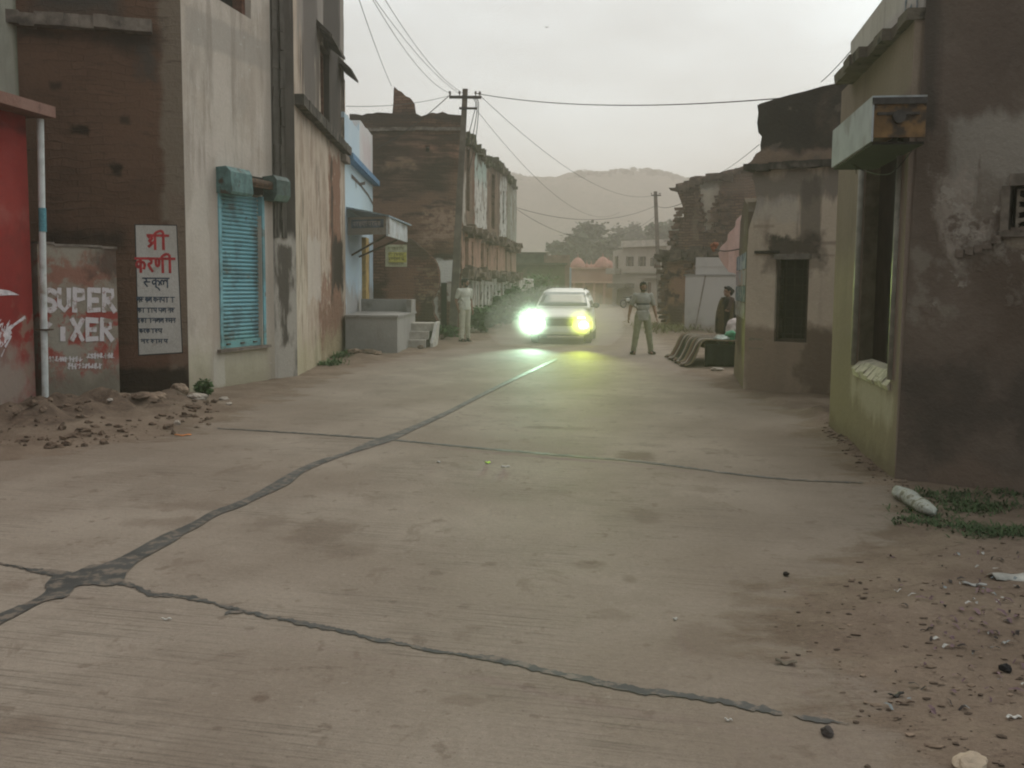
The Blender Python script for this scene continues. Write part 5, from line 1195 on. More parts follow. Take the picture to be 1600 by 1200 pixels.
# ------------------------------------------------------------------ the far end of the street
def far_house():
    D = 63.0
    P = Plane(XY(955, D), XY(1052, D - 4))
    t = thing('far_house', P.w(0, 0), 'pale cream two storey house with square windows at the end of the street', 'house', 'buildings at the end of the street')
    wm = wall_mat('far_cream_wash', (.38, .32, .27), (.44, .38, .33), [dict(col=(.28, .22, .18), scale=(.6, .3, 1), lo=.5, hi=.7, k=.6), dict(rect=P.rect(950, 425, 1060, 440), col=(.34, .28, .235), soft=.3, amp=.5, scale=.8, k=.6)], streak=.25)
    H = []
    def ho(u0, v0, u1, v1): r = P.rect(u0, v0, u1, v1); H.append([(r[0], r[1]), (r[2], r[1]), (r[2], r[3]), (r[0], r[3])]); return H[-1]
    wins = [ho(978, 401, 990, 416), ho(997, 401, 1009, 416), ho(1016, 403, 1025, 416), ho(961, 400, 966, 420)]
    dz = P.rect(964, 452, 990, 476); door = [(dz[0], .1), (dz[2], .1), (dz[2], dz[3]), (dz[0], dz[3])]; H.append(door)
    r = P.rect(1010, 441, 1017, 470); d2 = [(r[0], .1), (r[2], .1), (r[2], r[3]), (r[0], r[3])]; H.append(d2)
    zt = P.z(1000, 382); s1 = P.L + .3
    mb = MB(); facade(mb, P, [(0, -.2), (s1, -.2), (s1, zt), (P.s(973, 382), zt), (P.s(973, 382), zt - .35), (0, zt - .45)], H, .35); mb.build('wall', wm, t)
    for h in wins:
        mb = MB(); pbox(mb, P, h[0][0], h[0][1], h[1][0], h[2][1], -.35, -.22); w = mb.build('window', plain('far_window_dark', (.10, .075, .06), .9), t)
        mb = MB(); m = (h[0][0] + h[1][0]) / 2; pbox(mb, P, m - .04, h[0][1], m + .04, h[2][1], -.22, -.15); z = (h[0][1] + h[2][1]) / 2; pbox(mb, P, h[0][0], z - .03, m - .04, z + .03, -.22, -.16); pbox(mb, P, m + .04, z - .03, h[1][0], z + .03, -.22, -.16); mb.build('window_frame', plain('far_frame', (.2, .16, .13), .9), w)
    mb = MB(); pbox(mb, P, door[0][0], .1, door[1][0], door[2][1], -.35, -.2)
    for k in range(12): pbox(mb, P, door[0][0], .1 + (door[2][1] - .1) * k / 12, door[1][0], .1 + (door[2][1] - .1) * (k + .6) / 12, -.2, -.18)
    mb.build('shutter', plain('far_shutter', (.36, .31, .27), .8, .15), t)
    mb = MB(); pbox(mb, P, d2[0][0], .1, d2[1][0], d2[2][1], -.35, -.2); mb.build('door', plain('far_door', (.17, .1, .085), .8), t)
    mb = MB(); pbox(mb, P, P.s(973, 380), zt - .14, s1, zt + .32, -.1, .18); pbox(mb, P, P.s(971, 380), zt - .2, s1, zt - .141, -.1, .4)
    mb.build('parapet', plain('far_parapet', (.44, .39, .34), .9, .15, 3), t)
    z = P.z(1000, 426)
    mb = MB(); pbox(mb, P, -.1, z - .1, P.s(970, 420), z + .35, 0, .7); pbox(mb, P, P.s(975, 420), z - .05, s1, z + .08, 0, .25); pbox(mb, P, P.s(1005, 420), z - .42, s1, z - .3, 0, .5); mb.build('balcony_ledge', plain('far_ledge', (.36, .31, .265), .9, .2), t)
    mb = MB(); pbox(mb, P, P.s(961, 445), P.z(980, 450), P.s(991, 445), P.z(980, 443), 0, .9); mb.build('awning', plain('far_awning', (.2, .165, .14), .9), t)
    mb = MB(); mb.prism([(p.x, p.y) for p in (P.w(.05, 0, -.36), P.w(s1 - .05, 0, -.36), P.w(s1 - .05, 0, -6), P.w(.05, 0, -6))], -.2, zt - .6); mb.build('house_body', plain('far_body', (.33, .28, .24), .95), t)
    # neighbour to the right, mostly hidden
    Q = Plane(XY(1046, 56), XY(1085, 52))
    t2 = thing('far_house', Q.w(0, 0), 'pale distant house half hidden behind the far pole and the rubble', 'house', 'buildings at the end of the street')
    mb = MB(); pbox(mb, Q, -1.2, -.2, 3, Q.z(1045, 378), -4, 0); mb.build('wall', wm, t2)
    mb = MB(); pbox(mb, Q, -1.3, Q.z(1045, 378), 3.1, Q.z(1045, 374), -4.1, .2); mb.build('roof', plain('far_roof', (.3, .26, .23), .9), t2)
far_house()

def pink_shrine():
    D = 66.0
    P = Plane(XY(886, D), XY(955, D))
    t = thing('pink_shrine', P.w(0, 0), 'pink shrine wall with small ribbed domes along its top', 'shrine', 'buildings at the end of the street')
    pk = wall_mat('pink_wash', (.36, .21, .165), (.42, .26, .21), [dict(rect=P.rect(880, 444, 960, 485), col=(.4, .27, .18), soft=.2, amp=.4, scale=1, k=.8), dict(col=(.34, .2, .16), scale=.8, lo=.52, hi=.68, k=.6)])
    zt = P.z(900, 420); z2 = P.z(900, 441)
    mb = MB(); facade(mb, P, [(0, -.2), (P.L, -.2), (P.L, zt), (0, zt)], [], .6); mb.build('wall', pk, t)
    mb = MB(); pbox(mb, P, 0, z2 - .06, P.L, z2 + .08, 0, .3); pbox(mb, P, -.1, zt, P.L, zt + .12, -.6, .2)
    for u in (897, 912, 928, 944): s = P.s(u, 450); pbox(mb, P, s - .1, .0, s + .1, z2 - .06, 0, .12)
    mb.build('moulding', plain('pink_moulding', (.55, .36, .29), .9, .15), t)
    for u, r, k in ((903, .62, 1.35), (917, .28, 1.2), (924, .26, 1.1), (931, .3, 1.2), (942, .66, 1.4), (951, .5, 1.3)):
        mb = MB(); c = P.w(P.s(u, 430), zt + .12, -.3); rings = []
        for q in range(9):
            an = q / 8 * math.pi / 2; rr = r * math.cos(an) * (1.06 if q < 3 else 1); z = r * k * math.sin(an)
            rings.append([c + Vector((rr * math.cos(2 * math.pi * j / 16) * (1 + .04 * (j % 2)), rr * math.sin(2 * math.pi * j / 16) * (1 + .04 * (j % 2)), z)) for j in range(16)])
        rings[-1] = [c + Vector((.02 * math.cos(2 * math.pi * j / 16), .02 * math.sin(2 * math.pi * j / 16), r * k)) for j in range(16)]
        mb.loft(rings); mb.tube([c + Vector((0, 0, r * k - .02)), c + Vector((0, 0, r * k + .3))], [.05, .01], 6); mb.build('dome', plain('dome_pink', (.40, .21, .17), .85, .15, 3), t)
    mb = MB(); pbox(mb, P, P.s(936, 460), 0, P.s(940.5, 460), P.z(938, 458), 0, .05); mb.build('door', plain('shrine_door', (.28, .17, .11), .9), t)
pink_shrine()
# blue-white house sliver, olive shed row, brown wall behind
def block(name, u0, u1, v, D, label, cat, mat, depth=4, roofmat=None, slope=0.0, parts=()):
    P = Plane(XY(u0, D), XY(u1, D))
    t = thing(name, P.w(0, 0), label, cat, 'buildings at the end of the street')
    z = P.z((u0 + u1) / 2, v)
    mb = MB(); facade(mb, P, [(0, -.2), (P.L, -.2)] + rag([(P.L, z + slope), (0, z)], .6, .05, seed=u0), [], .4)
    mb.prism([(p.x, p.y) for p in (P.w(.03, 0, -.41), P.w(P.L - .03, 0, -.41), P.w(P.L - .03, 0, -depth), P.w(.03, 0, -depth))], -.2, z - .1)
    mb.build('wall', mat, t)
    if roofmat:
        mb = MB(); pbox(mb, P, -.15, z + .02 + max(slope, 0), P.L + .15, z + .14 + max(slope, 0), -depth, .35); mb.build('roof', roofmat, t)
    for (a, b_, c, d, pn, m) in parts:
        r = P.rect(a, b_, c, d); mb = MB(); pbox(mb, P, r[0], max(.02, r[1]), r[2], r[3], 0, .06); mb.build(pn, m, t)
    return P
block('blue_house', 879, 891, 418, 62, 'narrow pale blue house front between the olive shed and the shrine', 'house', plain('far_pale_blue', (.40, .45, .52), .9, .15, 2), 4, None, 0, [(884, 432, 889, 452, 'door', plain('far_blue_door', (.2, .22, .26), .9))])
block('olive_shed', 803, 881, 414, 52, 'long olive mossy shed behind the white car', 'shed', wall_mat('olive_moss', (.115, .115, .07), (.085, .09, .055), [dict(col=(.18, .15, .1), scale=1.2, lo=.56, hi=.7, k=.6)], bump=.6), 5, plain('olive_roof', (.09, .09, .06), .95, .3))
block('green_shed', 800, 848, 397, 58, 'dark green roofed shed rising behind the olive shed', 'shed', plain('dark_green_boards', (.075, .085, .06), .95, .3, 2), 5, plain('dark_green_roof', (.07, .075, .055), .95, .3))
block('brown_house', 846, 888, 399, 60, 'reddish brown plain house front behind the olive shed', 'house', plain('far_red_brown', (.19, .125, .095), .95, .25, 2), 4, None, .05, [(851, 394, 856, 404, 'chimney', plain('far_chimney', (.13, .1, .08), .9))])

# ---- trees on the rise before the hill
def leaf_mat(name, c0, c1):
    n = N(name); o = n.obj()
    c = n.mix(n.ramp(n.noise(o, 1.1, 4), .3, .7), c0, c1); c = n.mix(n.math('MULTIPLY', n.ramp(n.noise(o, 9, 3), .4, .7), .5), c, tuple(x * 1.5 for x in c1))
    return n.bsdf(c, .8, None, .2)
M_LEAF = leaf_mat('dusty_leaves', (.035, .045, .024), (.06, .075, .036)); M_BUSH = leaf_mat('bush_leaves', (.035, .07, .022), (.06, .105, .034)); M_BARK = plain('bark', (.085, .065, .05), .95, .3, 10, .6)
def leaves(mb, blobs, n, size, rnd, loose=(.85, 1, 1, 1.15, 1.4)):
    for i in range(n):
        c, r = rnd.choice(blobs)
        while True:
            d = Vector((rnd.uniform(-1, 1), rnd.uniform(-1, 1), rnd.uniform(-1, 1)))
            if .05 < d.length < 1: break
        d = d.normalized() * (rnd.random() ** .45) * rnd.choice(loose)
        p = Vector(c) + Vector((d.x * r[0], d.y * r[1], d.z * r[2]))
        s = size * rnd.uniform(.6, 1.4)
        q = Matrix.Rotation(rnd.uniform(0, 6.3), 3, 'Z') @ Matrix.Rotation(rnd.uniform(-1.1, 1.1), 3, 'X') @ Matrix.Rotation(rnd.uniform(0, 6.3), 3, 'Z')
        mb.face([p + q @ Vector(w) for w in ((-s * .3, -s * .6, 0), (s * .35, -s * .3, .06 * s), (s * .25, s * .6, 0), (-s * .4, s * .35, -.05 * s))])
def tree(name, loc, h, w, label, n, leaf, seed, grp, trunk=.35):
    rnd = random.Random(seed)
    t = thing(name, loc, label, 'tree', grp)
    mb = MB(); top = Vector((rnd.uniform(-.3, .3), 0, h * .55)); mb.tube([(0, 0, -.3), Vector((top.x * .4, 0, h * .25)), top], [w * .05, w * .036, w * .02], 8)
    blobs = []
    for k in range(9):
        a = rnd.uniform(0, 6.28); rr = w * .5 * rnd.uniform(.25, .85); z = h * rnd.uniform(trunk + .08, .88)
        kk = 1 - .5 * max(0, (z / h - .6)); c = Vector((math.cos(a) * rr * kk, math.sin(a) * rr * kk, z))
        rad = w * rnd.uniform(.15, .26); blobs.append((c, (rad, rad, rad * .75)))
        s = Vector((0, 0, h * rnd.uniform(.2, .5))); mb.tube([s, s.lerp(c, .55) + Vector((0, 0, .1 * h * .3)), c], [w * .022, w * .014, w * .006], 5)
    blobs.append((Vector((0, 0, h * .82)), (w * .25, w * .25, h * .16)))
    mb.build('trunk', M_BARK, t, local=True)
    mb = MB(); leaves(mb, blobs, n, leaf, rnd); mb.build('crown', M_LEAF, t, local=True)
    return t
TG = 'dusty trees in front of the hill'
for i, (u, vt, D, w, lab) in enumerate([(925, 341, 105, 8.2, 'tall dense hazy tree standing highest above the pink domes'), (900, 362, 100, 6.5, 'rounded hazy tree left of the tallest one'), (878, 376, 96, 5.0, 'low hazy tree at the left end of the row above the brown house'),
                                   (966, 350, 118, 6.5, 'broad hazy tree over the left corner of the cream house'), (988, 346, 124, 6.0, 'faint hazy tree rising behind the cream house roof'), (1008, 358, 120, 5.0, 'small faint tree just left of the far pole'),
                                   (1046, 345, 100, 7.0, 'hazy tree in the gap between the far pole and the rubble'), (1068, 338, 112, 8.0, 'hazy tree mostly behind the jagged rubble edge'), (945, 372, 98, 4.5, 'low hazy tree directly above the pink domes')]):
    p = at(u, vt, D); tree('tree', (p.x, p.y, 0), p.z, w, lab, 2600, .5, 20 + i, TG)

# ---- the hill
def hill_mat():
    n = N('scrub_hill'); o = n.obj()
    c = n.mix(n.ramp(n.noise(o, .05, 6), .35, .65), (.07, .06, .045), (.12, .1, .075)); c = n.mix(n.ramp(n.noise(o, .35, 5, .7), .5, .62), c, (.045, .05, .03))
    return n.bsdf(c, 1.0, n.bump(n.noise(o, .4, 5), 1, 1))
HD = 330.0 * S; HDs = 330.0
RIDGE = [(400, 290), (600, 283), (790, 272), (830, 278), (865, 280), (885, 272), (905, 268), (930, 269), (955, 266), (985, 264), (1010, 266), (1035, 271), (1060, 279), (1110, 287), (1250, 310), (1500, 350)]
RX = [(X(u, HDs), at(u, v, HDs).z) for u, v in RIDGE]
def ridge(x):
    if x <= RX[0][0]: return RX[0][1]
    for (a, za), (b_, zb) in zip(RX, RX[1:]):
        if x <= b_: t = (x - a) / (b_ - a); t = t * t * (3 - 2 * t); return za + (zb - za) * t
    return RX[-1][1]
xs = stepper(-150, 240, 2.5); ys = stepper(260, 620, 5)
V = []; 
for y in ys:
    for x in xs:
        k = math.exp(-((y - HD) / 85) ** 2); z = ridge(x * HD / max(y, HD * .7) if y < HD else x) * k
        z += k * (1.4 * mnoise.noise(Vector((x * .03, y * .03, 0))) * 2 + .8 * mnoise.noise(Vector((x * .12, y * .12, 3))) + .6 * abs(mnoise.noise(Vector((x * .33, y * .33, 8)))))
        V.append((x, y, z - 1.0))
nx = len(xs); fc = [(j * nx + i, j * nx + i + 1, (j + 1) * nx + i + 1, (j + 1) * nx + i) for j in range(len(ys) - 1) for i in range(nx - 1)]
mb = MB(); mb.mesh(V, fc); tag(mb.build('hill', hill_mat(), smooth=True), 'hazy scrub covered hill closing the end of the street', 'hill', kind='structure')
mb = MB(); rnd = random.Random(5); bl = []
for i in range(260):
    u = rnd.uniform(780, 1090); x = X(u, HDs); y = HD + rnd.uniform(-25, 8); r = rnd.uniform(.4, 1.2)
    if rnd.random() < .5 and (875 < u < 925 or 1000 < u < 1040): r *= 1.3
    bl.append((Vector((x, y, ridge(x) * math.exp(-((y - HD) / 85) ** 2) - .6)), (r * 1.3, r * 1.2, r)))
for c, r in bl: leaves(mb, [(c, r)], 60, .6, rnd, (1,))
tag(mb.build('scrub', M_LEAF), 'small scrub trees fuzzing the ridge of the hill', 'scrub', kind='stuff')
# ------------------------------------------------------------------ white car with its lamps on
def rrect(w, z0, z1, r, y, n=5, wt=None):
    """ring in the xz plane at y: rounded rectangle, narrower at the top by wt"""
    wt = w if wt is None else wt; out = []
    r = min(r, w * .9, wt * .9, (z1 - z0) * .49)
    for cx, cz, a0 in ((w - r, z0 + r, -90), (wt - r, z1 - r, 0), (-(wt - r), z1 - r, 90), (-(w - r), z0 + r, 180)):
        for k in range(n):
            a = R(a0 + 90 * k / (n - 1)); out.append(Vector((cx + r * math.cos(a), y, cz + r * math.sin(a))))
    return out
def build_car():
    yaw = math.atan2(.6, 4.6)
    t = thing('car', (X(873, 20.9), 20.9 * S, 0.0), 'white sport utility car facing the camera with glaring yellow green headlamps', 'car')
    t.rotation_euler = (0, 0, -yaw)
    # local frame: front bumper at y=0, car extends to +y; x to the picture's right
    M_W = plain('white_car_paint', (.58, .57, .53), .35, .05, 2, .02, .5, dirt=(.45, .4, .33), dscale=1.5, dlo=.5, dhi=.8)
    M_BLKP = plain('black_plastic', (.025, .025, .025), .6, .2, 30, .1)
    n = N('window_glass'); M_G = n.bsdf((.045, .06, .055), .08, None, .6)
    M_CHR = plain('chrome_trim', (.6, .6, .58), .2, .05, 5, 0, .5, 1.0)
    mb = MB(); st = [(0, .62, .34, .60, .1, .60), (.05, .74, .28, .72, .14, .7), (.18, .80, .24, .81, .2, .70), (.5, .84, .22, .88, .22, .72), (1.0, .85, .22, .95, .2, .74), (1.25, .85, .22, .99, .16, .76), (2.2, .855, .22, 1.0, .12, .79), (3.4, .85, .24, 1.0, .12, .79), (3.75, .81, .3, .97, .14, .74), (3.9, .7, .4, .85, .14, .62)]
    mb.loft([rrect(w, a, b_, r, y, 6, wt) for y, w, a, b_, r, wt in st]); body = mb.build('body', M_W, t, True, True)
    md = body.modifiers.new('soft', 'SUBSURF'); md.levels = 1; md.render_levels = 1
    # cabin, lofted upward
    def ring(z, y0, y1, w, r=.12):
        o = []
        for cx, cy, a0 in ((w - r, y0 + r, -90), (w - r, y1 - r, 0), (-(w - r), y1 - r, 90), (-(w - r), y0 + r, 180)):
            for k in range(5): a = R(a0 + 90 * k / 4); o.append(Vector((cx + r * math.cos(a), cy + r * math.sin(a), z)))
        return o
    mb = MB(); mb.loft([ring(.93, 1.02, 3.72, .78), ring(1.0, 1.1, 3.68, .765), ring(1.25, 1.53, 3.56, .70, .16), ring(1.42, 1.88, 3.42, .625, .2), ring(1.48, 2.06, 3.32, .56, .22), ring(1.515, 2.3, 3.1, .40, .25)])
    mb.build('cabin', M_W, t, True, True)
    mb = MB(); 
    def ws(z, dx, e=.04):
        k = (z - 1.0) / .42; y = 1.1 + .78 * k - e; return y
    rows = []
    for j in range(5):
        z = 1.03 + .36 * j / 4; w = (.765 - .14 * (z - 1) / .42) - .06
        rows.append([Vector((w * (i / 8 - 1) if False else w * (i / 4 - 1), ws(z, 0) + .03 * abs(i / 4 - 1) ** 4, z)) for i in range(9)])
    for j in range(4):
        for i in range(8): mb.face([rows[j][i], rows[j][i + 1], rows[j + 1][i + 1], rows[j + 1][i]])
    wsc = mb.build('windscreen', M_G, t, True, True, weld=True); md = wsc.modifiers.new('t', 'SOLIDIFY'); md.thickness = .03; md.offset = 0
    for sx in (-1, 1):
        mb = MB()
        for y0, y1, a, b_ in ((1.45, 2.3, 1.62, 2.3), (2.38, 3.1, 2.38, 3.05)):
            f = lambda y, z: Vector((sx * (.765 - .14 * (z - 1) / .42 + .012), y, z))
            mb.face([f(y0, 1.03), f(y1, 1.03), f(b_, 1.4), f(a + .12, 1.4)])
        mb.build('side_window', M_G, t, False, True)
        mb = MB(); mb.blob((sx * .93, 1.32, 1.04), (.10, .05, .075), 2); mb.tube([(sx * .78, 1.36, 1.0), (sx * .9, 1.33, 1.02)], .025, 6); mb.build('mirror', M_BLKP, t, True, True)
        for y in (.78, 3.12):
            w = bpy.data.objects.new('wheel', None); COL.objects.link(w); w.parent = t; w.location = (sx * .74, y, .31)
            mb = MB(); mb.loft([[Vector((x * 1, r * math.cos(a), r * math.sin(a))) for a in [2 * math.pi * k / 24 for k in range(24)]] for x, r in ((-.1, .2), (-.1, .285), (-.075, .31), (.075, .31), (.1, .285), (.1, .2))]); mb.build('tyre', plain('tyre_rubber', (.02, .02, .02), .9, .2, 20, .2), w, False, True)
            mb = MB(); mb.loft([[Vector((x, r * math.cos(a), r * math.sin(a))) for a in [2 * math.pi * k / 20 for k in range(20)]] for x, r in ((-.06, .2), (sx * .08, .2), (sx * .085, .17), (sx * .05, .05))]); mb.build('rim', plain('rim_metal', (.35, .35, .34), .4, .1, 5, 0, .5, .8), w, False, True)
    for sx in (-1, 1):
        mb = MB(); mb.tube([(sx * .54, 2.05, 1.48), (sx * .55, 2.25, 1.525), (sx * .55, 3.1, 1.525), (sx * .54, 3.3, 1.48)], .016, 6); mb.build('roof_rail', M_BLKP, t, True, True)
    # grille, bonnet edge, bumper, plate
    mb = MB(); 
    pr = [(-.40, .70), (.40, .70), (.34, .50), (-.34, .50)]
    mb.mesh([Vector((x, y, z)) for y in (-.015, .07) for x, z in pr], [(0, 1, 2, 3), (0, 4, 5, 1), (1, 5, 6, 2), (2, 6, 7, 3), (3, 7, 4, 0)])
    gr = mb.build('grille', M_BLKP, t, False, True)
    mb = MB()
    for k in range(4): mb.box((0, -.02, .53 + .045 * k), (.66 + .02 * k, .02, .012))
    mb.build('grille_bar', plain('grille_bars', (.06, .06, .06), .4, .1), gr, False, True)
    mb = MB(); mb.box((0, .0, .725), (.98, .06, .03)); mb.build('chrome_strip', M_CHR, t, False, True)
    mb = MB(); mb.loft([rrect(w, .27, .46, .06, y, 5) for y, w in ((-.05, .66), (-.02, .76), (.12, .82))]); mb.build('bumper', M_W, t, True, True)
    mb = MB(); mb.box((0, -.015, .27), (1.1, .06, .09)); mb.build('lower_grille', M_BLKP, t, False, True)
    mb = MB(); mb.box((0, -.065, .40), (.48, .012, .11)); mb.build('number_plate', plain('plate_white', (.6, .6, .58), .5, .05), t, False, True)
    lamps = []
    n = N('lit_lamp_left'); M_LL = n.bsdf((.8, .8, .8), .3, None, .5, emit=(.82, 1.0, .80), estr=16)
    n = N('lit_lamp_right'); M_LR = n.bsdf((.8, .8, .8), .3, None, .5, emit=(.95, 1.0, .42), estr=10)
    n = N('lit_strip'); M_LD = n.bsdf((.8, .8, .8), .3, None, .5, emit=(.9, .98, 1.0), estr=6)
    for sx, m in ((-1, M_LL), (1, M_LR)):
        mb = MB(); mb.blob((sx * .6, .07, .71), (.15, .07, .055), 2); hl = mb.build('headlamp', plain('lamp_housing', (.1, .1, .1), .3, .1), t, True, True)
        mb = MB(); mb.box((sx * .6, -.005, .725), (.2, .02, .03)); mb.build('light_strip', M_LD, hl, False, True)
        mb = MB(); c = Vector((sx * .66, .03, .52)); mb.blob(c, (.16, .08, .115) if sx < 0 else (.13, .07, .10), 3)
        fl_ = mb.build('fog_lamp', m, t, True, True); lamps.append((c, sx))
        mb = MB(); rr = [[c + Vector((q * math.cos(a), y, q * .75 * math.sin(a))) for a in [2 * math.pi * k / 20 for k in range(20)]] for y, q in ((.02, .15), (-.02, .165), (-.02, .145), (.03, .135))]; mb.loft(rr, cap=False); mb.build('lamp_bezel', M_BLKP, fl_, True, True)
    return t, lamps, yaw
car, LAMPS, CYAW = build_car()
CM = wmat(car)
def lamp_light(c, col, power, cone, blend, tgt, name):
    ld = bpy.data.lights.new(name, 'SPOT'); ld.energy = power; ld.color = col; ld.spot_size = R(cone); ld.spot_blend = blend; ld.shadow_soft_size = .06
    o = bpy.data.objects.new(name, ld); COL.objects.link(o)
    p = CM @ (c + Vector((0, -.14, 0))); o.location = p
    o.rotation_euler = (Vector(tgt) - p).to_track_quat('-Z', 'Y').to_euler(); o.parent = car; o.matrix_parent_inverse = CM.inverted()
    return o
lamp_light(LAMPS[0][0], (.62, 1.0, .70), HL_P[0], 46, .9, (-.9, 12, 2.4), 'headlight_beam')
lamp_light(LAMPS[1][0], (.80, 1.0, .10), HL_P[1], 36, .9, (.3, 12, 2.0), 'headlight_beam')
lamp_light(LAMPS[0][0], (.66, 1.0, .72), HL_N[0], 14, .8, (0.0, 0, 1.9), 'headlight_core')
lamp_light(LAMPS[1][0], (.80, 1.0, .16), HL_N[1], 8, .6, (3.6, 11, .95), 'headlight_core')
# ------------------------------------------------------------------ people
def cone(mb, a, b, ra, rb, mi=0, seg=14):
    a = Vector(a); b = Vector(b); d = (b - a); L = d.length
    if L < 1e-5: return
    q = d.to_track_quat('Z', 'Y').to_matrix()
    rings = []
    for k in range(1, 6):
        an = -math.pi / 2 + math.pi / 2 * k / 5; rings.append((ra * math.sin(an), ra * math.cos(an)))
    for k in range(0, 5):
        an = math.pi / 2 * k / 5; rings.append((L + rb * math.sin(an), rb * math.cos(an)))
    mb.loft([[a + q @ Vector((r * math.cos(2 * math.pi * j / seg), r * math.sin(2 * math.pi * j / seg), z)) for j in range(seg)] for z, r in rings], mi)
def chain(mb, pts, rs):
    for i in range(len(pts) - 1): cone(mb, pts[i], pts[i + 1], rs[i], rs[i + 1])
def fuse(mb, name, mats, parent, voxel=.008, smooth_it=3, assign=None):
    """melt overlapping closed shapes into one continuous surface"""
    o = mb.build(name, mats if isinstance(mats, list) else [mats], None, True, True)
    m = o.modifiers.new('r', 'REMESH'); m.mode = 'VOXEL'; m.voxel_size = voxel; m.use_smooth_shade = True
    s = o.modifiers.new('s', 'SMOOTH'); s.factor = .5; s.iterations = smooth_it
    dg = bpy.context.evaluated_depsgraph_get(); dg.update()
    me = bpy.data.meshes.new_from_object(o.evaluated_get(dg)); me.name = name
    if not me.materials:
        for mm in (mats if isinstance(mats, list) else [mats]): me.materials.append(mm)
    o.modifiers.clear(); old = o.data; o.data = me; bpy.data.meshes.remove(old)
    if assign:
        for p in me.polygons: p.material_index = assign(p.center)
    me.polygons.foreach_set('use_smooth', [True] * len(me.polygons))
    o.parent = parent
    return o
M_SKIN = plain('brown_skin', (.20, .105, .07), .6, .12, 20, .05, .35); M_LIP = plain('lips', (.17, .07, .055), .5, .1); M_EYE = plain('dark_eyes', (.02, .016, .014), .3, .1); M_HAIR = plain('black_hair', (.016, .013, .012), .6, .3, 60, .5)
def mir(p, s): return Vector((p[0] * s, p[1], p[2]))
def person(label, loc, rz, H, J, shirt, trouser, shoe, head_yaw=0, stripe=None, beard=0, bun=False, build=1.0):
    """J: joints in a 1.70 m figure, x to the figure's left, facing -y; keys hipL kneeL ankL shoL elbL wriL and R"""
    t = thing('person', loc, label, 'person'); t.rotation_euler = (0, 0, rz); k = H / 1.70; t.scale = (k, k, k)
    P = {a: Vector(b_) for a, b_ in J.items() if isinstance(b_, (tuple, Vector))}
    neck = P.get('neck', Vector((0, .01, 1.43))); hc = P.get('head', Vector((0, -.015, 1.585)))
    hy = Matrix.Rotation(head_yaw, 3, 'Z')
    hp = lambda x, y, z: hc + hy @ Vector((x, y, z))
    mb = MB()
    w = build
    mb.blob(P['pel'], (.145 * w, .105, .12), 3); mb.blob(P['pel'].lerp(neck, .4), (.13 * w, .10, .15), 3); mb.blob(P['pel'].lerp(neck, .72), (.155 * w, .105, .17), 3)
    cone(mb, neck + Vector((0, .01, -.06)), hc + Vector((0, .01, -.05)), .062, .055)
    for s in 'LR':
        chain(mb, [P['hip' + s], P['kne' + s], P['ank' + s]], [.085 * w, .054, .038])
        cone(mb, P['kne' + s].lerp(P['ank' + s], .12), P['kne' + s].lerp(P['ank' + s], .45), .052, .05)
        cone(mb, P['ank' + s] + Vector((0, .02, -.04)), P['ank' + s] + Vector((0, -.13, -.055)), .035, .028)
        cone(mb, neck + Vector((0, .0, -.07)), P['sho' + s], .07, .058 * w)
        chain(mb, [P['sho' + s], P['elb' + s], P['wri' + s]], [.05 * w, .041, .03])
        # hand: palm, four unequal bent fingers and a thumb
        f = (P['wri' + s] - P['elb' + s]).normalized(); fwd = Vector(J.get('palmfwd' + s, (0, -1, 0))); side = f.cross(fwd).normalized(); fwd = side.cross(f).normalized()
        pc = P['wri' + s] + f * .05
        for q in (-.022, 0, .022): cone(mb, P['wri' + s] + fwd * q * .5, P['wri' + s] + f * .085 + fwd * q, .018, .014)
        inw = side * (1 if side.x * P['wri' + s].x < 0 else -1)
        for q, L in ((.033, .066), (.011, .075), (-.011, .07), (-.032, .055)):
            a = P['wri' + s] + f * .088 + fwd * q; b_ = a + f * L * .5 + inw * .008; c = b_ + (f * .8 + inw * .6).normalized() * L * .5
            chain(mb, [a, b_, c], [.0095, .0088, .0075])
        a = P['wri' + s] + f * .03 + fwd * .025; b_ = a + fwd * .03 + f * .025 + inw * .01; chain(mb, [a, b_, b_ + f * .03 + fwd * .006], [.0125, .0105, .0085])
    # head
    mb.blob(hc + Vector((0, .012, .02)), (.076, .094, .10), 3, hy); mb.blob(hp(0, -.018, -.055), (.057, .068, .062), 3, hy); mb.blob(hp(0, -.058, -.095), (.03, .028, .024), 2, hy)
    cone(mb, hp(0, -.078, .012), hp(0, -.102, -.022), .011, .014); mb.blob(hp(0, -.083, -.058), (.026, .014, .013), 2, hy)
    mb.blob(hp(0, -.07, .03), (.055, .025, .014), 2, hy)
    for s in (-1, 1): mb.blob(hp(s * .078, .012, -.008), (.012, .022, .032), 2, hy)
    eyes = [hp(s * .031, -.086, .008) for s in (-1, 1)]; lip = hp(0, -.094, -.058)
    def asg(c):
        if any((c - e).length < .013 for e in eyes): return 1
        d = c - lip; 
        if abs(d.z) < .011 and (Vector((d.x, d.y, 0))).length < .024: return 2
        return 0
    body = fuse(mb, 'body', [M_SKIN, M_EYE, M_LIP], t, .0065, 2, asg)
    # hair
    mb = MB(); mb.blob(hc + hy @ Vector((0, .022, .045)), (.084, .097, .088), 3, hy, .12, 3); mb.blob(hp(0, .06, -.015), (.07, .05, .07), 3, hy, .1)
    mb.blob(hp(0, -.05, .095), (.055, .04, .028), 2, hy, .2)
    for s in (-1, 1): mb.blob(hp(s * .071, -.012, .03), (.014, .026, .036), 2, hy)
    if bun: mb.blob(hp(0, .13, .005), (.058, .052, .058), 3, hy, .15); mb.blob(hp(0, .09, -.03), (.07, .06, .08), 3, hy)
    fuse(mb, 'hair', M_HAIR, t, .007, 2)
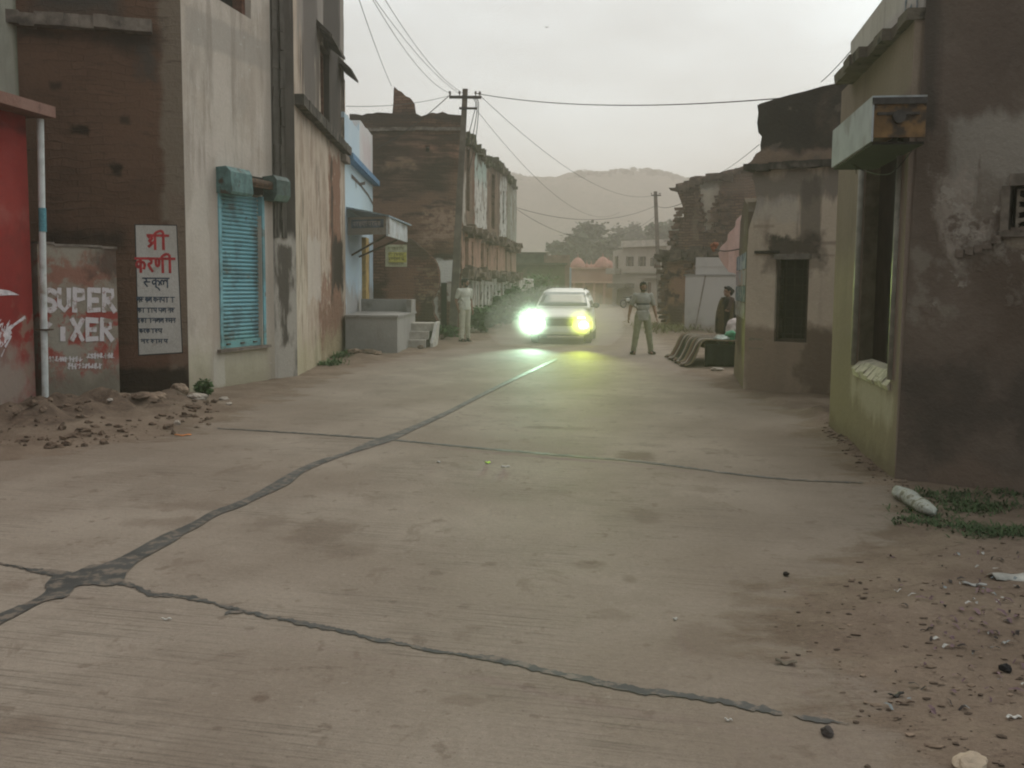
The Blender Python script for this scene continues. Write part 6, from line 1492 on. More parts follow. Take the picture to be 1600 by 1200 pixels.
    if beard:
        mb = MB(); mb.blob(hp(0, -.04, -.085), (.054, .052, .034), 3, hy); mb.blob(hp(0, -.098, -.042), (.03, .012, .009), 2, hy)
        for s in (-1, 1): cone(mb, hp(s * .066, -.008, -.02), hp(s * .045, -.045, -.085), .012, .022)
        fuse(mb, 'beard', M_HAIR, t, .006, 1)
    # clothes
    if shirt:
        mb = MB(); e = .016; hem = J.get('hem', .86)
        mb.blob(P['pel'].lerp(neck, .72), (.166 * w + e, .118 + e, .18), 3); mb.blob(P['pel'].lerp(neck, .4), (.146 * w + e, .115 + e, .17), 3)
        hm = Vector((P['pel'].x, P['pel'].y, hem))
        mb.loft([[Vector((hm.x + .178 * w * math.cos(a) , hm.y + .135 * math.sin(a), z)) for a in [2 * math.pi * j / 28 for j in range(28)]] for z in (hem, hem + .07)] + [[Vector((hm.x + .16 * w * math.cos(a), hm.y + .13 * math.sin(a), hem + .22)) for a in [2 * math.pi * j / 28 for j in range(28)]]])
        cone(mb, neck + Vector((0, .012, -.08)), neck + Vector((0, .012, -.015)), .078, .068)
        for s in 'LR':
            cone(mb, neck + Vector((0, .0, -.07)), P['sho' + s] + Vector((0, 0, -.008)), .078, .064 * w)
            cone(mb, P['sho' + s], P['sho' + s].lerp(P['elb' + s], J.get('sleeve', .75)), .064 * w, .056 * w)
        for q in range(10):
            a = random.uniform(0, 6.28); z = random.uniform(hem + .05, 1.15); c = Vector((.15 * w * math.cos(a), P['pel'].y + .12 * math.sin(a), z)); cone(mb, c, c + Vector((random.uniform(-.06, .06), random.uniform(-.03, .03), random.uniform(-.1, .1))), .022, .012)
        mats = [shirt] + ([stripe[0]] if stripe else [])
        fuse(mb, 'shirt', mats, t, .009, 4, (lambda c: 1 if stripe[1] < c.z < stripe[2] and abs(c.x) < stripe[3] else 0) if stripe else None)
    if trouser:
        mb = MB(); mb.blob(P['pel'] + Vector((0, 0, -.02)), (.158 * w, .122, .12), 3)
        for s in 'LR':
            a, b_, c = P['hip' + s], P['kne' + s], P['ank' + s]; c = c + (c - b_).normalized() * .01
            chain(mb, [a, b_, c], [.102 * w, .078, .064])
            for q in range(4): p = b_.lerp(c, random.uniform(.0, .9)); cone(mb, p + Vector((-.05, -.03, 0)), p + Vector((.05, -.04, random.uniform(-.04, .04))), .026, .02)
        fuse(mb, 'trousers', trouser, t, .009, 4)
    if shoe:
        for s in 'LR':
            mb = MB(); a = P['ank' + s]; yw = J.get('foot' + s, 0); rr = Matrix.Rotation(yw, 3, 'Z')
            cone(mb, a + rr @ Vector((0, .045, -.045)), a + rr @ Vector((0, -.13, -.055)), .043, .037); cone(mb, a + rr @ Vector((0, .03, -.02)), a + rr @ Vector((0, -.06, -.04)), .046, .04); mb.box(a + rr @ Vector((0, -.04, -.08)), (.085, .27, .02), None)
            fuse(mb, 'shoe', shoe, t, .007, 2)
    return t
M_SHOE = plain('dark_shoe', (.028, .024, .02), .6, .2)
def stand(**k):
    J = dict(pel=(0, 0, .93), hipL=(.09, 0, .90), hipR=(-.09, 0, .90), kneL=(.1, -.01, .49), kneR=(-.1, -.01, .49), ankL=(.1, .02, .09), ankR=(-.1, .02, .09),
             shoL=(.185, .01, 1.385), shoR=(-.185, .01, 1.385), elbL=(.25, .03, 1.11), elbR=(-.25, .03, 1.11), wriL=(.27, -.04, .87), wriR=(-.27, -.04, .87)); J.update(k); return J
# man at right, facing the camera, legs apart
pr_ = g(1003, 553.5)
J = stand(kneL=(.15, -.02, .49), kneR=(-.15, -.02, .49), ankL=(.215, .02, .09), ankR=(-.20, .02, .09), elbL=(.275, .03, 1.11), elbR=(-.285, .03, 1.11), wriL=(.315, -.05, .88), wriR=(-.34, -.06, .885), footL=.5, footR=-.6, pel=(.0, 0, .92), hem=.8, sleeve=.72)
M_TS = plain('grey_blue_tshirt', (.265, .25, .222), .9, .12, 14, .3); M_DK = plain('dark_chest_band', (.03, .03, .034), .9, .2); M_KH = plain('khaki_trousers', (.21, .205, .145), .9, .15, 12, .3)
man = person('man in a grey blue T-shirt with a dark chest band standing legs apart', (pr_.x, pr_.y, 0), R(4), 1.69, J, M_TS, M_KH, M_SHOE, 0.05, (M_DK, 1.165, 1.2, .2), 1)
hp_ = wmat(man) @ (Vector((-.37, -.09, .79)))
st_ = thing('stick', hp_, 'short thin pale stick held in the right hand of the striped shirt man', 'stick')
mb = MB(); mb.tube([Vector((.06, 0, .03)), Vector((-.14, -.03, -.035))], [.007, .006], 6); mb.build('rod', plain('pale_stick', (.35, .3, .24), .8), st_, local=True)
# man at left, seen from the side, looking down the road
pl_ = g(726, 533.5)
J = stand(kneL=(.095, -.0, .49), kneR=(-.1, -.02, .49), ankL=(.15, .06, .09), ankR=(-.14, -.04, .09), elbL=(.24, .06, 1.11), elbR=(-.235, .08, 1.12), wriL=(.25, .0, .87), wriR=(-.2, .03, .88), hem=.86, footR=.1, footL=-.5, sleeve=.7)
man2 = person('man in a cream T-shirt and beige trousers standing by the tall pole', (pl_.x, pl_.y, 0), R(38), 1.76, J, plain('cream_tshirt', (.45, .43, .37), .9, .1, 14, .3), plain('beige_trousers', (.40, .365, .29), .9, .12, 12, .3), M_SHOE, R(35), None, 1)
# woman at right wrapped in a shawl, facing left
wy = 17.6; wz = at(1137, 451, wy).z; Hw = 1.60
wx = X(1135, wy)
J = stand(elbL=(.19, -.1, 1.13), elbR=(-.2, -.1, 1.13), wriL=(.08, -.16, 1.12), wriR=(-.06, -.17, 1.05), hem=.7, sleeve=.9)
M_SH = plain('dark_brown_dress', (.05, .036, .03), .95, .3, 6, .4); M_SHR = plain('maroon_dress', (.06, .036, .032), .95, .25, 8, .4)
wom = person('woman with a hair bun wrapped in a brown and black shawl beside the covered cot', (wx, wy * S, 0), R(-72), Hw, J, M_SHR, M_SH, M_SHOE, 0, None, 0, True, .95)
def shawl():
    n = N('shawl_cloth'); o = n.obj(); s = n.sep(o)
    stp = n.ramp(n.math('SINE', n.math('MULTIPLY', n.math('ADD', s[1], n.math('MULTIPLY', n.noise(o, 3), .1)), 26)), -.2, .5)
    c = n.mix(stp, (.010, .009, .009), (.075, .052, .03)); m = n.bsdf(c, .95, n.bump(n.noise(o, 40), .3, .01), .1)
    mb = MB(); rings = []
    for z, rx, ry, oy in ((.56, .20, .25, -.02), (.7, .20, .245, -.02), (.9, .195, .24, -.02), (1.1, .205, .225, -.03), (1.25, .215, .19, -.02), (1.34, .205, .15, 0), (1.40, .15, .11, .01), (1.45, .075, .075, .01)):
        rings.append([Vector(((rx + .018 * math.sin(j * 1.9 + z * 5)) * math.cos(2 * math.pi * j / 40), oy + (ry + .018 * math.sin(j * 1.9 + z * 5)) * math.sin(2 * math.pi * j / 40), z)) for j in range(40)])
    mb.loft(rings); o = mb.build('shawl', m, wom, True, True)
    mb = MB(); pts = [Vector((.02, -.15, 1.44)), Vector((.0, -.21, 1.3)), Vector((-.02, -.27, 1.0)), Vector((-.02, -.28, .6))]
    L = smooth_line(pts, 6)
    for a, b_ in zip(L, L[1:]): mb.face([a + Vector((-.09, .01, 0)), b_ + Vector((-.09, .01, 0)), b_ + Vector((0, -.015, 0)), a + Vector((0, -.015, 0))]); mb.face([a + Vector((0, -.015, 0)), b_ + Vector((0, -.015, 0)), b_ + Vector((.09, .01, 0)), a + Vector((.09, .01, 0))])
    e = mb.build('shawl_end', m, wom, True, True, weld=True); md = e.modifiers.new('t', 'SOLIDIFY'); md.thickness = .012
shawl()
# ------------------------------------------------------------------ cot with quilts
cot = thing('covered_cot', (4.0, 16.0 * S, 0), 'low cot by the tan house draped with a dark green cloth', 'cot')
cx0, cx1, cy0, cy1, ch = 3.80, 5.0, 15.2 * S, 17.2 * S, .47
mb = MB(); mb.box(((cx0 + cx1) / 2, (cy0 + cy1) / 2, ch - .05), (cx1 - cx0, cy1 - cy0, .08)); mb.build('cot_frame', plain('cot_wood', (.09, .065, .045), .9), cot)
for x in (cx0 + .06, cx1 - .06):
    for y in (cy0 + .06, cy1 - .06):
        mb = MB(); mb.tube([(x, y, -.05), (x, y, ch - .09)], .035, 8); mb.build('leg', plain('cot_leg', (.08, .055, .04), .9), cot)
mb = MB()
vs = []; NX, NZ = 24, 8
for j in range(NZ + 1):
    z = .02 + (ch + .0 - .02) * j / NZ
    for i in range(NX + 1):
        x = cx0 + .02 + (cx1 - cx0 - .04) * i / NX; vs.append(Vector((x, cy0 - .035 - .03 * (1 - j / NZ) * math.sin(i * 1.7) - .01 * math.sin(i * 3.3 + j), z)))
mb.mesh(vs, [(j * (NX + 1) + i, j * (NX + 1) + i + 1, (j + 1) * (NX + 1) + i + 1, (j + 1) * (NX + 1) + i) for j in range(NZ) for i in range(NX)])
o = mb.build('front_cloth', plain('black_green_cloth', (.012, .015, .011), .95, .3, 8, .3), cot, True); m_ = o.modifiers.new('t', 'SOLIDIFY'); m_.thickness = .012
# striped quilt : lies on the cot, runs over its left edge and drapes outwards to the ground
def quilt_mat():
    n = N('striped_quilt'); uv = n.sep(n.uv()); o = n.obj()
    v = n.math('ADD', uv[0], n.math('MULTIPLY', n.noise(o, 2.5, 4), .05))
    a = n.math('FRACT', n.math('MULTIPLY', v, 1.7)); r = n.node('ShaderNodeValToRGB'); n.put(r.inputs[0], a); cr = r.color_ramp; cr.interpolation = 'CONSTANT'
    cols = [(0, (.17, .13, .085)), (.10, (.02, .024, .014)), (.28, (.08, .045, .033)), (.38, (.40, .36, .31)), (.43, (.02, .016, .014)), (.54, (.13, .095, .062)), (.64, (.34, .28, .26)), (.68, (.022, .026, .014)), (.86, (.11, .06, .045))]
    cr.elements[0].position = 0; cr.elements[0].color = (*cols[0][1], 1); cr.elements[1].position = cols[1][0]; cr.elements[1].color = (*cols[1][1], 1)
    for p, c in cols[2:]: e = cr.elements.new(p); e.color = (*c, 1)
    return n.bsdf(n.mix(n.noise(o, 12, 4), r.outputs[0], tuple([.12, .1, .085])) if False else r.outputs[0], .95, n.bump(n.noise(o, 25, 5), .5, .02), .1)
q_ = thing('striped_quilt', (cx0, 16 * S, ch), 'striped brown and cream quilt lying on the cot and trailing onto the road side', 'quilt')
prof = [(cx1 - .1, ch + .03), (4.4, ch + .035), (4.1, ch + .05), (3.92, ch + .06), (3.80, ch + .05), (3.72, ch - .03), (3.66, ch - .16), (3.60, .2), (3.53, .09), (3.44, .035), (3.38, .03)]
prof = [tuple(p[:2]) for p in smooth_line([Vector((*p, 0)) for p in prof], 3)]
mb = MB(); NY = 44; rows = []
for j in range(NY + 1):
    y = cy0 + .02 + (cy1 - cy0 - .02) * j / NY; row = []
    for i, (x, z) in enumerate(prof):
        k = max(0, min(1, (3.85 - x) / .35)); f = math.sin(j * .72 + .6 * math.sin(j * .3)) * .035
        row.append(Vector((x - k * .0 + f * k * 1.6 + k * .18 * (j / NY) * .4, y - k * .35 * (1 - j / NY) * (.6) , max(.02, z + f * .5 * k + .012 * mnoise.noise(Vector((x * 4, y * 4, 2)))))))
    rows.append(row)
for j in range(NY):
    for i in range(len(prof) - 1):
        u0, u1 = j / NY * 1.9, (j + 1) / NY * 1.9
        mb.face([rows[j][i], rows[j][i + 1], rows[j + 1][i + 1], rows[j + 1][i]], [(u0, i * .1), (u0, i * .1 + .1), (u1, i * .1 + .1), (u1, i * .1)])
o = mb.build('quilt', quilt_mat(), q_, True, weld=True); m_ = o.modifiers.new('t', 'SOLIDIFY'); m_.thickness = .03; m_.offset = 1
def lump(name, c, r, label, cat, mat, seed, rough=.3, part=None):
    t = thing(name, c, label, cat); mb = MB(); mb.blob((0, 0, 0), r, 4, None, rough, seed); mb.build(part or name.split('_')[-1], mat, t, True, True)
    return t
M_CLW = plain('white_rag', (.48, .45, .41), .9, .15, 10, .4)
pw = at(1071, 535, 16.9); lump('white_bundle', (pw.x, pw.y, .22), (.13, .2, .24), 'crumpled white cloth bundle at the road end of the quilt', 'bundle', M_CLW, 3, .45)
pw = at(1143, 541, 15.35); b1 = lump('green_bag', (pw.x, pw.y + .1, ch + .13), (.13, .14, .12), 'green plastic bag sitting on the dark cloth of the cot', 'bag', plain('green_plastic', (.07, .26, .14), .4, .3, 6, .3), 5, .4)
pw = at(1128, 540, 15.3); lump('clear_bag', (pw.x, pw.y + .1, ch + .08), (.14, .13, .07), 'pale crumpled plastic bag beside the green bag on the cot', 'bag', plain('pale_plastic', (.33, .37, .33), .4, .3, 9, .4), 8, .5)
pw = at(1149, 521, 15.9); lump('pink_bag', (pw.x, pw.y, ch + .26), (.19, .2, .2), 'pinkish white stuffed bag behind the green bag on the cot', 'bag', plain('pink_white_sack', (.45, .38, .36), .8, .15, 5, .3), 6, .25)
# motorcycle far down the road
def motorbike():
    p = g(984, 481); t = thing('motorcycle', (p.x, p.y, 0), 'dark parked motorcycle with a white side panel by the cream house', 'motorcycle'); t.rotation_euler = (0, 0, R(35))
    B_ = plain('bike_black', (.03, .03, .03), .4, .2)
    for x in (-.62, .62):
        w = bpy.data.objects.new('wheel', None); COL.objects.link(w); w.parent = t; w.location = (x, 0, .3)
        mb = MB(); mb.tube([Vector((.27 * math.cos(a), 0, .27 * math.sin(a))) for a in [2 * math.pi * k / 20 for k in range(21)]], .045, 8); mb.build('tyre', B_, w, True, True)
        mb = MB()
        for k in range(6): a = math.pi * k / 6; mb.tube([(.25 * math.cos(a), 0, .25 * math.sin(a)), (-.25 * math.cos(a), 0, -.25 * math.sin(a))], .008, 4)
        mb.build('rim', plain('bike_metal', (.4, .4, .4), .4, .1, 5, 0, .5, .8), w, False, True)
    mb = MB(); mb.blob((0, 0, .45), (.24, .13, .17), 2); mb.tube([(-.62, 0, .3), (-.1, 0, .45), (.3, 0, .75), (.62, 0, .3)], .03, 6); mb.build('engine_frame', B_, t, True, True)
    mb = MB(); mb.blob((.2, 0, .78), (.25, .13, .12), 2); mb.build('tank', B_, t, True, True)
    mb = MB(); mb.blob((-.3, 0, .77), (.4, .12, .06), 2); mb.build('seat', B_, t, True, True)
    mb = MB(); mb.blob((-.3, -.13, .6), (.22, .04, .12), 2); mb.build('side_panel', plain('white_panel', (.55, .55, .53), .5), t, True, True)
    mb = MB(); mb.tube([(.42, -.33, 1.0), (.5, 0, 1.02), (.42, .33, 1.0)], .016, 6); mb.tube([(.5, 0, 1.02), (.62, 0, .3)], .025, 6); mb.blob((.58, 0, .9), (.08, .09, .09), 2); mb.build('handlebar', B_, t, True, True)
motorbike()

# ------------------------------------------------------------------ rubble, stones, litter, plants
def rock(name, u, v, size, label, mat, seed, D=None, sink=.25, grp=None, cat='stone', rough=.35):
    p = g(u, v); z = ground_z(p.x, p.y); sx, sy, sz = size
    mb = MB(); mb.blob((0, 0, 0), (sx, sy, sz), 3, None, rough, seed)
    o = mb.build(name, mat, None, False, True); o.location = (p.x, p.y, z + sz * (1 - sink)); o.rotation_euler = (0, 0, seed * 1.3)
    return tag(o, label, cat, grp)
M_ST = plain('dusty_stone', (.20, .145, .105), .95, .3, 9, .6); M_STP = plain('pale_stone', (.36, .31, .26), .95, .2, 9, .5); M_CLOD = plain('brown_clod', (.125, .087, .063), .95, .4, 8, .9)
RG = 'stones in the rubble by the brown wall'
for i, (u, v, s, lab, m) in enumerate([(279, 622, (.15, .12, .13), 'rounded brown boulder, biggest in the rubble by the brown wall', M_ST), (308, 631, (.15, .1, .055), 'pale flat slab beside the small green bush', M_STP), (176, 632, (.26, .1, .07), 'long tan slab of plaster across the rubble heap', M_ST), (245, 634, (.2, .12, .06), 'tan broken slab left of the rounded boulder', M_ST),
        (140, 624, (.16, .1, .09), 'brown lump against the foot of the SUPER wall', M_CLOD), (222, 640, (.16, .1, .04), 'flat brown slab in the middle of the rubble', M_CLOD), (300, 640, (.14, .08, .03), 'thin brown chip under the pale flat slab', M_CLOD), (173, 648, (.04, .03, .02), 'small pale chip on the rubble slope', M_STP), (277, 664, (.04, .03, .03), 'small round grey stone at the foot of the rubble', M_STP),
        (350, 626, (.07, .05, .03), 'grey pebble on the verge right of the bush', M_STP), (358, 634, (.05, .04, .02), 'pale flat pebble on the verge right of the bush', M_STP), (62, 658, (.08, .06, .05), 'brown clod on the left slope of the rubble', M_CLOD), (52, 668, (.07, .06, .04), 'brown clod lower on the left slope of the rubble', M_CLOD), (105, 645, (.1, .07, .05), 'dark clod near the foot of the white pipe', M_CLOD)]):
    rock('stone', u, v, s, lab, m, i + 1, None, .4, RG)
rnd = random.Random(9)
mb = MB()
for i in range(520):
    u = rnd.uniform(-60, 340); v = rnd.uniform(628, 700) ; p = g(u, v); d = sdist(p.x, p.y)
    if d < .05: continue
    r = .005 + .045 * rnd.random() ** 4 ; mb.blob((p.x, p.y, hgt(p.x, p.y, d) + r * .2), (r * rnd.uniform(.8, 1.8), r * rnd.uniform(.7, 1.2), r * .85), 2, None, .8, i)
tag(mb.build('rubble', M_CLOD), 'loose crumbled earth and brick chips under the brown wall', 'rubble', kind='stuff')
mb = MB()
for i in range(900):
    if i % 3 == 0: u = rnd.uniform(1285, 1420); v = 668 + (u - 1290) * .72 + rnd.gauss(6, 12)
    else: u = rnd.uniform(1080, 1640); v = rnd.uniform(840, 1210)
    p = g(u, v); d = sdist(p.x, p.y)
    if d < (-.1 if rnd.random() < .25 else .08): continue
    r = (.0025 + .011 * rnd.random() ** 2.5) * (1.5 if i % 3 == 0 else 1); mb.blob((p.x, p.y, max(0, hgt(p.x, p.y, d)) + r * .3), (r * rnd.uniform(.8, 2.2), r * rnd.uniform(.6, 1.2), r * .5), 1, None, .7, i, rnd.choice((0, 0, 1)))
tag(mb.build('gravel', [plain('dark_crumbs', (.10, .072, .053), .95, .5), M_ST]), 'dark crumbs and pebbles scattered over the right hand soil', 'gravel', kind='stuff')
mb = MB(); LM = [plain('white_scrap', (.36, .35, .32), .7, .2), plain('grey_blue_scrap', (.2, .22, .22), .6, .3), plain('dark_scrap', (.04, .033, .03), .8, .3), plain('plum_scrap', (.14, .09, .095), .8, .3)]
for i in range(150):
    u = rnd.gauss(1540, 55) if i % 3 else rnd.uniform(1380, 1630); v = rnd.gauss(965, 55) if i % 3 else rnd.uniform(860, 1130)
    p = g(u, v); d = sdist(p.x, p.y)
    if d < .05 or p.x > CF.w(0, 0).x + 3: continue
    L = rnd.uniform(.006, .03); w = rnd.uniform(.002, .009); a = rnd.uniform(0, 6.28); c = Vector((p.x, p.y, hgt(p.x, p.y, d) + .008)); q = Matrix.Rotation(a, 3, 'Z') @ Matrix.Rotation(rnd.uniform(-.5, .5), 3, 'Y')
    pts = [c + q @ Vector(k) for k in ((-L, -w, 0), (0, -w * 1.3, .008), (L, -w * .5, .002), (L, w, 0), (0, w, .012), (-L, w * .7, .003))]
    mb.face([pts[0], pts[1], pts[4], pts[5]], None, rnd.choice((0, 1, 2, 2, 3, 3, 3))); mb.face([pts[1], pts[2], pts[3], pts[4]], None, mb.mi[-1])
tag(mb.build('litter', LM), 'small torn scraps of litter strewn over the right hand soil', 'litter', kind='stuff')
# individual scraps
def scrap(name, u, v, L, w, label, mat, ang=0, cat='scrap', curl=.3, grp=None):
    p = g(u, v); z = max(0.004, ground_z(p.x, p.y) + .004); mb = MB(); n_ = 8; pts = []
    for i in range(n_ + 1):
        t = i / n_ - .5; ww = w * (1 - 1.2 * t * t) * (1 + .3 * math.sin(i * 2.1)); zz = L * curl * (t * t) + .004 * math.sin(i * 1.3) + .004
        pts.append((Vector((t * L, -ww / 2, zz)), Vector((t * L, 0, zz + .18 * w)), Vector((t * L, ww / 2, zz))))
    for a, b_ in zip(pts, pts[1:]): mb.face([a[0], b_[0], b_[1], a[1]]); mb.face([a[1], b_[1], b_[2], a[2]])
    o = mb.build(name, mat, None, True, True, weld=True); o.location = (p.x, p.y, z); o.rotation_euler = (0, 0, ang); m_ = o.modifiers.new('t', 'SOLIDIFY'); m_.thickness = .003
    return tag(o, label, cat, grp)
scrap('wrapper', 286, 681, .17, .045, 'small orange wrapper lying at the left edge of the road', plain('orange_wrapper', (.45, .16, .05), .5, .3, 20), .3, 'wrapper', .1)
scrap('leaf', 1228, 1038, .09, .035, 'curled grey brown leaf at the border of the sand patch', plain('dry_leaf', (.14, .115, .085), .8, .3, 20), -.2, 'leaf', .5)
scrap('leaf', 1400, 1090, .075, .02, 'dark curled leaf lying on the lower right soil', plain('dark_leaf', (.035, .032, .028), .7, .3), .4, 'leaf', .5)
scrap('leaf', 1414, 1101, .075, .012, 'thin brown leaf just under the dark curled leaf', plain('brown_leaf', (.08, .05, .035), .7, .3), .1, 'leaf', .3)
scrap('twig', 1448, 988, .09, .006, 'thin dark twig in the middle of the right hand soil', plain('dark_twig', (.07, .055, .045), .8), .5, 'twig', .05)
scrap('wrapper', 762, 724, .05, .04, 'tiny bright yellow green wrapper in the middle of the road', plain('lime_wrapper', (.45, .75, .08), .3, .1), .6, 'wrapper', .2)
scrap('paper', 685, 723, .04, .03, 'tiny white paper scrap left of the lime wrapper', M_CLW, 1.2, 'paper', .2); scrap('paper', 790, 730, .08, .03, 'flat white paper scrap right of the lime wrapper', M_CLW, .2, 'paper', .1)
scrap('paper', 260, 969, .05, .012, 'thin white paper strip below the tar patch', M_CLW, .1, 'paper', .1); scrap('paper', 1055, 969, .025, .015, 'tiny white paper scrap by the sand patch on the concrete', M_CLW, .5, 'paper', .3)
scrap('paper', 1138, 1127, .03, .01, 'thin white paper strip under the near tar joint', M_CLW, -.3, 'paper', .2); scrap('paper', 1585, 1125, .05, .018, 'white paper strip at the lower right edge', M_CLW, -.1, 'paper', .1)
scrap('string', 1402, 933, .06, .006, 'bent white string on the right hand soil', M_CLW, .6, 'string', .6)
scrap('plastic_bag', 1588, 912, .3, .13, 'dirty white plastic bag half buried at the right edge', plain('dirty_plastic', (.33, .315, .28), .5, .3, 9, .3), .15, 'bag', .12)
scrap('plastic_bag', 1522, 925, .12, .035, 'small crumpled grey plastic strip left of the dirty white bag', plain('grey_plastic', (.3, .29, .27), .5, .3), -.3, 'bag', .2)
rock('stone', 1515, 1203, (.075, .05, .03), 'pale tan stone at the bottom of the right hand soil', plain('tan_stone', (.34, .27, .20), .9, .15), 3, grp=None)
rock('stone', 1570, 1052, (.03, .02, .018), 'black lump on the right hand soil near the edge', plain('black_lump', (.018, .016, .016), .8), 4)
rock('stone', 1228, 900, (.018, .015, .014), 'dark pebble sitting alone on the concrete at right', plain('dark_pebble', (.03, .025, .02), .9), 5)
rock('stone', 1293, 1148, (.03, .022, .016), 'dark pebble at the end of the short tar joint', plain('dark_pebble_b', (.06, .05, .045), .9), 6)
rock('stone', 1120, 580, (.13, .08, .04), 'pale flat stone under the dark cloth of the cot', M_STP, 7); rock('stone', 657, 545, (.09, .07, .05), 'dark stone in front of the cement steps', M_CLOD, 8)
for i, (u, v, s, lab, m) in enumerate([(562, 546, (.28, .22, .13), 'reddish lump of fallen plaster before the platform', plain('red_lump', (.26, .14, .1), .95, .25, 6, .5)), (575, 553, (.25, .12, .07), 'flat grey slab lying before the platform', M_ST), (553, 560, (.2, .12, .06), 'flat brown slab nearest the grass by the tall grey house', M_CLOD), (590, 556, (.12, .1, .05), 'small brown stone right of the flat grey slab', M_ST)]):
    rock('stone', u, v, s, lab, m, 11 + i, None, .4, 'fallen stones before the platform')
# white kerb stone lying by the corner
a = g(1400, 775); b_ = g(1458, 812); a.z = b_.z = .05
ks_ = thing('kerb_stone', a, 'rough whitewashed stone bolster lying at the corner of the brown house', 'stone')
mb = MB(); rings = []; n_ = 26
dr_ = (b_ - a).normalized(); sd = Vector((-dr_.y, dr_.x, 0))
for i in range(n_ + 1):
    t = i / n_; c = a.lerp(b_, t); r = .066 * (1 - .2 * t) * (math.sqrt(max(.02, 1 - (2 * t - 1) ** 8)))
    rings.append([c + sd * (r * math.cos(w) * (1 + .3 * mnoise.noise(Vector((t * 5, math.cos(w) * 1.5, math.sin(w) * 1.5))))) + Vector((0, 0, r * .85 * math.sin(w) * (1 + .45 * mnoise.noise(Vector((t * 6, math.cos(w) * 1.5, math.sin(w) * 1.5 + 5)))))) for w in [2 * math.pi * j / 18 for j in range(18)]])
mb.loft(rings); mb.build('stone', plain('flaking_whitewash', (.40, .41, .355), .95, .3, 16, 1.0, dirt=(.2, .19, .14), dscale=16, dlo=.5, dhi=.6), ks_, True)

# ---- plants
def grass_blades(mb, pts, n, h, rnd, spread):
    for i in range(n):
        c = rnd.choice(pts); x = c[0] + rnd.gauss(0, spread[0]); y = c[1] + rnd.gauss(0, spread[1]); z = max(0, ground_z(x, y))
        L = h * rnd.uniform(.5, 1.3); a = rnd.uniform(0, 6.28); w = .004 + L * .035; d = Vector((math.cos(a), math.sin(a), 0)); s = Vector((-d.y, d.x, 0)) * w; p = Vector((x, y, z))
        fl = rnd.uniform(.15, .8); m = p + d * L * .5 + Vector((0, 0, L * .7 * fl)); e = p + d * L * 1.15 + Vector((0, 0, L * fl * rnd.uniform(.5, 1)))
        mb.face([p - s, p + s, m + s * .8, m - s * .8]); mb.face([m - s * .8, m + s * .8, e])
M_GR = leaf_mat('dark_grass', (.03, .05, .02), (.05, .075, .03))
mb = MB(); gp = [g(*p) for p in ((1455, 775), (1480, 785), (1510, 790), (1540, 795), (1470, 815), (1490, 828), (1530, 835), (1555, 845), (1520, 800), (1560, 790), (1595, 838), (1590, 845), (1435, 815), (1580, 775), (1500, 775), (1445, 800), (1550, 850))]
grass_blades(mb, gp, 2000, .055, rnd, (.11, .09)); tag(mb.build('grass', M_GR), 'dark creeping grass around the white kerb stone', 'grass', kind='stuff')
mb = MB(); gp = [g(*p) for p in ((520, 568), (530, 562), (540, 556), (548, 552), (512, 571))]
grass_blades(mb, gp, 900, .14, rnd, (.12, .15)); tag(mb.build('grass', M_BUSH), 'low grass at the foot of the tan plaster corner', 'grass', kind='stuff')
mb = MB(); gp = [g(*p) for p in ((1050, 515), (1062, 518), (1045, 510), (1070, 520), (1035, 512))]
grass_blades(mb, gp, 900, .3, rnd, (.6, .8)); tag(mb.build('weeds', leaf_mat('olive_weeds', (.09, .085, .03), (.13, .12, .05))), 'low yellowish weeds at the foot of the collapsed house', 'weeds', kind='stuff')
def bush(u, v, w, h, label, n, leaf, seed, mat=None, grp=None, D=None):
    p = g(u, v); z = ground_z(p.x, p.y); rd_ = random.Random(seed); t = thing('bush', (p.x, p.y, max(0, z) - .01), label, 'bush', grp)
    blobs = [(Vector((rd_.uniform(-.4, .4) * w, rd_.uniform(-.3, .3) * w, h * rd_.uniform(.35, .8))), (w * .3, w * .3, h * .25)) for k in range(6)]
    mb = MB()
    for c, r in blobs: mb.tube([(0, 0, -.02), Vector(c) * .5 + Vector((0, 0, .05 * h)), c], [.012 * w + .004, .008 * w + .003, .003], 5)
    mb.build('stem', M_BARK, t, local=True); mb = MB(); leaves(mb, blobs, n, leaf, rd_); mb.build('foliage', mat or M_BUSH, t, local=True); return t
bush(319, 627, .22, .27, 'small round green bush at the corner of the tall grey house', 420, .045, 1)
bush(690, 531, .7, .5, 'low green plant with pale leaves beside the cement steps', 420, .09, 2)
BG = 'bushes along the foot of the ruined house'
for i, (u, v, w, h, lab) in enumerate([(752, 519, 1.3, .8, 'low scrubby bush just right of the cream shirt man'), (768, 512, 1.6, 1.1, 'green bush under the second bay of the ruined house'), (783, 507, 1.8, 1.2, 'green bush under the fourth bay of the ruined house'), (798, 502, 2.0, 1.5, 'taller green bush left of the glaring headlamp'), (816, 494, 2.2, 2.0, 'tall leafy bush at the far end of the ruined house'), (830, 486, 2.6, 2.4, 'bushy green shrub behind the white car roof')]):
    bush(u, v, w, h, lab, 900, .14, 30 + i, None, BG)
bd = thing('bird', at(854, 43, 40), 'tiny dark bird flying high in the middle of the sky', 'bird')
mb = MB(); mb.blob((0, 0, 0), (.05, .11, .04), 2); mb.blob((0, -.12, .02), (.03, .04, .03), 2); bd.scale = (.55, .55, .55)
for s in (-1, 1): mb.mesh([(s * .03, -.05, .01), (s * .03, .06, .01), (s * .16, .05, .09), (s * .3, .03, .05), (s * .16, -.04, .1)], [(0, 1, 2, 4), (4, 2, 3)])
mb.mesh([(0, .09, 0), (-.03, .18, 0), (.03, .18, 0)], [(0, 1, 2)]); mb.build('body', M_IRON, bd, True, True)
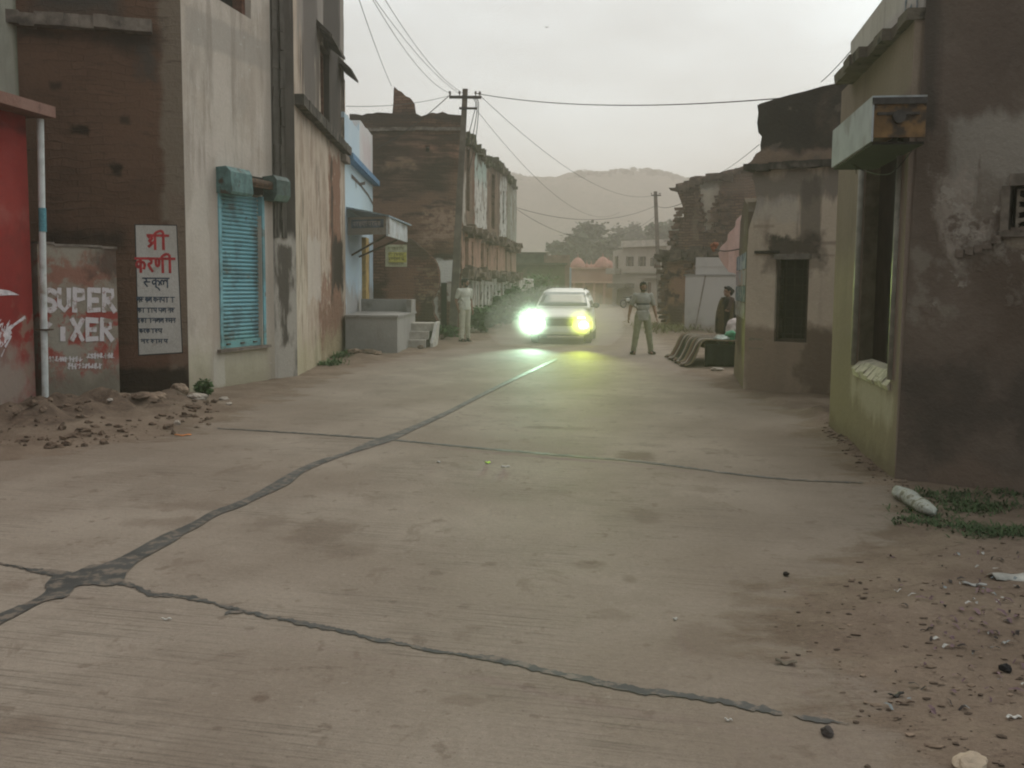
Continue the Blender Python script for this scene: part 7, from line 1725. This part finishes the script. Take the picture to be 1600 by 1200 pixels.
# ------------------------------------------------------------------ air, sky, light
def haze_box():
    mb = MB(); mb.prism([(-420, -40), (420, -40), (420, 900), (-420, 900)], -1.5, 62)
    n = bpy.data.materials.new('dusty_air'); n.use_nodes = True; t = n.node_tree; t.nodes.clear()
    out = t.nodes.new('ShaderNodeOutputMaterial'); v = t.nodes.new('ShaderNodeVolumePrincipled')
    v.inputs['Color'].default_value = (*HAZE_COL, 1); v.inputs['Density'].default_value = HAZE_D; v.inputs['Anisotropy'].default_value = HAZE_G
    t.links.new(v.outputs[0], out.inputs['Volume'])
    o = mb.build('haze', n); tag(o, 'pale brown dusty haze hanging over the whole street', 'haze', kind='stuff'); o.visible_shadow = True
haze_box()
mb = MB(); mb.blob((X(866, 20.6), 20.5 * S, .62), (1.9, 1.1, 1.0), 4)  # volume added around the car front so the headlamps get a halo
n_ = bpy.data.materials.new('halo_volume'); n_.use_nodes = True; t_ = n_.node_tree; t_.nodes.clear(); o_ = t_.nodes.new('ShaderNodeOutputMaterial'); v_ = t_.nodes.new('ShaderNodeVolumePrincipled')
v_.inputs['Color'].default_value = (.9, .88, .84, 1); v_.inputs['Density'].default_value = HALO_D; v_.inputs['Anisotropy'].default_value = .3; t_.links.new(v_.outputs[0], o_.inputs['Volume'])
tag(mb.build('halo', n_, None, True), 'thin dust volume added to glow in the headlamp light before the white car', 'halo', kind='stuff')
w = bpy.data.worlds.new('World'); scene.world = w; w.use_nodes = True
t = w.node_tree; t.nodes.clear(); out = t.nodes.new('ShaderNodeOutputWorld'); bg = t.nodes.new('ShaderNodeBackground'); t.links.new(bg.outputs[0], out.inputs[0])
SUN_EL, SUN_AZ = R(48), R(25)   # ahead of the camera and to its right, behind the cloud
sky = t.nodes.new('ShaderNodeTexSky'); sky.sky_type = 'NISHITA'; sky.sun_disc = False; sky.sun_elevation = SUN_EL; sky.sun_rotation = SUN_AZ; sky.dust_density = 4; sky.air_density = 1.5
sm = t.nodes.new('ShaderNodeMix'); sm.data_type = 'RGBA'; sm.blend_type = 'MULTIPLY'; sm.inputs[0].default_value = 1; sm.inputs[7].default_value = (.09, .09, .09, 1); t.links.new(sky.outputs[0], sm.inputs[6])
tc = t.nodes.new('ShaderNodeTexCoord')
def M(op, a, b=None, c=None, clamp=False):
    n = t.nodes.new('ShaderNodeMath'); n.operation = op; n.use_clamp = clamp
    for i, x in enumerate((a, b, c)):
        if x is None: continue
        if isinstance(x, (int, float)): n.inputs[i].default_value = x
        else: t.links.new(x, n.inputs[i])
    return n.outputs[0]
def MX(f, a, b):
    n = t.nodes.new('ShaderNodeMix'); n.data_type = 'RGBA'
    for i, x in ((0, f), (6, a), (7, b)):
        if isinstance(x, tuple): n.inputs[i].default_value = (*x, 1)
        elif isinstance(x, (int, float)): n.inputs[i].default_value = x
        else: t.links.new(x, n.inputs[i])
    return n.outputs[2]
sp = t.nodes.new('ShaderNodeSeparateXYZ'); t.links.new(tc.outputs['Generated'], sp.inputs[0])
el = M('MAXIMUM', sp.outputs[2], 0.0)
ns = t.nodes.new('ShaderNodeTexNoise'); mp = t.nodes.new('ShaderNodeMapping'); mp.inputs['Scale'].default_value = (1.3, 1.3, 4.2); t.links.new(tc.outputs['Generated'], mp.inputs[0]); t.links.new(mp.outputs[0], ns.inputs['Vector']); ns.inputs['Scale'].default_value = 2.3; ns.inputs['Detail'].default_value = 5; ns.inputs['Roughness'].default_value = .5
# overcast: brighter upward and towards the hidden sun
sunv = t.nodes.new('ShaderNodeVectorMath'); sunv.operation = 'DOT_PRODUCT'; t.links.new(tc.outputs['Generated'], sunv.inputs[0]); sunv.inputs[1].default_value = (math.sin(SUN_AZ) * math.cos(SUN_EL), math.cos(SUN_AZ) * math.cos(SUN_EL), math.sin(SUN_EL))
sv = M('MULTIPLY', M('POWER', M('MAXIMUM', sunv.outputs['Value'], 0.0), 3.0), SKY_SUN)
lum = M('ADD', M('MULTIPLY_ADD', el, SKY_UP, SKY_BASE), sv)
lum = M('MULTIPLY', lum, M('MULTIPLY_ADD', M('SUBTRACT', ns.outputs['Fac'], .5), 1.1, 1.0))
# duller dusty cloud to the left of the street
sx = M('MULTIPLY_ADD', sp.outputs[0], .9, .45, True)
lum = M('MULTIPLY', lum, M('MULTIPLY_ADD', sx, .40, .78))
tint = MX(M('MULTIPLY_ADD', M('SUBTRACT', ns.outputs['Fac'], .5), .8, sx, True), (.875, .905, .905), (.845, .955, .995))
vm = t.nodes.new('ShaderNodeMix'); vm.data_type = 'RGBA'; vm.blend_type = 'MULTIPLY'; vm.inputs[0].default_value = 1; t.links.new(tint, vm.inputs[6])
cb = t.nodes.new('ShaderNodeCombineColor'); [t.links.new(lum, cb.inputs[i]) for i in range(3)]; t.links.new(cb.outputs[0], vm.inputs[7])
fin = MX(.92, sm.outputs[2], vm.outputs[2]); t.links.new(fin, bg.inputs['Color']); bg.inputs['Strength'].default_value = 1.0
sl = bpy.data.lights.new('sun', 'SUN'); sl.energy = SUN_E; sl.angle = R(40); sl.color = (1.0, .87, .72)
so = bpy.data.objects.new('sun', sl); COL.objects.link(so); d = Vector((math.sin(SUN_AZ) * math.cos(SUN_EL), math.cos(SUN_AZ) * math.cos(SUN_EL), math.sin(SUN_EL))); so.rotation_euler = d.to_track_quat('Z', 'Y').to_euler(); so.location = (0, 0, 30)
vs = scene.view_settings; vs.view_transform = 'Standard'; vs.look = 'None'; vs.exposure = EXPO; vs.gamma = 1; vs.use_curve_mapping = False
cy = scene.cycles; cy.use_denoising = True; cy.denoiser = 'OPENIMAGEDENOISE'; cy.max_bounces = 8; cy.volume_bounces = 1; cy.filter_width = 2.0; cy.sample_clamp_indirect = 4; cy.use_adaptive_sampling = True; cy.adaptive_threshold = .015

for o in scene.objects:
    if o.name.split('.')[0] in ('broken_ledge', 'broken_cornice', 'loose_brickwork', 'broken_floor', 'broken_roof_edge'): o['kind'] = 'stuff'
